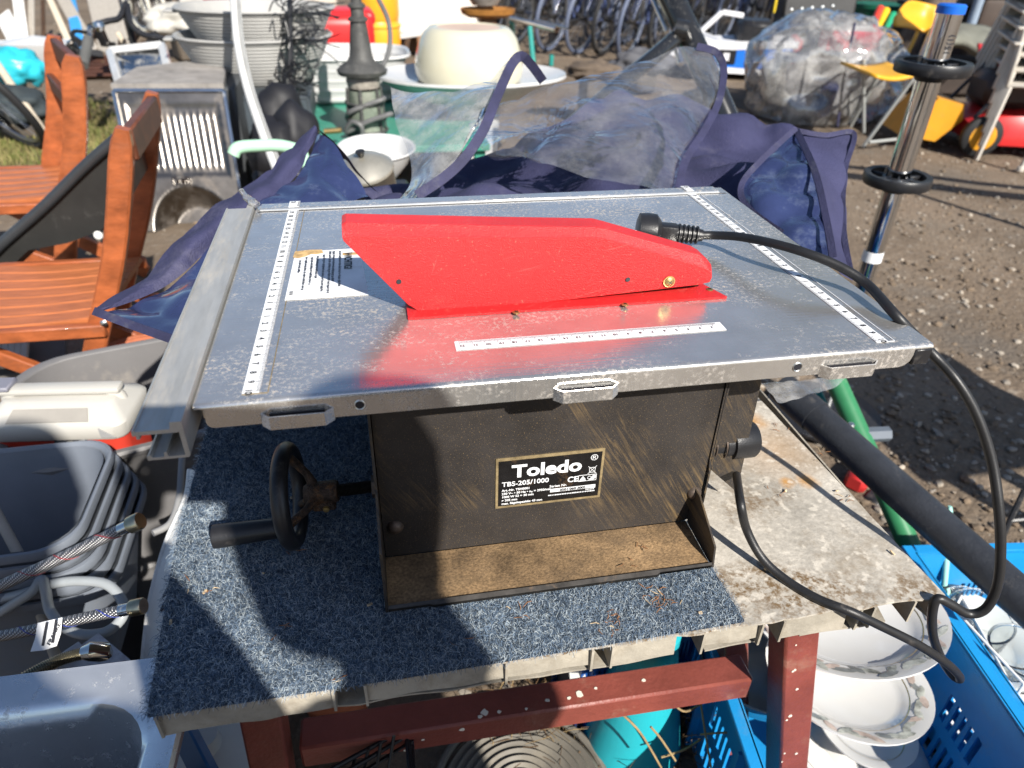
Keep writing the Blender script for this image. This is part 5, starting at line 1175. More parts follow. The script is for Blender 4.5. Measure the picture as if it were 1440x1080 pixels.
# ------------------------------------------------------------------ under the bench
wb_ = thing('wire_basket', 'black wire basket at the bottom edge under the crossbar', 'basket', P(530, 1080, .86))
MT['bwire'] = mat('black_wire', (.012, .012, .014), .35, var=.1)
def bw_(pts, r=.003): s = MB(); s.tube(pts, r, 8); return s.build('wire', MT['bwire'], wb_)
for dy in (0, 12, 24):
    bw_([P(460 + dy * .6, 1085 + dy, .80), P(560 + dy * .8, 1030 + dy * .5, .84), P(572 + dy * .3, 1038 + dy * .4, .84), P(578 + dy * .2, 1100, .80)])
for k in range(4): bw_([P(500 + 18 * k, 1062 - 9 * k, .82), P(490 + 18 * k, 1100, .82)], .002)
MT['ribhose'] = mat('grey_ribbed_plastic', (.16, .145, .12), .6, var=.2, vs=9, dirt=(.25, .22, .17), ds=10, da=.3)
cf = thing('ribbed_disc', 'round grey ribbed lid under the crossbar at the bottom edge', 'lid', AZ(740, 1080, .12))
cpos = P(735, 1120, 1.05); pr_ = [(.0001, .012)]
for k in range(9): r0 = .012 + k * .0125; pr_ += [(r0, .012 - k * .0006), (r0 + .006, .018 - k * .0008), (r0 + .011, .012 - k * .0008)]
pr_ += [(.128, .0), (.130, -.02), (.125, -.05)]
s = MB(); s.lathe(pr_, 64, cpos, Euler((-.1, 0, 0)).to_matrix().to_4x4()); s.build('ribbed_top', MT['ribhose'], cf)
s = MB(); s.torus(cpos + V(0, 0, -.004), (0, -.1, 1), .131, .006, 64, 8); s.build('edge_ring', MT['ribhose'], cf)
s = MB(); s.lathe([(.125, -.05), (.12, -.05 - cpos.z + .06)], 40, cpos); s.build('skirt', MT['ribhose'], cf)
MT['turq'] = mat('turquoise_plastic', (.02, .38, .44), .4, var=.06, vs=6, dirt=(.12, .35, .38), ds=12, da=.2)
tc_ = thing('turquoise_cone', 'turquoise plastic cone with a grey slotted foot under the board', 'cone', AZ(890, 1045, 0))
cb_ = AZ(888, 1035, .03)
s = MB(); s.lathe([(.074, 0), (.078, .006), (.076, .012), (.040, .235), (.040, .27), (.03, .275), (.0001, .275)], 40, cb_); s.build('cone', MT['turq'], tc_)
s = MB(); s.lathe([(.068, -.03), (.070, 0), (.062, .002)], 40, cb_); s.build('foot_ring', mat('grey_foot', (.16, .17, .17), .6), tc_)
for k in range(20):
    a_ = k * math.pi / 10; s = MB(); s.box(cb_ + V(.069 * math.cos(a_), .069 * math.sin(a_), -.014), (.012, .004, .016), (0, 0, a_)); s.build('foot_slot', MT['black_print'], tc_)
gx = thing('grey_appliance', 'dark grey box with a pale corner trim behind the turquoise cone', 'appliance', AZ(840, 960, 0))
s = MB(); gp = P(835, 925, 1.12); s.box(gp + V(.03, .07, -.16), (.14, .14, .40), (0, 0, .2), bev=.005); s.build('casing', mat('grey_casing', (.10, .10, .11), .5, var=.1), gx)
s = MB(); s.prism([P(800, 940, 1.09), P(822, 945, 1.08), P(824, 953, 1.08), P(802, 958, 1.09)], (0, .01, 0)); s.build('pale_trim', MT['wplastic'], gx)
of = thing('flower_pot', 'orange clay pot with moss behind the left bench leg', 'flower pot', AZ(475, 1040, 0))
op = AZ(478, 1040, .0) + V(0, .05, 0); s = MB(); s.lathe([(.045, 0), (.062, .10), (.07, .10), (.072, .125), (.064, .125), (.058, .08), (.0001, .08)], 32, op); MT['clay'] = mat('terracotta', (.42, .13, .06), .8, var=.2, vs=9, dirt=(.35, .25, .15), ds=10, da=.3); s.build('pot', MT['clay'], of)
s = MB(); rq = random.Random(3); MT['moss'] = mat('moss', (.14, .15, .03), .9, var=.4, vs=60)
for k in range(160):
    p = op + V(rq.uniform(-.06, .06), rq.uniform(-.06, .05), .09 + rq.uniform(0, .03)); d_ = V(rq.uniform(-1, 1), rq.uniform(-1, 1), rq.uniform(.2, 1.2)).normalized() * rq.uniform(.01, .025); n_ = d_.orthogonal().normalized() * .002
    s.add([p - n_, p + n_, p + d_], [(0, 1, 2)])
s.build('moss', MT['moss'], of, smooth=False, kind='stuff')
# dry weeds under the bench
s = MB(); rq = random.Random(13); MT['straw'] = mat('dry_weed', (.30, .21, .10), .85, var=.3, vs=40); MT['straw2'] = mat('brown_weed', (.13, .075, .035), .9, var=.3, vs=40)
for k in range(420):
    px, py = rq.uniform(690, 1010), rq.uniform(930, 1080); o_ = AZ(px, py, 0); p = V(o_.x, o_.y, rq.uniform(0, .02)); a_ = rq.uniform(0, 6.28); L = rq.uniform(.04, .12); s.cur = rq.choice([0, 1, 1])
    q = p + V(math.cos(a_) * L * .6, math.sin(a_) * L * .6, L * rq.uniform(.1, .7)); m_ = (p + q) / 2 + V(rq.uniform(-.015, .015), rq.uniform(-.015, .015), .02); s.tube([p, m_, q], [.0008, .0007, .0004], 4)
for (p0, p1, p2) in (((1000, 1080, 1.0), (985, 985, 1.02), (982, 930, 1.05)), ((985, 990, 1.02), (960, 1000, 1.0), (930, 970, 1.0)), ((930, 1080, .98), (900, 1030, .95), (870, 1000, .92)), ((950, 1070, .98), (930, 1040, .97), (915, 1022, .96)), ((985, 1033, 1.02), (1005, 1031, 1.01), (1030, 1030, 1.0)), ((985, 1040, 1.02), (960, 1055, 1.0), (930, 1065, 1.0))):
    s.cur = 0; s.tube(catmull([P(*p0), P(*p1), P(*p2)], 6), .0016, 6)
wd_ = s.build('dry_weeds', [MT['straw'], MT['straw2']], kind='stuff'); tag(wd_, 'dry brown weeds and stalks on the ground under the bench', 'weeds')
# ------------------------------------------------------------------ left: wooden folding chairs, black panel, planter
MT['teak'] = mat('oiled_orange_wood', (.33, .088, .028), .45, var=.30, vs=5, stretch=(3, 40, 6), bump=.12, bs=12, dirt=(.16, .06, .03), ds=3, da=.25, coat=.15)
MT['teak2'] = mat('orange_wood_slat', (.41, .128, .044), .45, var=.25, vs=4, stretch=(2.5, 60, 60), bump=.1, bs=6, coat=.1)
MT['teakdark'] = mat('dark_stained_wood', (.11, .036, .018), .5, var=.3, vs=5, stretch=(30, 4, 5))
def wood_chair(label, yn, yf, tn, tf, bn, zs, xs0, xs1, nsl, pw):
    t = thing('folding_chair', label, 'chair', V(AY(*bn, yn).x, (yn + yf) / 2, 0), 'orange wooden folding chairs')
    top = AY(*tn, yn); low = AY(*bn, yn); tf_ = AY(*tf, yf)
    d_ = (low - top); foot = top + d_ * (top.z / -d_.z) * .98
    mid = V((top.x * .5 + low.x * .5) + .015, yn, top.z * .5 + low.z * .5)
    off = tf_ - top
    for o_, sgn in ((V(0, 0, 0), 1), (off, -1)):
        s = MB(); c = catmull([top + o_, mid + o_, V(low.x, low.y, low.z) + o_, foot + o_], 6); rg = []
        for i, p in enumerate(c):
            tt = (c[min(i + 1, len(c) - 1)] - c[max(i - 1, 0)]).normalized(); xx = V(1, 0, 0); xx = (xx - tt * xx.dot(tt)).normalized(); yy = V(0, 1, 0)
            k = .55 if i == 0 else (.85 if i == 1 else 1)
            rg.append([p + xx * (a * pw / 2 * k) + yy * (b * .0125) for a, b in ((-1, -.7), (-.8, -1), (.8, -1), (1, -.7), (1, .7), (.8, 1), (-.8, 1), (-1, .7))])
        s.loft(rg, True, True); s.build('back_post', MT['teak'], t)
        q = V(xs0 + .03, (yn if sgn > 0 else yf) + .03 * sgn, zs - .02) ; e = V(foot.x + o_.x + .34, q.y, 0)
        s = MB(); s.bar(q, e, pw * .8, .022, (0, 1, 0), .003); s.build('leg', MT['teak'], t)
    a, b = top + V(0, .0125, -.035), tf_ + V(0, -.0125, -.035)
    s = MB(); s.bar(a, b, .022, .062, (0, 0, 1), .004); s.build('top_rail', MT['teakdark'], t)
    m1 = top + (low - top) * .30; s = MB(); s.bar(m1 + V(0, .0125, 0), m1 + off + V(0, -.0125, 0), .020, .05, (0, 0, 1), .004); s.build('mid_rail', MT['teakdark'], t)
    for k in range(nsl):
        y = yn - .005 + (yf - yn - .02) * (k + .5) / nsl; s = MB(); hw_ = (yf - yn) / nsl * .46
        sag = lambda u: -.012 * math.sin(math.pi * u)
        rg = [[V(xs0 + (xs1 - xs0) * u, y + aa * hw_, zs + sag(u) + bb * .007) for aa, bb in ((-1, -1), (-1, .6), (-.85, 1), (.85, 1), (1, .6), (1, -1))] for u in [i / 6 for i in range(7)]]
        s.loft(rg, True, True); s.build('seat_slat', MT['teak2'], t)
    s = MB(); s.bar(V(xs0, yn - .018, zs - .02), V(xs1, yn - .018, zs - .02), .02, .030, (0, 0, 1), .003); s.build('apron', MT['teak'], t)
    s = MB(); s.bar(V(xs0, yf - .002, zs - .02), V(xs1, yf - .002, zs - .02), .02, .030, (0, 0, 1), .003); s.build('apron', MT['teak'], t)
    pb = AY(146, 455, yn - .028) if nsl == 7 else V((xs0 + xs1) / 2, yn - .028, zs)
    s = MB(); s.lathe([(.0001, .003), (.006, .002), (.008, 0)], 14, pb, Matrix.Rotation(math.pi / 2, 4, 'X')); s.build('bolt', MT['zinc'], t)
    return t
wood_chair('nearest orange wooden folding chair with slatted seat, touching the cover', 1.09, 1.44, (173, 180), (214, 130), (132, 500), .385, -.86, -.465, 7, .044)
wood_chair('farther orange wooden folding chair behind the black cushion', 1.88, 2.26, (102, 78), (76, 50), (95, 300), .40, -1.30, -.83, 6, .060)
bpn = thing('black_cushion', 'black padded cushion wedged between the two wooden chairs', 'cushion', AY(80, 380, 1.56))
s = MB(); s.prism([AY(-40, 390, 1.56), AY(-10, 352, 1.56), AY(60, 295, 1.56), (AY(120, 235, 1.56)), AY(172, 190, 1.56), AY(176, 260, 1.56), AY(170, 300, 1.56), AY(140, 325, 1.56), AY(95, 342, 1.56), AY(40, 352, 1.56), AY(10, 380, 1.56)], (.02, .03, 0)); s.build('padded_face', mat('black_vinyl', (.018, .018, .017), .5, var=.2, vs=8, bump=.1, bs=300, dirt=(.08, .075, .07), ds=18, da=.15), bpn)
s = MB(); s.tube(catmull([AY(-40, 388, 1.55), AY(0, 345, 1.55), AY(60, 292, 1.55), AY(120, 233, 1.55), AY(172, 188, 1.55)], 5), .014, 12); s.build('rolled_edge', mat('dark_grey_vinyl', (.035, .038, .042), .3, var=.2), bpn)
s = MB(); s.lathe([(.0001, .004), (.010, .003), (.012, 0)], 12, AY(138, 331, 1.555), Matrix.Rotation(math.pi / 2, 4, 'X')); s.build('white_stud', MT['wplastic'], bpn)
pt = thing('planter', 'wide terracotta planter standing under the near wooden chair', 'planter', AZ(150, 560, 0))
c = V(-.46, 1.20, 0); s = MB(); s.lathe([(.0001, 0), (.10, 0), (.155, .16), (.165, .17), (.165, .195), (.150, .195), (.14, .16), (.0001, .15)], 40, c); s.build('pot_wall', MT['clay'], pt)
s = MB(); s.torus(c + V(0, 0, .19), (0, 0, 1), .162, .008, 40, 8); s.build('rim', MT['clay'], pt)
cbx = thing('wicker_tray', 'striped pale tray low at the left edge under the chair', 'tray', AZ(15, 500, .05))
for k in range(6): s = MB(); p = AZ(-10 + 9 * k, 492, .10); s.box(p, (.018, .20, .014), (0, 0, .3), bev=.003); s.build('slat', mat('pale_slat%d' % k, (.40, .36, .30), .7, var=.2), cbx)
s = MB(); s.box(AZ(15, 505, .06), (.28, .22, .02), (0, 0, .3), bev=.004); s.build('tray_floor', mat('tray_floor', (.10, .09, .08), .8), cbx)

# ------------------------------------------------------------------ sinks and slabs behind the chairs
TL, TR, BL, BR = V(-.885, 2.93, .505), V(-.45, 2.90, .505), V(-.83, 2.66, .0), V(-.42, 2.66, .0)
dr = thing('draining_sink', 'upright stainless sink with ribbed drainer leaning behind the chair', 'sink', (BL + BR) / 2)
nu_, nvv = 96, 60; g = []; nn = (TR - TL).cross(BL - TL).normalized(); nn = nn if nn.y < 0 else -nn
for j in range(nvv + 1):
    v = j / nvv; row = []
    for i in range(nu_ + 1):
        u = i / nu_; p = (TL * (1 - u) + TR * u) * (1 - v) + (BL * (1 - u) + BR * u) * v; d_ = 0
        if .07 < u < .93 and .08 < v < .62:
            e = min(1, (u - .07) / .03, (.93 - u) / .03, (v - .08) / .04, (.62 - v) / .04); d_ -= .008 * e
            if .14 < v < .57 and .10 < u < .90: d_ += .0035 * max(0, math.sin((u - .10) / .8 * math.pi * 26)) ** 3 * min(1, (v - .14) / .04, (.57 - v) / .04)
        r_ = math.hypot((u - .5) / .40, (v - 1.02) / .33)
        if r_ < 1: d_ -= .10 * min(1, (1 - r_) * 3)
        row.append(p + nn * d_)
    g.append(row)
s = MB(); s.sheet(g); s.build('pressed_sheet', mat('old_sink_steel', (.22, .20, .18), .30, 1.0, var=.2, vs=8, dirt=(.10, .07, .05), ds=5, da=.45), dr, angle=60)
for (a, b) in ((TL, TR), (TR, BR), (TL, BL)): s = MB(); s.bar(a + nn * .004, b + nn * .004, .016, .012, nn, .003); s.build('folded_edge', MT['stainless'], dr)
lc = AY(258, 256, 2.76); s = MB()
for (dx, dz, w_, h_) in ((0, .016, .07, .003), (0, -.016, .07, .003), (-.034, 0, .003, .034), (.034, 0, .003, .034), (-.015, 0, .012, .016), (.006, 0, .012, .016), (.02, .002, .006, .02)): s.box(lc + nn * .02 + V(dx, 0, dz), (w_, .003, h_))
s.build('stamped_mark', MT['stainless'], dr, kind='stuff')
MT['stone'] = mat('weathered_stone', (.27, .25, .23), .85, var=.25, vs=12, bump=.3, bs=60, dirt=(.2, .17, .14), ds=9, da=.3)
st_ = thing('stone_slab', 'grey stone slab lying on a cabinet behind the draining sink', 'slab', V(-.78, 3.2, 0))
s = MB(); s.prism([V(-.91, 2.99, .50), V(-.46, 2.97, .50), V(-.50, 3.35, .50), V(-.70, 3.55, .50), V(-.90, 3.40, .50)], (0, 0, .022)); s.build('slab', MT['stone'], st_)
s = MB(); s.box(V(-.67, 3.25, .25), (.48, .45, .49), None, .01); s.build('plinth', mat('dark_metal_cabinet', (.06, .065, .07), .5, var=.2), st_)
ws = thing('white_sink', 'square white framed sink tilted up behind the stone slab', 'sink', AZ(190, 130, .53))
a_, b_, c_, d_ = P(155, 72, 3.95), P(228, 64, 3.9), P(240, 112, 3.6), P(168, 116, 3.6)
def quad_frame(t, a, b, c, d, w_, th, m, nm='frame'):
    for (p, q) in ((a, b), (b, c), (c, d), (d, a)): s = MB(); s.bar(p, q, w_, th, FWD, .003); s.build(nm, m, t)
MT['enamel'] = mat('white_enamel', (.52, .52, .515), .25, var=.05, vs=6, coat=.3, dirt=(.4, .36, .3), ds=9, da=.15)
quad_frame(ws, a_, b_, c_, d_, .04, .03, MT['enamel'])
s = MB(); mid = (a_ + b_ + c_ + d_) / 4 + FWD * .12; s.loft([[a_, b_, c_, d_], [p * .45 + mid * .55 for p in (a_, b_, c_, d_)]], False, True); s.build('basin', MT['stainless'], ws)
cbn = thing('dark_cabinet', 'dark blue grey cabinet with round white knob under the grey tubs', 'cabinet', V(-.40, 3.45, 0))
s = MB(); zc_ = AY(315, 123, 3.44).z; s.box(V(-.345, 3.55, zc_ / 2), (.43, .62, zc_ - .004), None, .012); s.build('carcass', mat('slate_paint', (.045, .055, .065), .45, var=.2), cbn)
s = MB(); s.box(V(-.30, 3.235, zc_ / 2), (.30, .012, zc_ - .05), None, .004); s.build('door', mat('slate_door', (.055, .068, .08), .4, var=.15), cbn)
s = MB(); s.lathe([(.0001, .02), (.014, .018), (.018, .008), (.010, 0)], 16, AY(323, 155, 3.225), Matrix.Rotation(math.pi / 2, 4, 'X')); s.build('knob', MT['enamel'], cbn)
s = MB(); s.lathe([(.0001, .03), (.03, .026), (.04, .01), (.03, 0)], 16, AY(330, 182, 3.22), Matrix.Rotation(math.pi / 2, 4, 'X')); s.build('black_knob', MT['bplastic'], cbn)
# nested grey ribbed tubs
MT['lgrey'] = mat('light_grey_plastic', (.33, .325, .31), .5, var=.06, vs=4, dirt=(.4, .38, .34), ds=6, da=.2)
def ribtub(label, c, rx, ry, h, n=14, tilt=0.0):
    t = thing('ribbed_tub', label, 'tub', c, 'nested grey ribbed tubs'); M_ = Matrix.Translation(c) @ Euler((tilt, .0, .05)).to_matrix().to_4x4(); pr = []
    for i in range(n * 4 + 1):
        f = i / (n * 4); r = .58 + .42 * f ** .62; pr.append((r + .010 * (1 if i % 4 in (1, 2) else 0), h * f))
    pr2 = pr + [(1.03, h), (1.05, h + .006), (1.03, h + .014), (.985, h + .012)] + [(.965 - .38 * k ** .9, h * (1 - k)) for k in [j / 6 for j in range(1, 7)]]
    s = MB(); s.lathe(pr2, 64, (0, 0, 0), None, rx, ry); s.add([V(.55 * rx * math.cos(k * .2618), .55 * ry * math.sin(k * .2618), .004) for k in range(24)], [tuple(range(24))]); s.v = [M_ @ v for v in s.v]; s.build('ribbed_wall', MT['lgrey'], t)
    s = MB(); s.box((0, 0, 0), (.07, .10, .014), None, .005); s.v = [M_ @ (v + V(-rx * 1.06, 0, h - .01)) for v in s.v]; s.build('lip_handle', MT['lgrey'], t)
    return t
cb0 = V(-.385, 3.62, AY(315, 126, 3.44).z)
ribtub('lower of two nested grey ribbed oval tubs on the dark cabinet', cb0, .36, .30, .215)
t2 = ribtub('upper of two nested grey ribbed oval tubs on the dark cabinet', cb0 + V(.02, .06, .125), .365, .30, .205)
s = MB(); s.lathe([(.0001, .01), (.05, .006), (.055, 0)], 20, P(350, 46, 4.15), Matrix.Rotation(math.pi / 2, 4, 'X'), 1, .5); s.build('plug', mat('dark_hole', (.07, .07, .075), .5), t2)  # dark disc paints the darkness of an oval hole in the tub wall
cv = thing('curved_rail', 'curved white plastic rail rising in front of the grey tubs', 'rail', AZ(400, 262, 0))
s = MB(); c = catmull([P(326, -60, 2.9), P(331, 0, 2.8), P(336, 60, 2.72), P(350, 125, 2.65), P(372, 190, 2.55), P(400, 262, 2.5), P(425, 330, 2.55)], 8); s.tube(c, .020, 14); s.build('rail', MT['wplastic'], cv)
s = MB(); s.tube([p - RIGHT * .0 + RIGHT * .012 - FWD * .012 for p in c], .009, 8); s.build('rail_groove', mat('grey_strip', (.28, .28, .27), .5), cv)
mh = thing('mint_handle', 'pale mint green curved handle poking above the cover', 'handle', P(365, 215, 1.9))
s = MB(); s.tube(catmull([P(328, 218, 1.85), P(335, 208, 1.85), P(362, 205, 1.88), P(395, 205, 1.9), P(425, 212, 1.95)], 6), .016, 12); s.build('grip', mat('mint_grip', (.38, .62, .44), .45, var=.05), mh)
s = MB(); s.tube([P(425, 212, 1.95), P(440, 260, 1.95), P(445, 380, 1.95)], .014, 10); s.build('stem', mat('mint_stem', (.38, .62, .44), .45, var=.05), mh)

# ------------------------------------------------------------------ green table with enamel tub, lantern, pot
zt2 = P(480, 150, 3.75).z
MT['greentop'] = mat('green_table_paint', (.04, .24, .17), .45, var=.12, vs=5, dirt=(.2, .25, .2), ds=8, da=.25)
gt_ = thing('green_table', 'green painted low table carrying the enamel tub and the lantern', 'table', V(.1, 3.4, 0))
y0_, y1_ = AZ(480, 200, zt2).y - .1, AZ(480, 148, zt2).y + .5
s = MB(); s.box(V(.16, (y0_ + y1_) / 2, zt2 - .015), (1.0, y1_ - y0_, .03), None, .004); s.build('table_top', MT['greentop'], gt_)
for sx in (-.30, .62):
    for yy in (y0_ + .06, y1_ - .06): s = MB(); s.bar(V(sx, yy, 0), V(sx, yy, zt2 - .03), .05, .05, (0, 1, 0), .004); s.build('leg', MT['greentop'], gt_)
et = thing('enamel_tub', 'oblong white enamel tub with rolled rim on the green table', 'tub', P(480, 150, 3.75))
ec = V(P(480, 118, 3.9).x, AZ(480, 148, zt2).y + .215, zt2 + .002); hh = .215; pr = []
for i in range(25): f = i / 24; pr.append((.80 + .14 * f + .012 * math.cos(f * math.pi * 8), .02 + (hh - .02) * f))
pr = [(.0001, 0), (.72, 0), (.78, .008)] + pr + [(.97, hh), (1.0, hh + .008), (.985, hh + .020), (.955, hh + .014), (.93, hh - .02), (.80, .03), (.0001, .012)]
def sup(r, a, rx, ry): ca, sa = math.cos(a), math.sin(a); k = (abs(ca) ** 3.2 + abs(sa) ** 3.2) ** (-1 / 3.2); return V(r * rx * k * ca, r * ry * k * sa, 0)
s = MB(); s.loft([[ec + sup(r, 2 * math.pi * j / 72, .385, .27) + V(0, 0, z) for j in range(72)] for r, z in pr]); s.build('tub_wall', MT['enamel'], et)
s = MB(); s.tube(catmull([ec + V(-.37, -.06, hh + .01), ec + V(-.42, -.05, hh + .012), ec + V(-.43, .02, hh + .01), ec + V(-.37, .05, hh + .01)], 5), .014, 10); s.build('handle', MT['enamel'], et)
s = MB(); s.torus(ec + V(.02, -.255, hh + .02), (0, 1, 0), .03, .005, 20, 6, 0, math.pi, (1, 0, 0)); s.build('ring_handle', MT['enamel'], et)
ln = thing('street_lantern', 'old grey cast lantern standing upside down wrapped in cable', 'lantern', V(.1, 3.15, zt2))
lb = AZ(517, 188, zt2); lb.z = zt2; k = (lb - CAM).dot(FWD) / 1000
zof = lambda py: AY(515, py, lb.y).z - zt2
MT['castgrey'] = mat('grey_cast_iron', (.075, .075, .072), .6, .3, var=.25, vs=18, dirt=(.2, .19, .17), ds=20, da=.3)
s = MB(); s.lathe([(19 * k * 1.0, zof(108)), (32 * k, zof(104)), (34 * k, zof(98)), (28 * k, zof(92)), (19 * k, zof(86)), (15 * k, zof(78)), (13 * k, zof(55)), (10.5 * k, zof(30)), (13 * k, zof(29)), (13 * k, zof(25)), (9 * k, zof(23)), (8.5 * k, zof(12)), (11 * k, zof(10)), (11 * k, zof(6)), (7 * k, zof(3)), (7 * k, zof(-40)), (.0001, zof(-41))], 28, lb); s.build('post', MT['castgrey'], ln)
s = MB(); s.lathe([(21 * k, zof(122)), (23 * k, zof(112)), (20 * k, zof(106))], 28, lb); s.build('collar', mat('lime_stained_collar', (.32, .29, .25), .8, var=.3, vs=30), ln)
s = MB(); s.lathe([(26 * k, .004), (25 * k, zof(170)), (22 * k, zof(125))], 24, lb); s.build('lamp_glass', mat('dusty_green_glass', (.16, .19, .15), .25, var=.3, vs=14, dirt=(.3, .28, .24), ds=9, da=.4), ln)
for q in range(6):
    a = q * math.pi / 3 + .3; s = MB(); s.tube([lb + V(math.cos(a) * 27 * k, math.sin(a) * 27 * k, .003), lb + V(math.cos(a) * 23 * k, math.sin(a) * 23 * k, zof(122))], 2.4 * k, 8); s.build('cage_bar', MT['castgrey'], ln)
for z_, r_ in ((.02, 28), (zof(165), 27.5), (zof(143), 25.5)): s = MB(); s.torus(lb + V(0, 0, z_), (0, 0, 1), r_ * k, 2 * k, 28, 6); s.build('cage_ring', MT['castgrey'], ln)
s = MB(); dl = (lb - CAM).dot(FWD) - .12
s.tube(catmull([P(520, -25, dl), P(533, 0, dl), P(546, 30, dl), P(548, 65, dl), P(538, 92, dl), P(515, 112, dl), P(492, 128, dl), P(500, 140, dl + .2), P(540, 138, dl), P(515, 148, dl - .02), P(490, 160, dl), P(500, 172, dl + .15), P(550, 160, dl), P(520, 170, dl - .02), P(488, 185, dl), P(495, 172, dl - .04), P(508, 178, dl - .04), P(510, 195, dl)], 7), .011, 9); s.build('cable', mat('grey_cable', (.11, .11, .11), .5), ln)
s = MB(); s.tube([P(456, 185, dl - .1), P(480, 183, dl - .1)], .012, 10); s.build('brass_tip', MT['brass'], ln)
# planter pot upside down on a basin
ped = thing('pedestal_basin', 'white ceramic pedestal basin under the cream pot', 'basin', AZ(665, 200, 0))
zp = P(660, 112, 3.55).z; pc_ = V(P(664, 112, 3.55).x, P(664, 112, 3.55).y, 0); kk = 3.55 / 1000
s = MB(); s.lathe([(.0001, zp - .004), (96 * kk, zp - .004), (128 * kk, zp + .028), (133 * kk, zp + .034), (134 * kk, zp + .022), (110 * kk, zp - .03), (70 * kk, zp - .09), (40 * kk, zp - .12), (36 * kk, .02), (45 * kk, 0)], 56, pc_, None, 1, .72); s.build('basin', MT['enamel'], ped)
s = MB(); s.lathe([(.0001, zp - .002), (50 * kk, zp - .002)], 32, pc_, None, 1, .72); s.build('basin_floor', MT['enamel'], ped)
cpn = thing('flower_pot', 'large glossy cream pot turned upside down on the white basin', 'flower pot', pc_ + V(0, 0, zp))
ht = .235
s = MB(); s.lathe([(72 * kk, 0), (75 * kk, .03), (76 * kk, .07), (72 * kk, .13), (66 * kk, .19), (60 * kk, ht - .018), (54 * kk, ht), (46 * kk, ht + .002), (43 * kk, ht - .006), (.0001, ht - .010)], 56, pc_ + V(-.012, .02, zp + .001)); s.build('pot_wall', mat('cream_glaze', (.56, .53, .40), .16, var=.04, vs=3, coat=.4), cpn)
s = MB(); s.lathe([(43 * kk, ht - .004), (20 * kk, ht - .006), (.0001, ht - .006)], 32, pc_ + V(-.012, .02, zp + .002)); s.build('pot_base', mat('unglazed_base', (.50, .38, .31), .8, var=.1), cpn)
wbn = thing('white_bowl', 'white enamel wash bowl poking up behind the cover', 'bowl', P(525, 240, 2.3))
c = P(530, 218, 2.3); s = MB(); s.lathe([(.0001, -.07), (.06, -.07), (.10, -.02), (.118, .02), (.126, .024), (.124, .028), (.114, .024), (.095, -.018), (.0001, -.06)], 48, c, Euler((.08, 0, 0)).to_matrix().to_4x4()); s.build('bowl_wall', MT['enamel'], wbn)
s = MB(); s.box(V(c.x, c.y, c.z / 2 - .06), (.2, .2, c.z - .10), None, .01); s.build('stand', MT['bplastic'], wbn)
ldd = thing('pot_lid', 'tarnished steel pot lid beside the white bowl', 'lid', P(515, 245, 1.75))
c = P(512, 236, 1.75); Ml = Euler((.25, -.15, 0)).to_matrix().to_4x4(); s = MB(); s.lathe([(.0001, .030), (.02, .029), (.050, .018), (.066, .004), (.072, 0), (.073, -.006), (.068, -.004)], 40, c, Ml); s.build('dome', mat('tarnished_steel', (.46, .43, .36), .3, .6, var=.2, vs=10), ldd)
s = MB(); s.lathe([(.006, .030), (.012, .045), (.0001, .048)], 16, c, Ml); s.build('knob', MT['bplastic'], ldd)
s = MB(); s.lathe([(.07, -.006), (.066, -.16), (.0001, -.16)], 32, c, Ml); s.build('pan', mat('pan_steel', (.42, .41, .38), .3, 1.0, var=.15), ldd)

# ------------------------------------------------------------------ things farther back, left to centre
rb = thing('toy_bin', 'bright red rounded plastic bin behind the enamel tub', 'bin', AZ(470, 90, 0))
MT['redtoy'] = mat('red_toy_plastic', (.62, .02, .02), .4, var=.06, vs=3)
c = AZ(470, 92, 0); kk2 = (c - CAM).dot(FWD) / 1000
def lump(t, nm, m, px, py, d, w_, h, dep, r=.2, rz=0., tl=0.):
    s = MB(); b = bmesh.new(); bmesh.ops.create_cube(b, size=1)
    for v in b.verts: v.co = Vector((v.co.x * w_, v.co.y * dep, v.co.z * h))
    bmesh.ops.bevel(b, geom=b.edges[:], offset=min(w_, h, dep) * r, segments=3, affect='EDGES', profile=.5); s.bm(b, Matrix.Translation(P(px, py, d)) @ Euler((tl, 0, rz)).to_matrix().to_4x4()); return s.build(nm, m, t)
lump(rb, 'bin_body', MT['redtoy'], 470, 52, 5.3, .58, .34, .4, .22, .05); lump(rb, 'bin_lid', MT['redtoy'], 468, 22, 5.3, .60, .10, .42, .4, .05)
s = MB(); s.box(P(470, 100, 5.5), (.5, .4, .3), None, .02); s.build('under_box', MT['bplastic'], rb)
yd = thing('yellow_drum', 'orange yellow plastic drum beside the red bin', 'drum', AZ(535, 80, 0))
c = AZ(535, 85, 0); s = MB(); s.lathe([(.0001, 0), (.19, 0), (.20, .02), (.185, .06), (.2, .10), (.2, .3), (.185, .34), (.2, .38), (.2, .55), (.17, .58), (.0001, .58)], 32, c); s.build('drum_wall', mat('orange_yellow_plastic', (.80, .33, .02), .4, var=.06), yd)
s = MB(); s.torus(c + V(0, 0, .3), (0, 0, 1), .201, .012, 32, 8); s.build('hoop', mat('yellow_hoop', (.75, .38, .03), .4), yd)
wbd = thing('white_cupboard', 'white board cupboard with rusty brackets behind the cream pot', 'cupboard', AZ(620, 85, 0))
c = AZ(618, 82, 0) + V(0, .35, 0)
s = MB(); s.box(c + V(0, 0, .45), (.78, .3, .5), (0, 0, .12), .01); s.build('carcass', mat('off_white_board', (.64, .57, .50), .5, var=.08), wbd)
s = MB(); s.box(c + V(0, -.17, .22), (.85, .05, .05), (0, -.12, .12), .006); s.build('shelf', MT['enamel'], wbd)
for dx in (-.30, -.02, .24): s = MB(); s.box(c + V(dx, -.19, .10), (.05, .08, .16), (0, .2, .12), .008); s.build('bracket', MT['rust'], wbd)
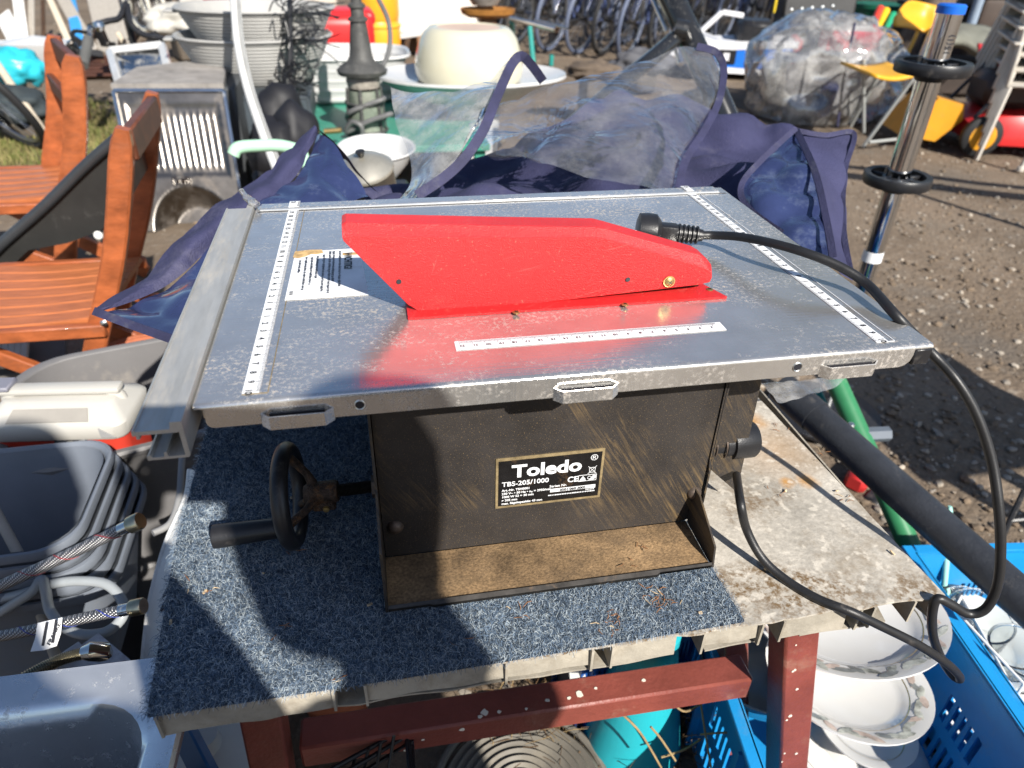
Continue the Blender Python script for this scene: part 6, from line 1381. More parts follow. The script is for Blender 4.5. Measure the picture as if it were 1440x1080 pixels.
for dx in (-.15, .12): s = MB(); s.box(c + V(dx, -.20, .12), (.10, .05, .11), (0, .0, .12), .01); s.build('hinge_box', mat('brown_hinge%d' % (dx > 0), (.20, .11, .06), .6, var=.2), wbd)
s = MB(); s.box(c + V(0, .1, .1), (.7, .1, .2), (0, 0, .12)); s.build('back_panel', mat('brown_back', (.16, .10, .06), .7, var=.2), wbd)
gtr = thing('gilt_tray', 'gilt brown tray with crockery on top behind the pot', 'tray', AZ(685, 80, 0))
c = P(686, 24, 4.6); s = MB(); s.lathe([(.0001, 0), (.13, 0), (.17, .02), (.18, .05), (.175, .052), (.15, .025), (.0001, .015)], 32, c, None, 1, .7); s.build('tray', mat('gilt_wood', (.36, .16, .04), .4, .2, var=.25, vs=14), gtr)
s = MB(); s.lathe([(.0001, .05), (.08, .05), (.11, .09), (.10, .09), (.0001, .06)], 28, c + V(-.02, 0, .02), None, 1, .8); s.build('crockery', mat('smoky_crockery', (.30, .27, .24), .3, var=.3, vs=12), gtr)
s = MB(); s.bar(V(c.x, c.y, 0), V(c.x, c.y, c.z), .10, .10, (0, 1, 0), .01); s.build('post', mat('brown_post', (.2, .10, .05), .6), gtr)
tr_ = thing('green_trestle', 'green tubular trestle with a rusty open pipe end', 'trestle', AZ(755, 88, 0))
c0, c1 = AZ(750, 90, 0), AZ(722, 60, 0); d0 = (c0 - CAM).dot(FWD)
s = MB(); s.tube([P(718, 26, d0 + .3), P(783, 42, d0 - .2)], .025, 14, caps=False); s.build('top_pipe', MT['zinc'], tr_)
s = MB(); s.torus(P(783, 42, d0 - .2), (P(783, 42, d0 - .2) - P(718, 26, d0 + .3)), .022, .006, 18, 6); s.build('rusty_end', MT['rust'], tr_)
s = MB(); s.tube([P(752, 28, d0 + .1), P(799, 40, d0 - .1)], .012, 10); s.build('cross_pipe', MT['zinc'], tr_)
for (a, b) in (((745, 38), c0), ((719, 30), c1)): s = MB(); s.tube([P(*a, d0 if a[0] > 730 else d0 + .3), b], .024, 14); s.build('leg', MT['teal'], tr_)
s = MB(); s.tube([AZ(775, 92, 0), AZ(775, 92, 0) + V(0, 0, .09)], .022, 12); s.build('stub', MT['teal'], tr_)
wt_ = thing('wire_tangle', 'tangle of thin black wires hung beside the grey tubs', 'wires', AZ(415, 150, 0))
s = MB(); rq = random.Random(77)
for k in range(42):
    px, py = rq.gauss(406, 8), rq.uniform(-10, 130); d_ = 3.3 + rq.uniform(-.1, .1); pts = [P(px, py, d_)]
    for j in range(4): px += rq.gauss(2, 9); py += rq.gauss(0, 12); pts.append(P(px, py, d_ + rq.uniform(-.05, .05)))
    s.tube(catmull(pts, 4), .0035, 5)
for k in range(26):
    px, py = rq.uniform(405, 425), rq.uniform(5, 90); s.tube(catmull([P(px, py, 3.3), P(px + rq.uniform(10, 30), py + rq.uniform(-12, 10), 3.3), P(px + rq.uniform(25, 70), py + rq.uniform(-20, 25), 3.3)], 4), .0028, 5)
s.build('wires', MT['bwire'], wt_, kind='stuff')
s = MB(); s.tube([P(407, -40, 3.32), P(409, 130, 3.25), V(P(412, 150, 3.2).x, P(412, 150, 3.2).y, 0)], .012, 8); s.build('hanger_pole', MT['bplastic'], wt_)
bgn = thing('black_bags', 'black plastic sacks piled behind the cabinet', 'sacks', AZ(395, 215, 0))
for i, (px, py, d_, r_) in enumerate(((398, 165, 3.15, .11), (415, 190, 3.0, .10), (392, 215, 3.0, .12))):
    b = bmesh.new(); bmesh.ops.create_icosphere(b, subdivisions=3, radius=r_)
    for v in b.verts: v.co = v.co * (1 + .25 * noise.noise(v.co * 14 + Vector((i, 0, 0)))); v.co.z *= 1.3
    s = MB(); s.bm(b, Matrix.Translation(P(px, py, d_))); s.build('sack', mat('black_sack%d' % i, (.010, .010, .013), .6, var=.2), bgn)
s = MB(); s.box(V(P(398, 215, 3.0).x, P(398, 215, 3.05).y, .12), (.26, .3, .24), None, .02); s.build('sack', MT['bplastic'], bgn)

# leaning boards and clutter, far left
MT['greywood'] = mat('weathered_board', (.34, .31, .27), .85, var=.2, vs=4, stretch=(20, 20, 2)); MT['palewood'] = mat('pale_board', (.55, .47, .36), .8, var=.15, vs=4, stretch=(20, 20, 2))
MT['whiteboard'] = mat('white_board', (.66, .65, .62), .6, var=.08); MT['skyblue'] = mat('sky_blue_board', (.04, .28, .62), .5, var=.08)
bl = [(4, 20, 36, 82, 24, 'whiteboard', 'white leaning board, leftmost of the row'), (24, -10, 34, 68, 16, 'whiteboard', 'narrow white surf shaped board in the leaning row'), (44, -10, 44, 76, 9, 'greywood', 'thin weathered grey board in the leaning row'),
      (66, -10, 98, 62, 9, 'palewood', 'pale slanting plank behind the wooden chair'), (84, -10, 112, 40, 18, 'greywood', 'wide brown board leaning behind the handlebar'), (96, -12, 104, 26, 16, 'skyblue', 'sky blue board in the leaning row'), (138, -25, 150, 24, 44, 'greywood', 'broad grey panel with rounded foot in the leaning row'), (60, 0, 62, 70, 6, 'rust', 'thin rusty bar in the leaning row')]
for i, (x0_, y0__, x1_, y1__, w_, m_, lab_) in enumerate(bl):
    d_ = 6.6 + .08 * i; a, b = P(x0_, y0__, d_ + .3), P(x1_, y1__, d_); foot = b + (b - a).normalized() * max(0.0, b.z / max(.05, (a - b).normalized().z))
    t = thing('leaning_board', lab_, 'board', foot, 'boards leaning at the far left')
    s = MB(); s.bar(a, foot, w_ * d_ / 1000, .025, FWD, .008); s.build('plank', MT[m_], t)
shl = thing('white_shell', 'white plastic boat shaped shell lying behind the wooden chair', 'shell', AZ(60, 100, 0))
c = AZ(62, 98, 0); s = MB(); s.lathe([(.0001, .02), (.5, .02), (.8, .09), (1, .20), (1.02, .21), (.97, .21), (.75, .10), (.0001, .05)], 40, c, None, .34, .2); s.build('hull', MT['enamel'], shl)
s = MB(); s.lathe([(.95, .2), (.4, .24), (.0001, .26)], 40, c, None, .34, .2); s.build('cover', MT['enamel'], shl)
pal = thing('pallet_table', 'dark brown slatted pallet table loaded with scrap', 'table', AZ(135, 112, 0))
for k in range(6): s = MB(); a = P(98, 84 + 5 * k, 4.55 - .05 * k); b = P(165, 82 + 5 * k, 4.5 - .05 * k); s.bar(a, b, .05, .02, UP, .003); s.build('slat', mat('dark_brown_slat%d' % k, (.07, .028, .018), .6, var=.3), pal)
for px in (102, 160): a = P(px, 100, 4.4); s = MB(); s.bar(V(a.x, a.y, 0), a, .05, .05, (0, 1, 0), .004); s.build('leg', MT['teakdark'], pal)
scr = thing('scrap_heap', 'small heap of dark scrap parts on the pallet table', 'scrap', P(130, 70, 4.6))
rq = random.Random(9)
for k in range(26):
    s = MB(); p = P(rq.uniform(100, 225), rq.uniform(48, 92), 4.5 + rq.uniform(-.1, .1)); mm_ = rq.choice(['bplastic', 'rust', 'stainless', 'dark_steel', 'palewood', 'dark_steel']); sz = rq.uniform(.03, .09)
    s.box(p, (sz * 1.6, sz * .6, sz * .6), (rq.uniform(0, 3), rq.uniform(0, 3), rq.uniform(0, 3)), bev=.006); s.build('scrap_piece', MT[mm_], scr)
hb = thing('handlebar', 'bicycle handlebar with grey grip propped behind the chair', 'handlebar', P(130, 100, 4.0))
s = MB(); s.tube(catmull([P(232, 55, 4.0), P(200, 48, 4.0), P(184, 32, 4.0), P(178, 5, 4.05), P(168, 25, 4.0), P(150, 30, 3.95), P(125, 38, 3.9)], 6), .016, 10); s.build('bar', MT['bplastic'], hb)
s = MB(); s.tube([P(124, 55, 3.8), P(117, 92, 3.7)], .026, 12); s.build('grip', mat('grey_grip', (.09, .09, .085), .6), hb)
s = MB(); s.tube([P(128, 40, 3.85), P(124, 56, 3.8)], .018, 12); s.build('brake_clamp', MT['stainless'], hb)
s = MB(); s.tube(catmull([P(122, 46, 3.8), P(104, 44, 3.8), P(102, 58, 3.75), P(94, 66, 3.75)], 4), .010, 8); s.build('brake_lever', MT['dark_steel'], hb)
s = MB(); s.lathe([(.0001, .03), (.025, .02), (.03, 0), (.02, -.02), (.0001, -.03)], 16, P(139, 37, 3.85)); s.build('bell', MT['stainless'], hb)
s = MB(); a = P(178, 20, 4.05); s.tube([a, V(a.x, a.y, 0)], .02, 10); s.build('stem', MT['bplastic'], hb)
stk = thing('wood_pole', 'pale wooden pole slanting past the cyan bicycle', 'pole', AZ(62, 190, 0))
s = MB(); s.tube([P(-30, 52, 4.3), P(64, 190, 3.9)], .022, 12); s.build('pole', MT['palewood'], stk)
s = MB(); s.tube([P(62, 187, 3.91), P(65, 192, 3.895)], .024, 12); s.build('pole_end', MT['palewood'], stk)
brk = thing('brick_rubble', 'piece of reddish brick rubble by the cyan bicycle', 'brick', AZ(58, 148, 0)); c = AZ(58, 150, .04)
s = MB(); s.box(c, (.12, .09, .07), (.2, .1, .6), bev=.012); s.build('brick_half', mat('old_brick', (.33, .13, .09), .9, var=.3, vs=12), brk)
s = MB(); s.box(c + V(.03, .1, .0), (.10, .08, .06), (.1, .3, 1.2), bev=.012); s.build('brick_half', mat('pale_rubble', (.42, .34, .26), .9, var=.3, vs=12), brk)

# ------------------------------------------------------------------ bicycles
MT['tyre'] = mat('tyre_rubber', (.015, .015, .016), .7, var=.2); MT['rimsteel'] = mat('rim_steel', (.48, .49, .50), .3, .9, var=.1); MT['whitetyre'] = mat('white_tyre', (.62, .60, .52), .7, var=.1)
def bicycle(frame_mat, tyre_mat):
    t = bpy.data.objects.new('bicycle', None); COL.objects.link(t); R0 = .33; wb0 = 1.02
    for x in (0, wb0):
        s = MB(); s.torus((x, 0, R0), (0, 1, 0), R0 - .02, .02, 40, 8); w_ = s.build('wheel', tyre_mat, t)
        s = MB(); s.torus((x, 0, R0), (0, 1, 0), R0 - .05, .010, 40, 6); s.build('rim', MT['rimsteel'], w_)
        s = MB()
        for k in range(18): a = k * math.pi / 9; s.tube([(x, .02 if k % 2 else -.02, R0), (x + math.cos(a) * (R0 - .05), 0, R0 + math.sin(a) * (R0 - .05))], .0022, 4)
        s.build('spokes', MT['rimsteel'], w_, kind='stuff')
        s = MB(); s.tube([(x, -.04, R0), (x, .04, R0)], .025, 12); s.build('hub', MT['dark_steel'], w_)
    bbk = V(.44, 0, .28); st = V(.30, 0, .78); hd = V(.82, 0, .82); hd2 = V(.86, 0, .66)
    s = MB()
    for a, b, r in ((bbk, st, .016), (st, hd, .015), (bbk, hd2, .019), (bbk, V(0, 0, R0), .010), (st, V(0, 0, R0), .008), (hd, V(.87, 0, .64), .02)): s.tube([a, b], r, 10)
    s.build('frame', frame_mat, t, kind=None)
    s = MB(); s.tube([(.865, 0, .66), (.90, .05, .60), (wb0, .05, R0)], .012, 8); s.tube([(.865, 0, .66), (.90, -.05, .60), (wb0, -.05, R0)], .012, 8); s.build('fork', frame_mat, t)
    s = MB(); s.tube(catmull([(.72, -.29, .98), (.80, -.20, .99), (.80, 0, .96), (.80, .20, .99), (.72, .29, .98)], 5), .013, 8); s.build('handlebar', MT['dark_steel'], t)
    s = MB(); s.tube([(.80, 0, .96), hd], .014, 8); s.build('stem', MT['dark_steel'], t)
    s = MB(); s.tube([st, st + V(-.03, 0, .12)], .012, 8); s.build('seat_post', MT['rimsteel'], t)
    s = MB(); s.loft([[V(.14 + u * .28, a * (.085 * (1 - u) ** .7 + .018), .90 + z + .01 * u) for a, z in ((-1, 0), (-.6, .03), (.6, .03), (1, 0), (.5, -.02), (-.5, -.02))] for u in (0, .2, .5, .8, 1)], True, True); s.build('saddle', MT['bplastic'], t)
    s = MB(); s.torus(bbk, (0, 1, 0), .085, .008, 24, 6); s.build('chainring', MT['dark_steel'], t)
    s = MB(); s.tube([bbk + V(0, .05, 0), bbk + V(.1, .06, -.13)], .010, 8); s.tube([bbk + V(0, -.05, 0), bbk + V(-.1, -.06, .13)], .010, 8); s.build('cranks', MT['dark_steel'], t)
    s = MB(); s.tube([(0, -.0, .70), (-.12, 0, .69)], .012, 6); s.build('rear_reflector', mat('orange_reflector', (.6, .12, .02), .3), t)
    return t
fm = [mat('bike_paint%d' % i, c, .3, var=.1, coat=.4) for i, c in enumerate(((.02, .025, .05), (.05, .07, .16), (.03, .03, .03), (.02, .22, .24), (.12, .12, .13)))]  # dark coats also carry the shade over the parked rows
protoA = bicycle(fm[0], MT['tyre']); protoB = bicycle(fm[1], mat('grey_tyre', (.10, .12, .18), .6)); protoC = bicycle(fm[4], MT['whitetyre']); protoD = bicycle(fm[3], MT['tyre'])
bk_list = [(725, 52, 1.25, 'A', 'dark bicycle farthest left in the row behind the trestle'), (770, 60, 1.2, 'B', 'dark bicycle parked right of the trestle pipe'), (812, 64, 1.15, 'B', 'bicycle with pale grey tyre in the middle of the row'), (846, 66, 1.2, 'A', 'dark bicycle just right of the pale tyred one'),
           (878, 70, 1.25, 'B', 'dark bicycle close to the black frame tube'), (925, 66, 1.1, 'A', 'dark bicycle half hidden by the black frame tube'), (968, 56, 1.3, 'A', 'dark bicycle behind the blue ride-on car'), (1010, 50, 1.2, 'B', 'dark bicycle above the blue ride-on car'), (1055, 44, 1.25, 'A', 'dark bicycle left of the riveted black case'),
           (690, 42, 1.3, 'A', 'dark bicycle behind the gilt tray')]
used_ = set()
def place_bike(k, loc, rz, label, grp, tilt=.0):
    pr_ = {'A': protoA, 'B': protoB, 'C': protoC, 'D': protoD}[k]
    o = pr_ if k not in used_ else copy_tree(pr_); used_.add(k)
    put(o, loc, rz, label, grp, 1.0, (tilt, 0, rz)); o['category'] = 'bicycle'; return o
for px, py, rz, k, lab_ in bk_list: place_bike(k, AZ(px, py + 12, 0), rz - .38, lab_, 'bicycles parked in a row at the back', .12)
for px, py, rz, lab_ in ((205, 46, 1.9, 'white tyred bicycle, leftmost of the three behind the handlebar'), (228, 46, 1.85, 'white tyred bicycle, middle of the three behind the handlebar'), (252, 44, 1.95, 'white tyred bicycle, nearest to the grey tubs')):
    place_bike('C', AZ(px, py, 0), rz + .3, lab_, 'white tyred bicycles at the back left', -.1)
place_bike('D', AZ(-75, 170, 0), -.75, 'cyan bicycle leaning at the far left edge', None, .5)
# dark frame tubes close behind the cover
fk_ = thing('stripped_bicycle', 'stripped bicycle of glossy black tubes rising behind the clear window', 'bicycle', AZ(930, 200, 0))
MT['gloss'] = mat('gloss_black_paint', (.015, .015, .015), .18, var=.2, coat=.6, dirt=(.2, .19, .17), ds=30, da=.12)
s = MB(); s.tube([P(915, -60, 2.45), P(945, 0, 2.42), P(974, 62, 2.4), P(1000, 120, 2.4), P(1075, 290, 2.45)], .043, 20); s.build('seat_tube', MT['gloss'], fk_)
s = MB(); s.tube([P(957, 48, 2.38), P(915, 84, 2.3), P(880, 112, 2.25), P(760, 215, 2.1)], .026, 16); s.build('chain_stay', MT['gloss'], fk_)
s = MB(); s.tube([P(948, 40, 2.35), P(966, 44, 2.35)], .032, 16); s.build('lug', MT['gloss'], fk_)
s = MB(); s.tube([P(910, -20, 2.5), P(938, 45, 2.42)], .008, 8); s.build('cable', MT['zinc'], fk_)
s = MB(); s.tube([P(948, 55, 2.38), P(958, 90, 2.36)], .012, 10); s.build('bracket', MT['stainless'], fk_)
# blue and white ride-on car
car = thing('ride_on_car', 'blue and white plastic ride-on car behind the clear window', 'toy car', AZ(1030, 108, 0))
cg = AZ(1030, 106, 0); RZk = -.35; Mk = Matrix.Translation(cg) @ Matrix.Rotation(RZk, 4, 'Z')
def kp(x, y, z): return Mk @ V(x, y, z)
MT['kblue'] = mat('toy_blue', (.02, .16, .62), .35, var=.06); MT['kwhite'] = mat('toy_white', (.70, .70, .72), .35, var=.06); MT['kred'] = mat('toy_red', (.6, .03, .03), .35)
def prof(nm, m, pts, y0_, y1_): s = MB(); s.prism([kp(x, y0_, z) for x, z in pts], Mk.to_3x3() @ V(0, y1_ - y0_, 0)); return s.build(nm, m, car)
prof('body', MT['kblue'], [(-.45, .10), (.42, .10), (.46, .22), (.40, .30), (-.20, .27), (-.42, .36)], -.24, .24)
prof('white_band', MT['kwhite'], [(-.47, .30), (-.20, .23), (.47, .28), (.47, .33), (-.2, .29), (-.47, .37)], -.247, .247)
prof('sill', MT['kwhite'], [(-.47, .06), (.30, .05), (.46, .14), (.44, .17), (.28, .09), (-.47, .11)], -.25, .25)
prof('bonnet', MT['kwhite'], [(-.62, .18), (-.40, .14), (-.36, .34), (-.58, .30)], -.22, .22)
prof('tail', MT['kred'], [(.42, .22), (.50, .20), (.50, .34), (.44, .34)], -.23, .23)
prof('badge', MT['bplastic'], [(-.17, .13), (-.03, .13), (-.03, .24), (-.17, .24)], -.252, -.246)
s = MB(); s.bar(kp(-.40, -.2, .32), kp(-.20, -.2, .52), .04, .03, (0, 1, 0), .005); s.bar(kp(-.2, -.2, .52), kp(-.02, -.2, .50), .04, .03, (0, 1, 0), .005); s.build('windscreen_frame', MT['kwhite'], car)
s = MB(); s.box(kp(.12, 0, .36), (.30, .36, .2), (0, 0, RZk), .04); s.build('seat', MT['bplastic'], car)
s = MB(); s.box(kp(-.11, -.2535, .185), (.05, .002, .06), (0, 0, RZk)); s.build('badge_mark', MT['kwhite'], car)
for x in (-.38, .32):
    for y in (-.23, .23): s = MB(); q = Mk.to_3x3() @ V(0, .05, 0); s.tube([kp(x, y, .10) - q, kp(x, y, .10) - q * .8, kp(x, y, .10) + q * .8, kp(x, y, .10) + q], [.085, .10, .10, .085], 20); s.build('wheel', MT['tyre'], car)
cs = thing('riveted_case', 'black case with a row of silver rivets at the top edge', 'case', AZ(1145, 75, 0))
dcs = 6.3; c = P(1146, 8, dcs); s = MB(); s.box(c, (.62, .3, .30), (-.2, 0, -.25), .02); s.build('case_body', mat('black_leatherette', (.022, .022, .022), .55, var=.2, bump=.1, bs=60), cs)
s = MB(); s.box(P(1148, 30, dcs - .02), (.66, .32, .05), (-.2, 0, -.25), .015); s.build('base_rim', mat('dark_grey_rim', (.06, .06, .06), .5), cs)
for k in range(5): s = MB(); s.lathe([(.0001, .012), (.014, .008), (.017, 0)], 12, P(1113 + 14.5 * k, 14 - 1.2 * k, dcs - .22), Matrix.Rotation(math.pi / 2, 4, 'X')); s.build('rivet', MT['zinc'], cs)
s = MB(); s.box(V(c.x, c.y, (c.z - .2) / 2), (.5, .3, c.z - .2), (0, 0, -.25), .02); s.build('stand', MT['bplastic'], cs)
s = MB(); s.box(P(1090, 8, dcs - .1), (.018, .02, .11), None, .003); s.build('yellow_tag', mat('yellow_tag', (.7, .5, .02), .5), cs)
grb = thing('green_bin', 'dark green plastic bin behind the yellow chair', 'bin', AZ(1222, 75, 0)); c = AZ(1225, 72, 0)
s = MB(); s.lathe([(.0001, 0), (.24, 0), (.30, .42), (.31, .43), (.31, .47), (.28, .47), (.0001, .44)], 36, c, None, 1.1, 1); s.build('bin_wall', mat('dark_green_plastic', (.008, .11, .06), .4, var=.1), grb)
s = MB(); s.torus(c + V(0, 0, .44), (0, 0, 1), .315, .014, 36, 8); s.build('rim', mat('dark_green_rim', (.008, .11, .06), .4), grb)
tor = thing('tool_roll', 'red and yellow handled tools bundled beside the yellow chair', 'tools', AZ(1240, 90, 0))
for k, (cm_, px) in enumerate((((.6, .05, .03), 1238), ((.75, .45, .02), 1246), ((.1, .1, .1), 1243), ((.02, .3, .15), 1256))):
    s = MB(); a = P(px, 12 + 3 * k, 5.6); b = P(px - 14, 42 + 2 * k, 5.5); s.tube([a, b], [.03, .02], 10); s.tube([b, V(b.x, b.y, 0)], .008, 8); s.build('tool_handle', mat('tool_handle%d' % k, cm_, .4), tor)
# clear bag with boxes
bag = thing('clear_bag', 'big clear plastic bag wrapped round boxes on the dirt', 'bag', AZ(1150, 188, 0))
bc = AZ(1150, 170, 0) + V(.05, .15, 0); kb = 5.0 / 1000
b = bmesh.new(); bmesh.ops.create_icosphere(b, subdivisions=5, radius=1)
for v in b.verts:
    q = v.co.normalized(); n1_ = noise.noise(q * 1.6 + Vector((3, 1, 2))); n2_ = .5 - abs(noise.noise(q * 2.2 + Vector((1, 7, 2)))); n3_ = noise.noise(q * 8)
    r_ = .95 + .24 * n1_ + .36 * n2_ + .015 * n3_; zz = q.z * r_; zz = max(zz, -.72)
    v.co = Vector((q.x * r_ * .50 * (1.0 if q.z < .3 else 1.0 - .15 * (q.z - .3)), q.y * r_ * .40, (zz + .72) * .40))
s = MB(); s.bm(b, Matrix.Translation(bc)); s.build('film', MT['film2'], bag, angle=180)
s = MB(); s.box(bc + V(.12, -.02, .50), (.34, .22, .12), (0, 0, -.3), .006); s.build('red_box', mat('red_carton', (.62, .04, .07), .5, var=.06), bag)
s = MB(); s.box(bc + V(.10, 0, .575), (.34, .22, .035), (0, 0, -.3), .006); s.build('white_lid', MT['enamel'], bag)
s = MB(); s.box(bc + V(.02, .05, .20), (.62, .34, .38), (0, 0, -.2), .02); s.build('grey_carton', mat('grey_carton', (.45, .45, .46), .6, var=.25, vs=5), bag)
s = MB(); s.box(bc + V(-.06, -.20, .15), (.12, .06, .24), (0, .1, -.2), .03); s.build('blue_bundle', mat('blue_bundle', (.03, .05, .16), .6, var=.2), bag)
s = MB(); s.tube([bc + V(-.10, -.36, .64), bc + V(-.09, -.38, .30), bc + V(-.06, -.40, .02)], .008, 8); s.build('tape', MT['navy_tape'], bag)
# yellow folding chair
yc = thing('yellow_chair', 'yellow folding metal chair with grey legs on the dirt', 'chair', AZ(1240, 205, 0))
MT['yellow'] = mat('yellow_seat', (.66, .34, .02), .4, var=.05); MT['greytube'] = mat('grey_tube', (.42, .44, .43), .35, .3, var=.1)
zq = .44; q1, q2, q3, q4 = AZ(1183, 86, zq), AZ(1232, 105, zq), AZ(1288, 104, zq), AZ(1246, 86, zq)
s = MB(); g = [[(q1 * (1 - u) + q4 * u) * (1 - v) + (q2 * (1 - u) + q3 * u) * v + V(0, 0, -.025 * math.sin(math.pi * u) * .8) for u in [i / 8 for i in range(9)]] for v in [j / 6 for j in range(7)]]
s.sheet(g); so_ = s.build('seat', MT['yellow'], yc, angle=180); md = so_.modifiers.new('t', 'SOLIDIFY'); md.thickness = .018
bd_ = 5.05; s = MB(); g = patch(rows([(1256, 26, bd_), (1275, 2, bd_ + .05), (1298, 4, bd_ + .12), (1318, 10, bd_ + .12)], [(1255, 34, bd_ - .02), (1275, 22, bd_ + .1), (1296, 24, bd_ + .15), (1314, 30, bd_ + .12)], [(1258, 38, bd_ - .02), (1278, 40, bd_ + .06), (1294, 45, bd_ + .12), (1309, 49, bd_ + .1)]), 4, 4); s.sheet(g); so_ = s.build('backrest', MT['yellow'], yc, angle=180); md = so_.modifiers.new('t', 'SOLIDIFY'); md.thickness = .014
for pts in ([P(1256, 34, bd_), P(1236, 66, bd_ - .05), q1 * .5 + q4 * .5, V(q4.x + .0, q4.y + .02, 0)], [q3 + V(0, 0, -.01), AZ(1214, 206, 0)], [q4 + V(0, 0, -.01), AZ(1196, 178, 0)], [P(1310, 40, bd_ + .1), q3 + V(.02, .05, 0), AZ(1293, 198, 0)]): s = MB(); s.tube(pts, .011, 10); s.build('leg', MT['greytube'], yc)
s = MB(); s.tube([P(1290, 46, bd_ + .05), P(1268, 92, bd_ - .1)], .013, 8); s.build('yellow_strut', MT['yellow'], yc)
s = MB(); s.tube([AZ(1222, 200, .05), AZ(1296, 192, .05)], .009, 8); s.build('stretcher', MT['greytube'], yc)
# tree behind
MT['bark'] = mat('bark', (.16, .12, .09), .95, var=.35, vs=9, stretch=(3, 3, 1), bump=1.0, bs=25); MT['leaf'] = mat('leaf', (.055, .085, .025), .6, var=.35, vs=2)
tre = thing('tree', 'stout rough barked tree trunk behind the yellow chair', 'tree', AZ(1280, 110, 0)); tb_ = AZ(1282, 96, 0)
s = MB(); pts = [tb_ + V(.02 * math.sin(i), .02 * math.cos(i * 1.7), i * .35) for i in range(9)]; s.tube(pts, [.27, .19, .17, .16, .155, .15, .145, .14, .12], 18)
rq = random.Random(31); tips = []
for k in range(9):
    a = k * .698 + rq.uniform(-.2, .2); p0 = pts[6 + k % 3]; p1 = p0 + V(math.cos(a) * .6, math.sin(a) * .6, .5); p2 = p1 + V(math.cos(a) * .7, math.sin(a) * .7, .45); s.tube(catmull([p0, p1, p2], 4), [.07] + [.05] * 4 + [.03] * 3 + [.015], 8); tips += [p1, p2]
for v in s.v: v += Vector((noise.noise(v * 9), noise.noise(v * 9 + Vector((5, 0, 0))), 0)) * .018
s.build('trunk', MT['bark'], tre)
VV = []; FF = []; r_ = np.random.default_rng(2)
cents = [t_ + V(*(r_.normal(0, .35, 3))) for t_ in tips for _ in range(4)]
for c in cents:
    for k in range(130):
        p = c + V(*(r_.normal(0, .24, 3))); u = V(*r_.normal(0, 1, 3)).normalized() * .045; w_ = u.orthogonal().normalized() * .022; i = len(VV); VV += [tuple(p - u), tuple(p + w_), tuple(p + u), tuple(p - w_)]; FF.append((i, i + 1, i + 2, i + 3))
me = bpy.data.meshes.new('crown'); me.from_pydata([tuple(Vector(v) - tre.location) for v in VV], [], FF); me.materials.append(MT['leaf']); o = bpy.data.objects.new('crown', me); COL.objects.link(o); o.parent = tre; o['kind'] = 'stuff'
# stacked white plastic chairs
MT['mono'] = mat('aged_white_plastic', (.52, .48, .42), .55, var=.08, vs=3, dirt=(.36, .30, .24), ds=5, da=.35)
def monobloc():
    t = bpy.data.objects.new('plastic_chair', None); COL.objects.link(t)
    for sx in (-1, 1):
        for fy in (0, 1):
            a = V(sx * .22, -.20 + .40 * fy, .40); b = V(sx * .27, -.27 + .56 * fy, 0); s = MB(); s.bar(a, b, .05, .018, (1, 0, 0), .004); s.build('leg', MT['mono'], t)
        s = MB(); s.bar(V(sx * .255, -.22, .62), V(sx * .255, .22, .64), .05, .016, (0, 0, 1), .004); s.bar(V(sx * .25, -.22, .62), V(sx * .235, -.20, .40), .045, .016, (1, 0, 0), .004); s.build('armrest', MT['mono'], t)
    s = MB(); s.box((0, 0, .41), (.48, .44, .022), None, .008); s.build('seat', MT['mono'], t)
    s = MB(); s.sheet([[V(-.24 + .48 * u, .21 + .16 * v + .02 * math.cos((u - .5) * 3), .40 + .44 * v) for u in [i / 8 for i in range(9)]] for v in [j / 5 for j in range(6)]]); q = s.build('backrest', MT['mono'], t, angle=180); md = q.modifiers.new('t', 'SOLIDIFY'); md.thickness = .012
    for k in range(4): s = MB(); s.box((-.15 + .10 * k, .26, .60), (.022, .03, .22), (-.35, 0, 0), .002); s.build('back_slot', MT['black_print'], t)
    return t
mc = monobloc(); base = AZ(1428, 216, 0); ordw = ['lowest', 'second lowest', 'third lowest', 'fourth', 'fifth', 'sixth', 'topmost']
for k in range(7):
    o = mc if k == 0 else copy_tree(mc); put(o, base + V(.010 * k, .022 * k, .075 * k), -.5, f'{ordw[k]} aged white plastic chair in the stack at the right edge', 'stacked white plastic chairs'); o['category'] = 'chair'
# lawn mower
mw = thing('lawn_mower', 'red lawn mower with yellow grass box beside the white chairs', 'lawn mower', AZ(1350, 205, 0))
MT['mred'] = mat('mower_red', (.52, .02, .02), .35, var=.1, coat=.3); MT['myel'] = mat('mower_yellow', (.60, .27, .015), .45, var=.08, dirt=(.4, .25, .08), ds=8, da=.2)
gm = AZ(1395, 205, 0); RZm = -.25; Mm = Matrix.Translation(gm) @ Matrix.Rotation(RZm, 4, 'Z')
def mring(x, w_, z0, z1): return [Mm @ V(x, y * w_, z0 + (z1 - z0) * z) for y, z in ((-1, 0), (-1, .5), (-.85, .9), (-.5, 1), (.5, 1), (.85, .9), (1, .5), (1, 0))]
s = MB(); s.loft([mring(-.28, .18, .08, .18), mring(-.20, .24, .06, .23), mring(.10, .26, .06, .25), mring(.38, .24, .06, .22), mring(.52, .14, .08, .16)], True, True); s.build('deck', MT['mred'], mw)
s = MB(); s.box(Mm @ V(-.05, 0, .34), (.34, .30, .2), (0, 0, RZm), .05); s.build('engine', mat('engine_dark', (.05, .035, .03), .5, var=.3), mw)
s = MB(); s.box(Mm @ V(.02, .02, .46), (.24, .22, .06), (0, 0, RZm), .02); s.build('engine_cover', MT['mred'], mw)
s = MB(); s.prism([Mm @ V(*p) for p in ((-.66, -.16, .08), (-.44, -.16, .05), (-.32, -.16, .18), (-.34, -.16, .27), (-.50, -.16, .30))], Mm.to_3x3() @ V(0, .34, 0)); s.build('grass_box', MT['myel'], mw)
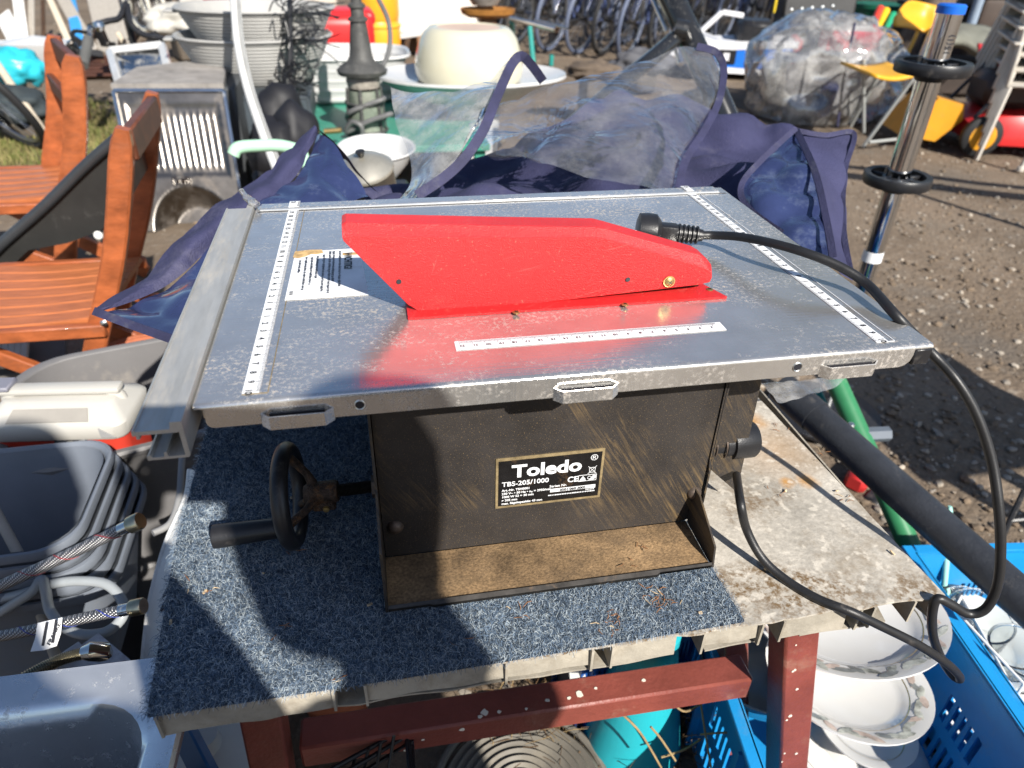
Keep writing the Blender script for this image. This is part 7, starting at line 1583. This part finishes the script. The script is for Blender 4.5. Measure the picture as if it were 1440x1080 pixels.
for x, y, r_ in ((-.24, -.27, .115), (.40, -.26, .09), (-.24, .27, .115), (.40, .26, .09)):
    s = MB(); q = Mm.to_3x3() @ V(0, .025, 0); c = Mm @ V(x, y, r_); s.tube([c - q, c - q * .7, c + q * .7, c + q], [r_ * .9, r_, r_, r_ * .9], 28); w_ = s.build('wheel', MT['tyre'], mw)
    s = MB(); s.tube([c - q * 1.15, c - q * 1.05], [r_ * .55, r_ * .66], 24); s.build('hub_cap', MT['myel'], w_)
s = MB()
for y in (-.2, .2): s.tube([Mm @ V(-.28, y, .2), Mm @ V(-.10, y, .46), Mm @ V(.40, y, .48)], .012, 8)
s.tube([Mm @ V(.40, -.2, .48), Mm @ V(.40, .2, .48)], .012, 8); s.build('handle', MT['bplastic'], mw)
# swivel base, dark cushion and garden bits behind the mower
sv = thing('swivel_base', 'pale blue grey star base of a swivel stand behind the mower', 'stand', AZ(1365, 80, 0)); c = P(1365, 36, 6.3)
for a in range(5): an = a * 1.2566 + .4; s = MB(); s.bar(c, c + V(math.cos(an) * .28, math.sin(an) * .28, -.05), .05, .035, (0, 0, 1), .006); s.build('arm', mat('pale_blue_grey%d' % a, (.26, .32, .40), .45), sv)
s = MB(); s.tube([c, c + V(0, 0, .4)], .04, 12); s.build('column', mat('pale_column', (.26, .32, .40), .45), sv)
s = MB(); s.box(V(c.x, c.y, (c.z - .05) / 2), (.6, .5, c.z - .06), (0, 0, .2), .04); s.build('crate_under', mat('dark_brown_crate', (.045, .035, .03), .7, var=.3), sv)
csn = thing('garden_cushion', 'grey green cushion sagging over crates behind the mower', 'cushion', AZ(1370, 110, 0))
g = patch(rows([(1325, 38, 5.9), (1355, 32, 5.95), (1390, 38, 5.95), (1425, 44, 5.9)], [(1322, 52, 5.6), (1355, 46, 5.62), (1390, 58, 5.6), (1425, 66, 5.6)], [(1322, 62, 5.55), (1355, 60, 5.55), (1390, 74, 5.5), (1425, 80, 5.5)]), 5, 5, .02, 4, 3); s = MB(); s.sheet(g); q = s.build('pad', mat('grey_green_cloth', (.16, .16, .13), .8, var=.2), csn, angle=180); md = q.modifiers.new('t', 'SOLIDIFY'); md.thickness = .06
s = MB(); c = P(1370, 85, 5.75); s.box(V(c.x, c.y + .1, c.z / 2), (.7, .4, c.z), (0, 0, -.2), .03); s.build('dark_crate', mat('deep_brown_crate', (.04, .028, .022), .8, var=.3), csn)  # crate below the pad in one dark brown
rct = thing('red_cloth', 'small red cloth lying behind the white chairs', 'cloth', P(1385, 72, 5.4))
s = MB(); s.sheet(patch(rows([(1372, 66, 5.45), (1392, 68, 5.45), (1404, 72, 5.4)], [(1376, 74, 5.35), (1392, 80, 5.35), (1406, 86, 5.3)]), 5, 5, .02, 5, 1)); q = s.build('cloth', MT['kred'], rct, angle=180); md = q.modifiers.new('t', 'SOLIDIFY'); md.thickness = .02
# chrome pole with two spoked discs
pole = thing('chrome_stand', 'chrome pole with two black spoked discs and a blue cap', 'stand', (0, 0, 0))
bpx = P(1262, 250, 1.62); PX, PY = bpx.x, bpx.y
MT['chrome'] = mat('chrome', (.78, .79, .80), .07, 1.0, var=.04, vs=8)
def zat(py): 
    lo_, hi_ = 0.0, 2.0                       # height on the pole's axis seen on picture row py
    for _ in range(40):
        m_ = (lo_ + hi_) / 2; q = V(PX, PY, m_) - CAM; row = 540 - 1000 * q.dot(UP) / q.dot(FWD)
        lo_, hi_ = (lo_, m_) if row < py else (m_, hi_)
    return (lo_ + hi_) / 2
pole.location = (PX, PY, 0); pole.matrix_basis = Matrix.Translation(V(PX, PY, 0))
s = MB(); s.tube([V(PX, PY, 0.02), V(PX, PY, zat(250))], .0225, 28); s.build('lower_tube', MT['chrome'], pole)
s = MB(); s.tube([V(PX, PY, zat(250)), V(PX, PY, zat(16))], .0255, 28); ut = s.build('upper_tube', MT['chrome'], pole)
s = MB(); s.lathe([(.0001, .012), (.024, .011), (.0275, .008), (.0275, -.006)], 28, V(PX, PY, zat(14))); s.build('blue_cap', mat('blue_cap', (.01, .12, .55), .35), pole)
for py, R_ in ((92, .075), (250, .073)):
    z_ = zat(py); s = MB(); s.lathe([(R_ * .80, .008), (R_ * .97, .009), (R_, .005), (R_, -.012), (R_ * .97, -.015), (R_ * .80, -.012)], 48, V(PX, PY, z_), close=True); dsc = s.build('disc_rim', MT['bplastic'], pole)
    for k in range(6): a = k * math.pi / 3; s = MB(); s.bar(V(PX + math.cos(a) * .024, PY + math.sin(a) * .024, z_ - .002), V(PX + math.cos(a) * R_ * .82, PY + math.sin(a) * R_ * .82, z_ - .002), .011, .010, (0, 0, 1), .002); s.build('disc_spoke', MT['bplastic'], dsc)
    s = MB(); s.lathe([(.027, .004), (.032, .002), (.032, -.022), (.027, -.030), (.024, -.030)], 28, V(PX, PY, z_)); s.build('hub_sleeve', MT['bplastic'], pole)
s = MB(); s.lathe([(.0001, .02), (.02, .02), (.10, .015), (.15, .008), (.15, 0)], 32, V(PX, PY, 0)); s.build('foot', MT['bplastic'], pole)
s = MB(); text_into(s, '15(1)', .018, V(PX + .006, PY - .0258, zat(75)), (0, 0, 1), (-1, .12, 0), 'LEFT', .0003, 1, .0015); s.build('marker_note', MT['black_print'], pole, smooth=False)
s = MB(); s.tube([V(PX, PY, zat(366)), V(PX, PY, zat(352))], .0229, 28); s.build('sticker_band', MT['white_print'], pole)
# stray thin white leg at the right edge
tw = thing('garden_stool', 'white garden stool showing one thin leg at the right edge', 'stool', AZ(1434, 240, 0))
s = MB(); a = AZ(1434, 240, 0); s.tube([a, a + V(.05, .0, .25), a + V(.08, 0, .5)], .014, 10); s.build('tube', MT['mono'], tw)
s = MB(); s.lathe([(.02, 0), (.02, .02), (.015, .025)], 14, a); s.build('foot_cap', MT['mono'], tw)
# grass at the left
VV = []; FF = []; mi = []; r_ = np.random.default_rng(6)
tuft = [AZ(r_.uniform(-20, 150), r_.uniform(140, 250), 0) for _ in range(150)]
for c in tuft:
    if noise.noise(c * 1.1) < -.12: continue
    for k in range(55):
        p = c + V(r_.normal(0, .09), r_.normal(0, .09), 0); p.z = -.012; h = r_.uniform(.015, .055); a = r_.uniform(0, 6.28); l = r_.uniform(.0, .04); i = len(VV); w_ = .004
        VV += [(p.x - w_ * math.sin(a), p.y + w_ * math.cos(a), p.z), (p.x + w_ * math.sin(a), p.y - w_ * math.cos(a), p.z), (p.x + math.cos(a) * l, p.y + math.sin(a) * l, p.z + h)]; FF.append((i, i + 1, i + 2)); mi.append(int(r_.integers(0, 2)))
me = bpy.data.meshes.new('grass'); me.from_pydata(VV, [], FF); me.materials.append(mat('grass_green', (.12, .14, .03), .7, var=.3, vs=3)); me.materials.append(mat('grass_dry', (.24, .20, .08), .8, var=.3, vs=3)); me.polygons.foreach_set('material_index', mi)
o = bpy.data.objects.new('grass', me); COL.objects.link(o); o['kind'] = 'stuff'; o['label'] = 'short patchy grass on the dirt at the left'; o['category'] = 'grass'

# second row of bicycles and a dark board fence added to darken the back
for i, (px, py, rz, k) in enumerate(((700, 22, 1.3, 'A'), (742, 26, 1.2, 'A'), (790, 28, 1.25, 'B'), (835, 30, 1.2, 'A'), (880, 32, 1.3, 'B'), (930, 30, 1.2, 'A'), (985, 26, 1.25, 'A'), (1040, 22, 1.2, 'B'))):
    place_bike(k, AZ(px, py + 10, 0), rz - .40, ('first', 'second', 'third', 'fourth', 'fifth', 'sixth', 'seventh', 'eighth')[i] + ' bicycle from the left in the rear row by the fence', 'bicycles parked in the rear row', .12)
MT['fence'] = mat('dark_fence_board', (.035, .028, .022), .85, var=.35, vs=3, stretch=(8, 8, 1))
fen_ = thing('filler_fence', 'added dark board fence filling the dark behind the bicycles', 'fence', AZ(900, 14, 0))
f0, f1 = AZ(560, 4, 0), AZ(1500, 12, 0); f0 = V(f0.x, 12.2, 0); f1 = V(9.6, 8.6, 0); nb = 60
for i in range(nb):
    a = f0 + (f1 - f0) * (i / nb); b = f0 + (f1 - f0) * ((i + .94) / nb); h = 1.15 + .03 * math.sin(i * 5.1); s = MB(); s.bar((a + b) / 2, (a + b) / 2 + V(0, 0, h), (b - a).length, .022, V(-(f1 - f0).y, (f1 - f0).x, 0), .004); s.build('board', MT['fence'], fen_)
for zz in (.3, .9): s = MB(); s.bar(f0 + V(0, .04, zz), f1 + V(0, .04, zz), .07, .03, (0, 0, 1)); s.build('rail', MT['fence'], fen_)
# heaps of stored goods that close the view at the top edge
def heap(nm, lab_, cat, px, py, w_, dpt, h, col, rz, top=None):
    c = AZ(px, py, 0); t = thing(nm, lab_, cat, c); s = MB(); s.box(c + V(0, dpt / 2, h / 2), (w_, dpt, h), (0, 0, rz), min(w_, h) * .08, 2); s.build('body', mat(nm + '_mat', col, .6, var=.25, vs=4), t)
    s = MB(); s.box(c + V(0, dpt / 2, h + .02), (w_ * 1.04, dpt * 1.04, .04), (0, 0, rz), .01); s.build('cover', mat(nm + '_cover', top or tuple(x * .7 for x in col), .6, var=.2), t); return t
heap('storage_chest', 'added dark storage chest behind the swivel base at the top right', 'chest', 1330, 92, .75, .5, .50, (.03, .025, .022), -.2)  # dark chest added to fill in the dark at the top right
heap('brown_chest', 'added brown chest at the top right behind the white chairs', 'chest', 1425, 100, .8, .6, .62, (.06, .04, .03), -.3)  # added likewise to keep this corner dark
heap('white_freezer', 'low white chest behind the grey ribbed tubs', 'chest', 330, 60, .95, .5, .42, (.42, .40, .36), .05, (.45, .43, .39))
heap('red_crate', 'flat red crate showing above the grey ribbed tubs', 'crate', 340, 78, .50, .3, .44, (.4, .02, .02), .05)
heap('pale_carton', 'pale carton at the top edge left of the red bin', 'carton', 440, 40, .6, .4, .55, (.50, .44, .36), .1)
heap('brown_carton', 'brown carton at the top edge beside the white tyred bicycles', 'carton', 285, 45, .5, .4, .40, (.30, .20, .12), -.1)

# far-left odds and ends around the cyan bicycle
def rag(nm, lab_, cat, px, py, d_, r_, col, sq_=(1, 1, .7), rough=.7, seed=0):
    t = thing(nm, lab_, cat, P(px, py, d_)); b = bmesh.new(); bmesh.ops.create_icosphere(b, subdivisions=4, radius=r_)
    for v in b.verts:
        q = v.co.normalized(); k = 1 + .3 * noise.noise(q * 2.2 + Vector((seed, 0, 0))) + .18 * (.5 - abs(noise.noise(q * 4 + Vector((0, seed, 0))))); v.co = Vector((q.x * sq_[0], q.y * sq_[1], q.z * sq_[2])) * r_ * k
    s = MB(); s.bm(b, Matrix.Translation(P(px, py, d_))); s.build('cloth', mat(nm + '_cloth', col, rough, var=.25, vs=8), t, angle=180)
    p = P(px, py, d_); s = MB(); s.box(V(p.x, p.y, max(.02, (p.z - r_ * .3) / 2)), (r_ * 1.3, r_ * 1.1, max(.04, p.z - r_ * .3)), (0, 0, .4), .02); s.build('support_box', mat(nm + '_box', (.10, .08, .06), .8, var=.3), t); return t
rag('cyan_bag', 'crumpled cyan plastic bag at the far left edge', 'bag', 14, 98, 4.5, .17, (.03, .42, .52), (1.1, .8, .7), .35, 3)
rag('dark_bundle', 'dark bundle of cloth at the far left under the pale pole', 'bundle', 22, 150, 4.1, .17, (.03, .04, .045), (1, .8, .6), .8, 5)
rag('white_sack', 'limp white sack on the ground behind the grey tubs', 'sack', 268, 30, 6.4, .28, (.50, .48, .43), (1.3, .8, .5), .7, 7)
rag('brown_bundle', 'brown rag bundle on the ground beside the green trestle', 'bundle', 835, 100, 4.6, .12, (.10, .075, .055), (1.4, .8, .5), .9, 8)
rag('grey_sack', 'grey sack lying behind the dark bicycle frame tubes', 'sack', 905, 88, 5.6, .16, (.09, .09, .10), (1.5, .8, .6), .8, 9)
# ------------------------------------------------------------------ the person taking the picture, just behind the lens: throws the shadow on bench and saw
def skin_body(name, nodes_, edges_, m, parent, root=0):
    me = bpy.data.meshes.new(name); me.from_pydata([tuple(n[0]) for n in nodes_], edges_, []); o = bpy.data.objects.new(name, me); COL.objects.link(o); o.parent = parent
    o.modifiers.new('skin', 'SKIN'); 
    for i, n in enumerate(nodes_): me.skin_vertices[0].data[i].radius = (n[1], n[2] if len(n) > 2 else n[1])
    me.skin_vertices[0].data[root].use_root = True
    sd = o.modifiers.new('sub', 'SUBSURF'); sd.levels = 2; sd.render_levels = 2; me.materials.append(m); return o
who = thing('person', 'person in dark jacket behind the lens holding up a phone, only the shadow shows', 'person', (.42, -.86, 0))
L_ = who.location
hx, hy, hz = .378, -.80, T + .495
def q_(x, y, z): return V(x, y, z) - L_
N_ = [(q_(.45, -.90, .80), .17, .13), (q_(.45, -.92, 1.0), .155, .12), (q_(.43, -.90, 1.12), .15, .11), (q_(.41, -.86, 1.22), .056, .06), (q_(.395, -.83, 1.29), .050, .055),
      (q_(hx, hy, hz - .05), .075, .085), (q_(hx, hy, hz + .04), .080, .095), (q_(hx, hy - .01, hz + .10), .05, .06),
      (q_(.26, -.86, 1.13), .062), (q_(.20, -.70, .97), .062), (q_(.155, -.600, 1.02), .062), (q_(.080, -.505, 1.095), .028),
      (q_(.60, -.90, 1.12), .062), (q_(.43, -.73, .96), .046), (q_(.325, -.59, 1.05), .034), (q_(.245, -.500, 1.090), .028),
      (q_(.36, -.88, .45), .075), (q_(.36, -.90, .10), .05), (q_(.36, -.82, .04), .045), (q_(.54, -.88, .45), .075), (q_(.54, -.90, .10), .05), (q_(.54, -.82, .04), .045)]
E_ = [(0, 1), (1, 2), (2, 3), (3, 4), (4, 5), (5, 6), (6, 7), (2, 8), (8, 9), (9, 10), (10, 11), (2, 12), (12, 13), (13, 14), (14, 15), (0, 16), (16, 17), (17, 18), (0, 19), (19, 20), (20, 21)]
skin_body('body', N_, E_, mat('dark_jacket', (.03, .035, .05), .85, var=.2), who)
MT['skin'] = mat('skin', (.50, .30, .21), .55, var=.06)
def hand(root_, sgn, nm):
    nn_ = [(root_, .024, .018), (root_ + V(.0 * sgn, .028, .016), .030, .016), (root_ + V(0, .05, .035), .026, .014)]; ee = [(0, 1), (1, 2)]
    for k in range(4):
        b0 = root_ + V(-.024 * sgn + .016 * k * sgn, .055, .036 + .012 * k); i = len(nn_)
        nn_ += [(b0, .0085), (b0 + V(-.012 * sgn, .022, .012), .008), (b0 + V(-.026 * sgn, .020, .022), .007)]; ee += [(2, i), (i, i + 1), (i + 1, i + 2)]
    i = len(nn_); nn_ += [(root_ + V(-.022 * sgn, .02, .03), .010), (root_ + V(-.034 * sgn, .03, .055), .009)]; ee += [(1, i), (i, i + 1)]
    skin_body(nm, nn_, ee, MT['skin'], who)
hand(q_(.066, -.495, 1.095), -1, 'hand'); hand(q_(.235, -.495, 1.085), 1, 'hand')
s = MB(); s.lathe([(.0001, .155), (.04, .148), (.075, .115), (.092, .07), (.094, .03), (.09, -.03), (.07, -.04)], 24, V(hx, hy - .012, hz - .01), None, .95, 1.08); s.build('hair', mat('dark_hair', (.03, .02, .015), .6, var=.3), who)
s = MB(); s.lathe([(.0001, .02), (.010, .012), (.013, -.01), (.0001, -.02)], 10, V(hx - .02, hy + .088, hz - .01)); s.build('nose', MT['skin'], who)
phone = thing('phone', 'black phone held up behind the lens', 'phone', CAM + V(0, -.02, 0))
Mf = cam.matrix_world.copy(); s = MB(); s.box((0, 0, 0), (.160, .075, .008), None, .003); s.v = [Mf @ (v + V(.015, .012, .014)) for v in s.v]; s.build('case', MT['bplastic'], phone)
s = MB(); s.box((0, 0, 0), (.150, .068, .001)); s.v = [Mf @ (v + V(.015, .012, .0188)) for v in s.v]; s.build('screen', MT['black_label'], phone)
# an added plank table, unseen right of the frame: shades the dirt beside the bench
ot = thing('shadow_table', 'unseen plank table added past the right edge to shade the dirt', 'table', (2.0, .05, 0))
for k in range(5): s = MB(); s.box((1.99, -.20 + .105 * k, .76), (.50, .10, .025), (0, 0, .05), .003); s.build('plank', MT['greywood'], ot)
for x in (1.80, 2.18):
    for y in (-.2, .2): s = MB(); s.bar((x, y, 0), (x, y, .745), .045, .045, (0, 1, 0), .003); s.build('leg', MT['greywood'], ot)

# added rail, unseen right of the frame: its bars stripe the dirt with shadow
gr_ = thing('shadow_rail', 'unseen steel rail added past the right edge to cast shadow stripes', 'rail', (3.6, 1.0, 0))
ra, rb_ = V(3.05, 1.62, 1.25), V(4.35, .80, 1.25)
for o_, w_ in ((V(0, 0, 0), .05), (V(.10, .16, .0), .03)): s = MB(); s.tube([ra + o_, rb_ + o_], w_, 12); s.build('bar', MT['dark_steel'], gr_)
for p in (ra, rb_): s = MB(); s.tube([V(p.x + .3 * (1 if p is ra else -1), p.y - .2 * (1 if p is ra else -1), 0), V(p.x + .3 * (1 if p is ra else -1), p.y - .2 * (1 if p is ra else -1), 1.25)], .02, 10); s.build('post', MT['dark_steel'], gr_)

# an added second person, unseen at the photographer's left elbow: shades the tubs, hoses and sink
who2 = thing('person', 'unseen second person added left behind the lens for the shadow', 'person', (0.15, -1.22, 0))
L2 = who2.location
def q2(x, y, z): return V(x, y + 1.05, z * 1.07)
N2 = [(q2(.0, -1.05, .88), .16, .12), (q2(.0, -1.06, 1.10), .16, .12), (q2(.0, -1.06, 1.30), .19, .12), (q2(.0, -1.05, 1.40), .07, .06), (q2(.0, -1.04, 1.47), .055, .055), (q2(.0, -1.02, 1.55), .075, .09), (q2(.0, -1.02, 1.64), .078, .09), (q2(.0, -1.03, 1.70), .045, .05),
      (q2(-.20, -1.06, 1.34), .065), (q2(-.26, -1.05, 1.08), .048), (q2(-.25, -1.00, .85), .036), (q2(-.245, -.97, .76), .03), (q2(.20, -1.06, 1.34), .065), (q2(.24, -1.06, 1.08), .048), (q2(.20, -.98, .90), .036), (q2(.12, -.92, .90), .03),
      (q2(-.10, -1.05, .48), .075), (q2(-.11, -1.07, .10), .05), (q2(-.11, -.98, .04), .045), (q2(.10, -1.05, .48), .075), (q2(.11, -1.07, .10), .05), (q2(.11, -.98, .04), .045)]
skin_body('body', N2, [(0, 1), (1, 2), (2, 3), (3, 4), (4, 5), (5, 6), (6, 7), (2, 8), (8, 9), (9, 10), (10, 11), (2, 12), (12, 13), (13, 14), (14, 15), (0, 16), (16, 17), (17, 18), (0, 19), (19, 20), (20, 21)], mat('grey_coat', (.05, .05, .055), .85, var=.2), who2)
s = MB(); s.lathe([(.0001, .115), (.05, .105), (.080, .075), (.092, .03), (.092, -.03), (.075, -.06)], 24, V(.15, -1.20, 1.745), None, .95, 1.08); s.build('hair', mat('brown_hair', (.05, .03, .02), .6, var=.3), who2)
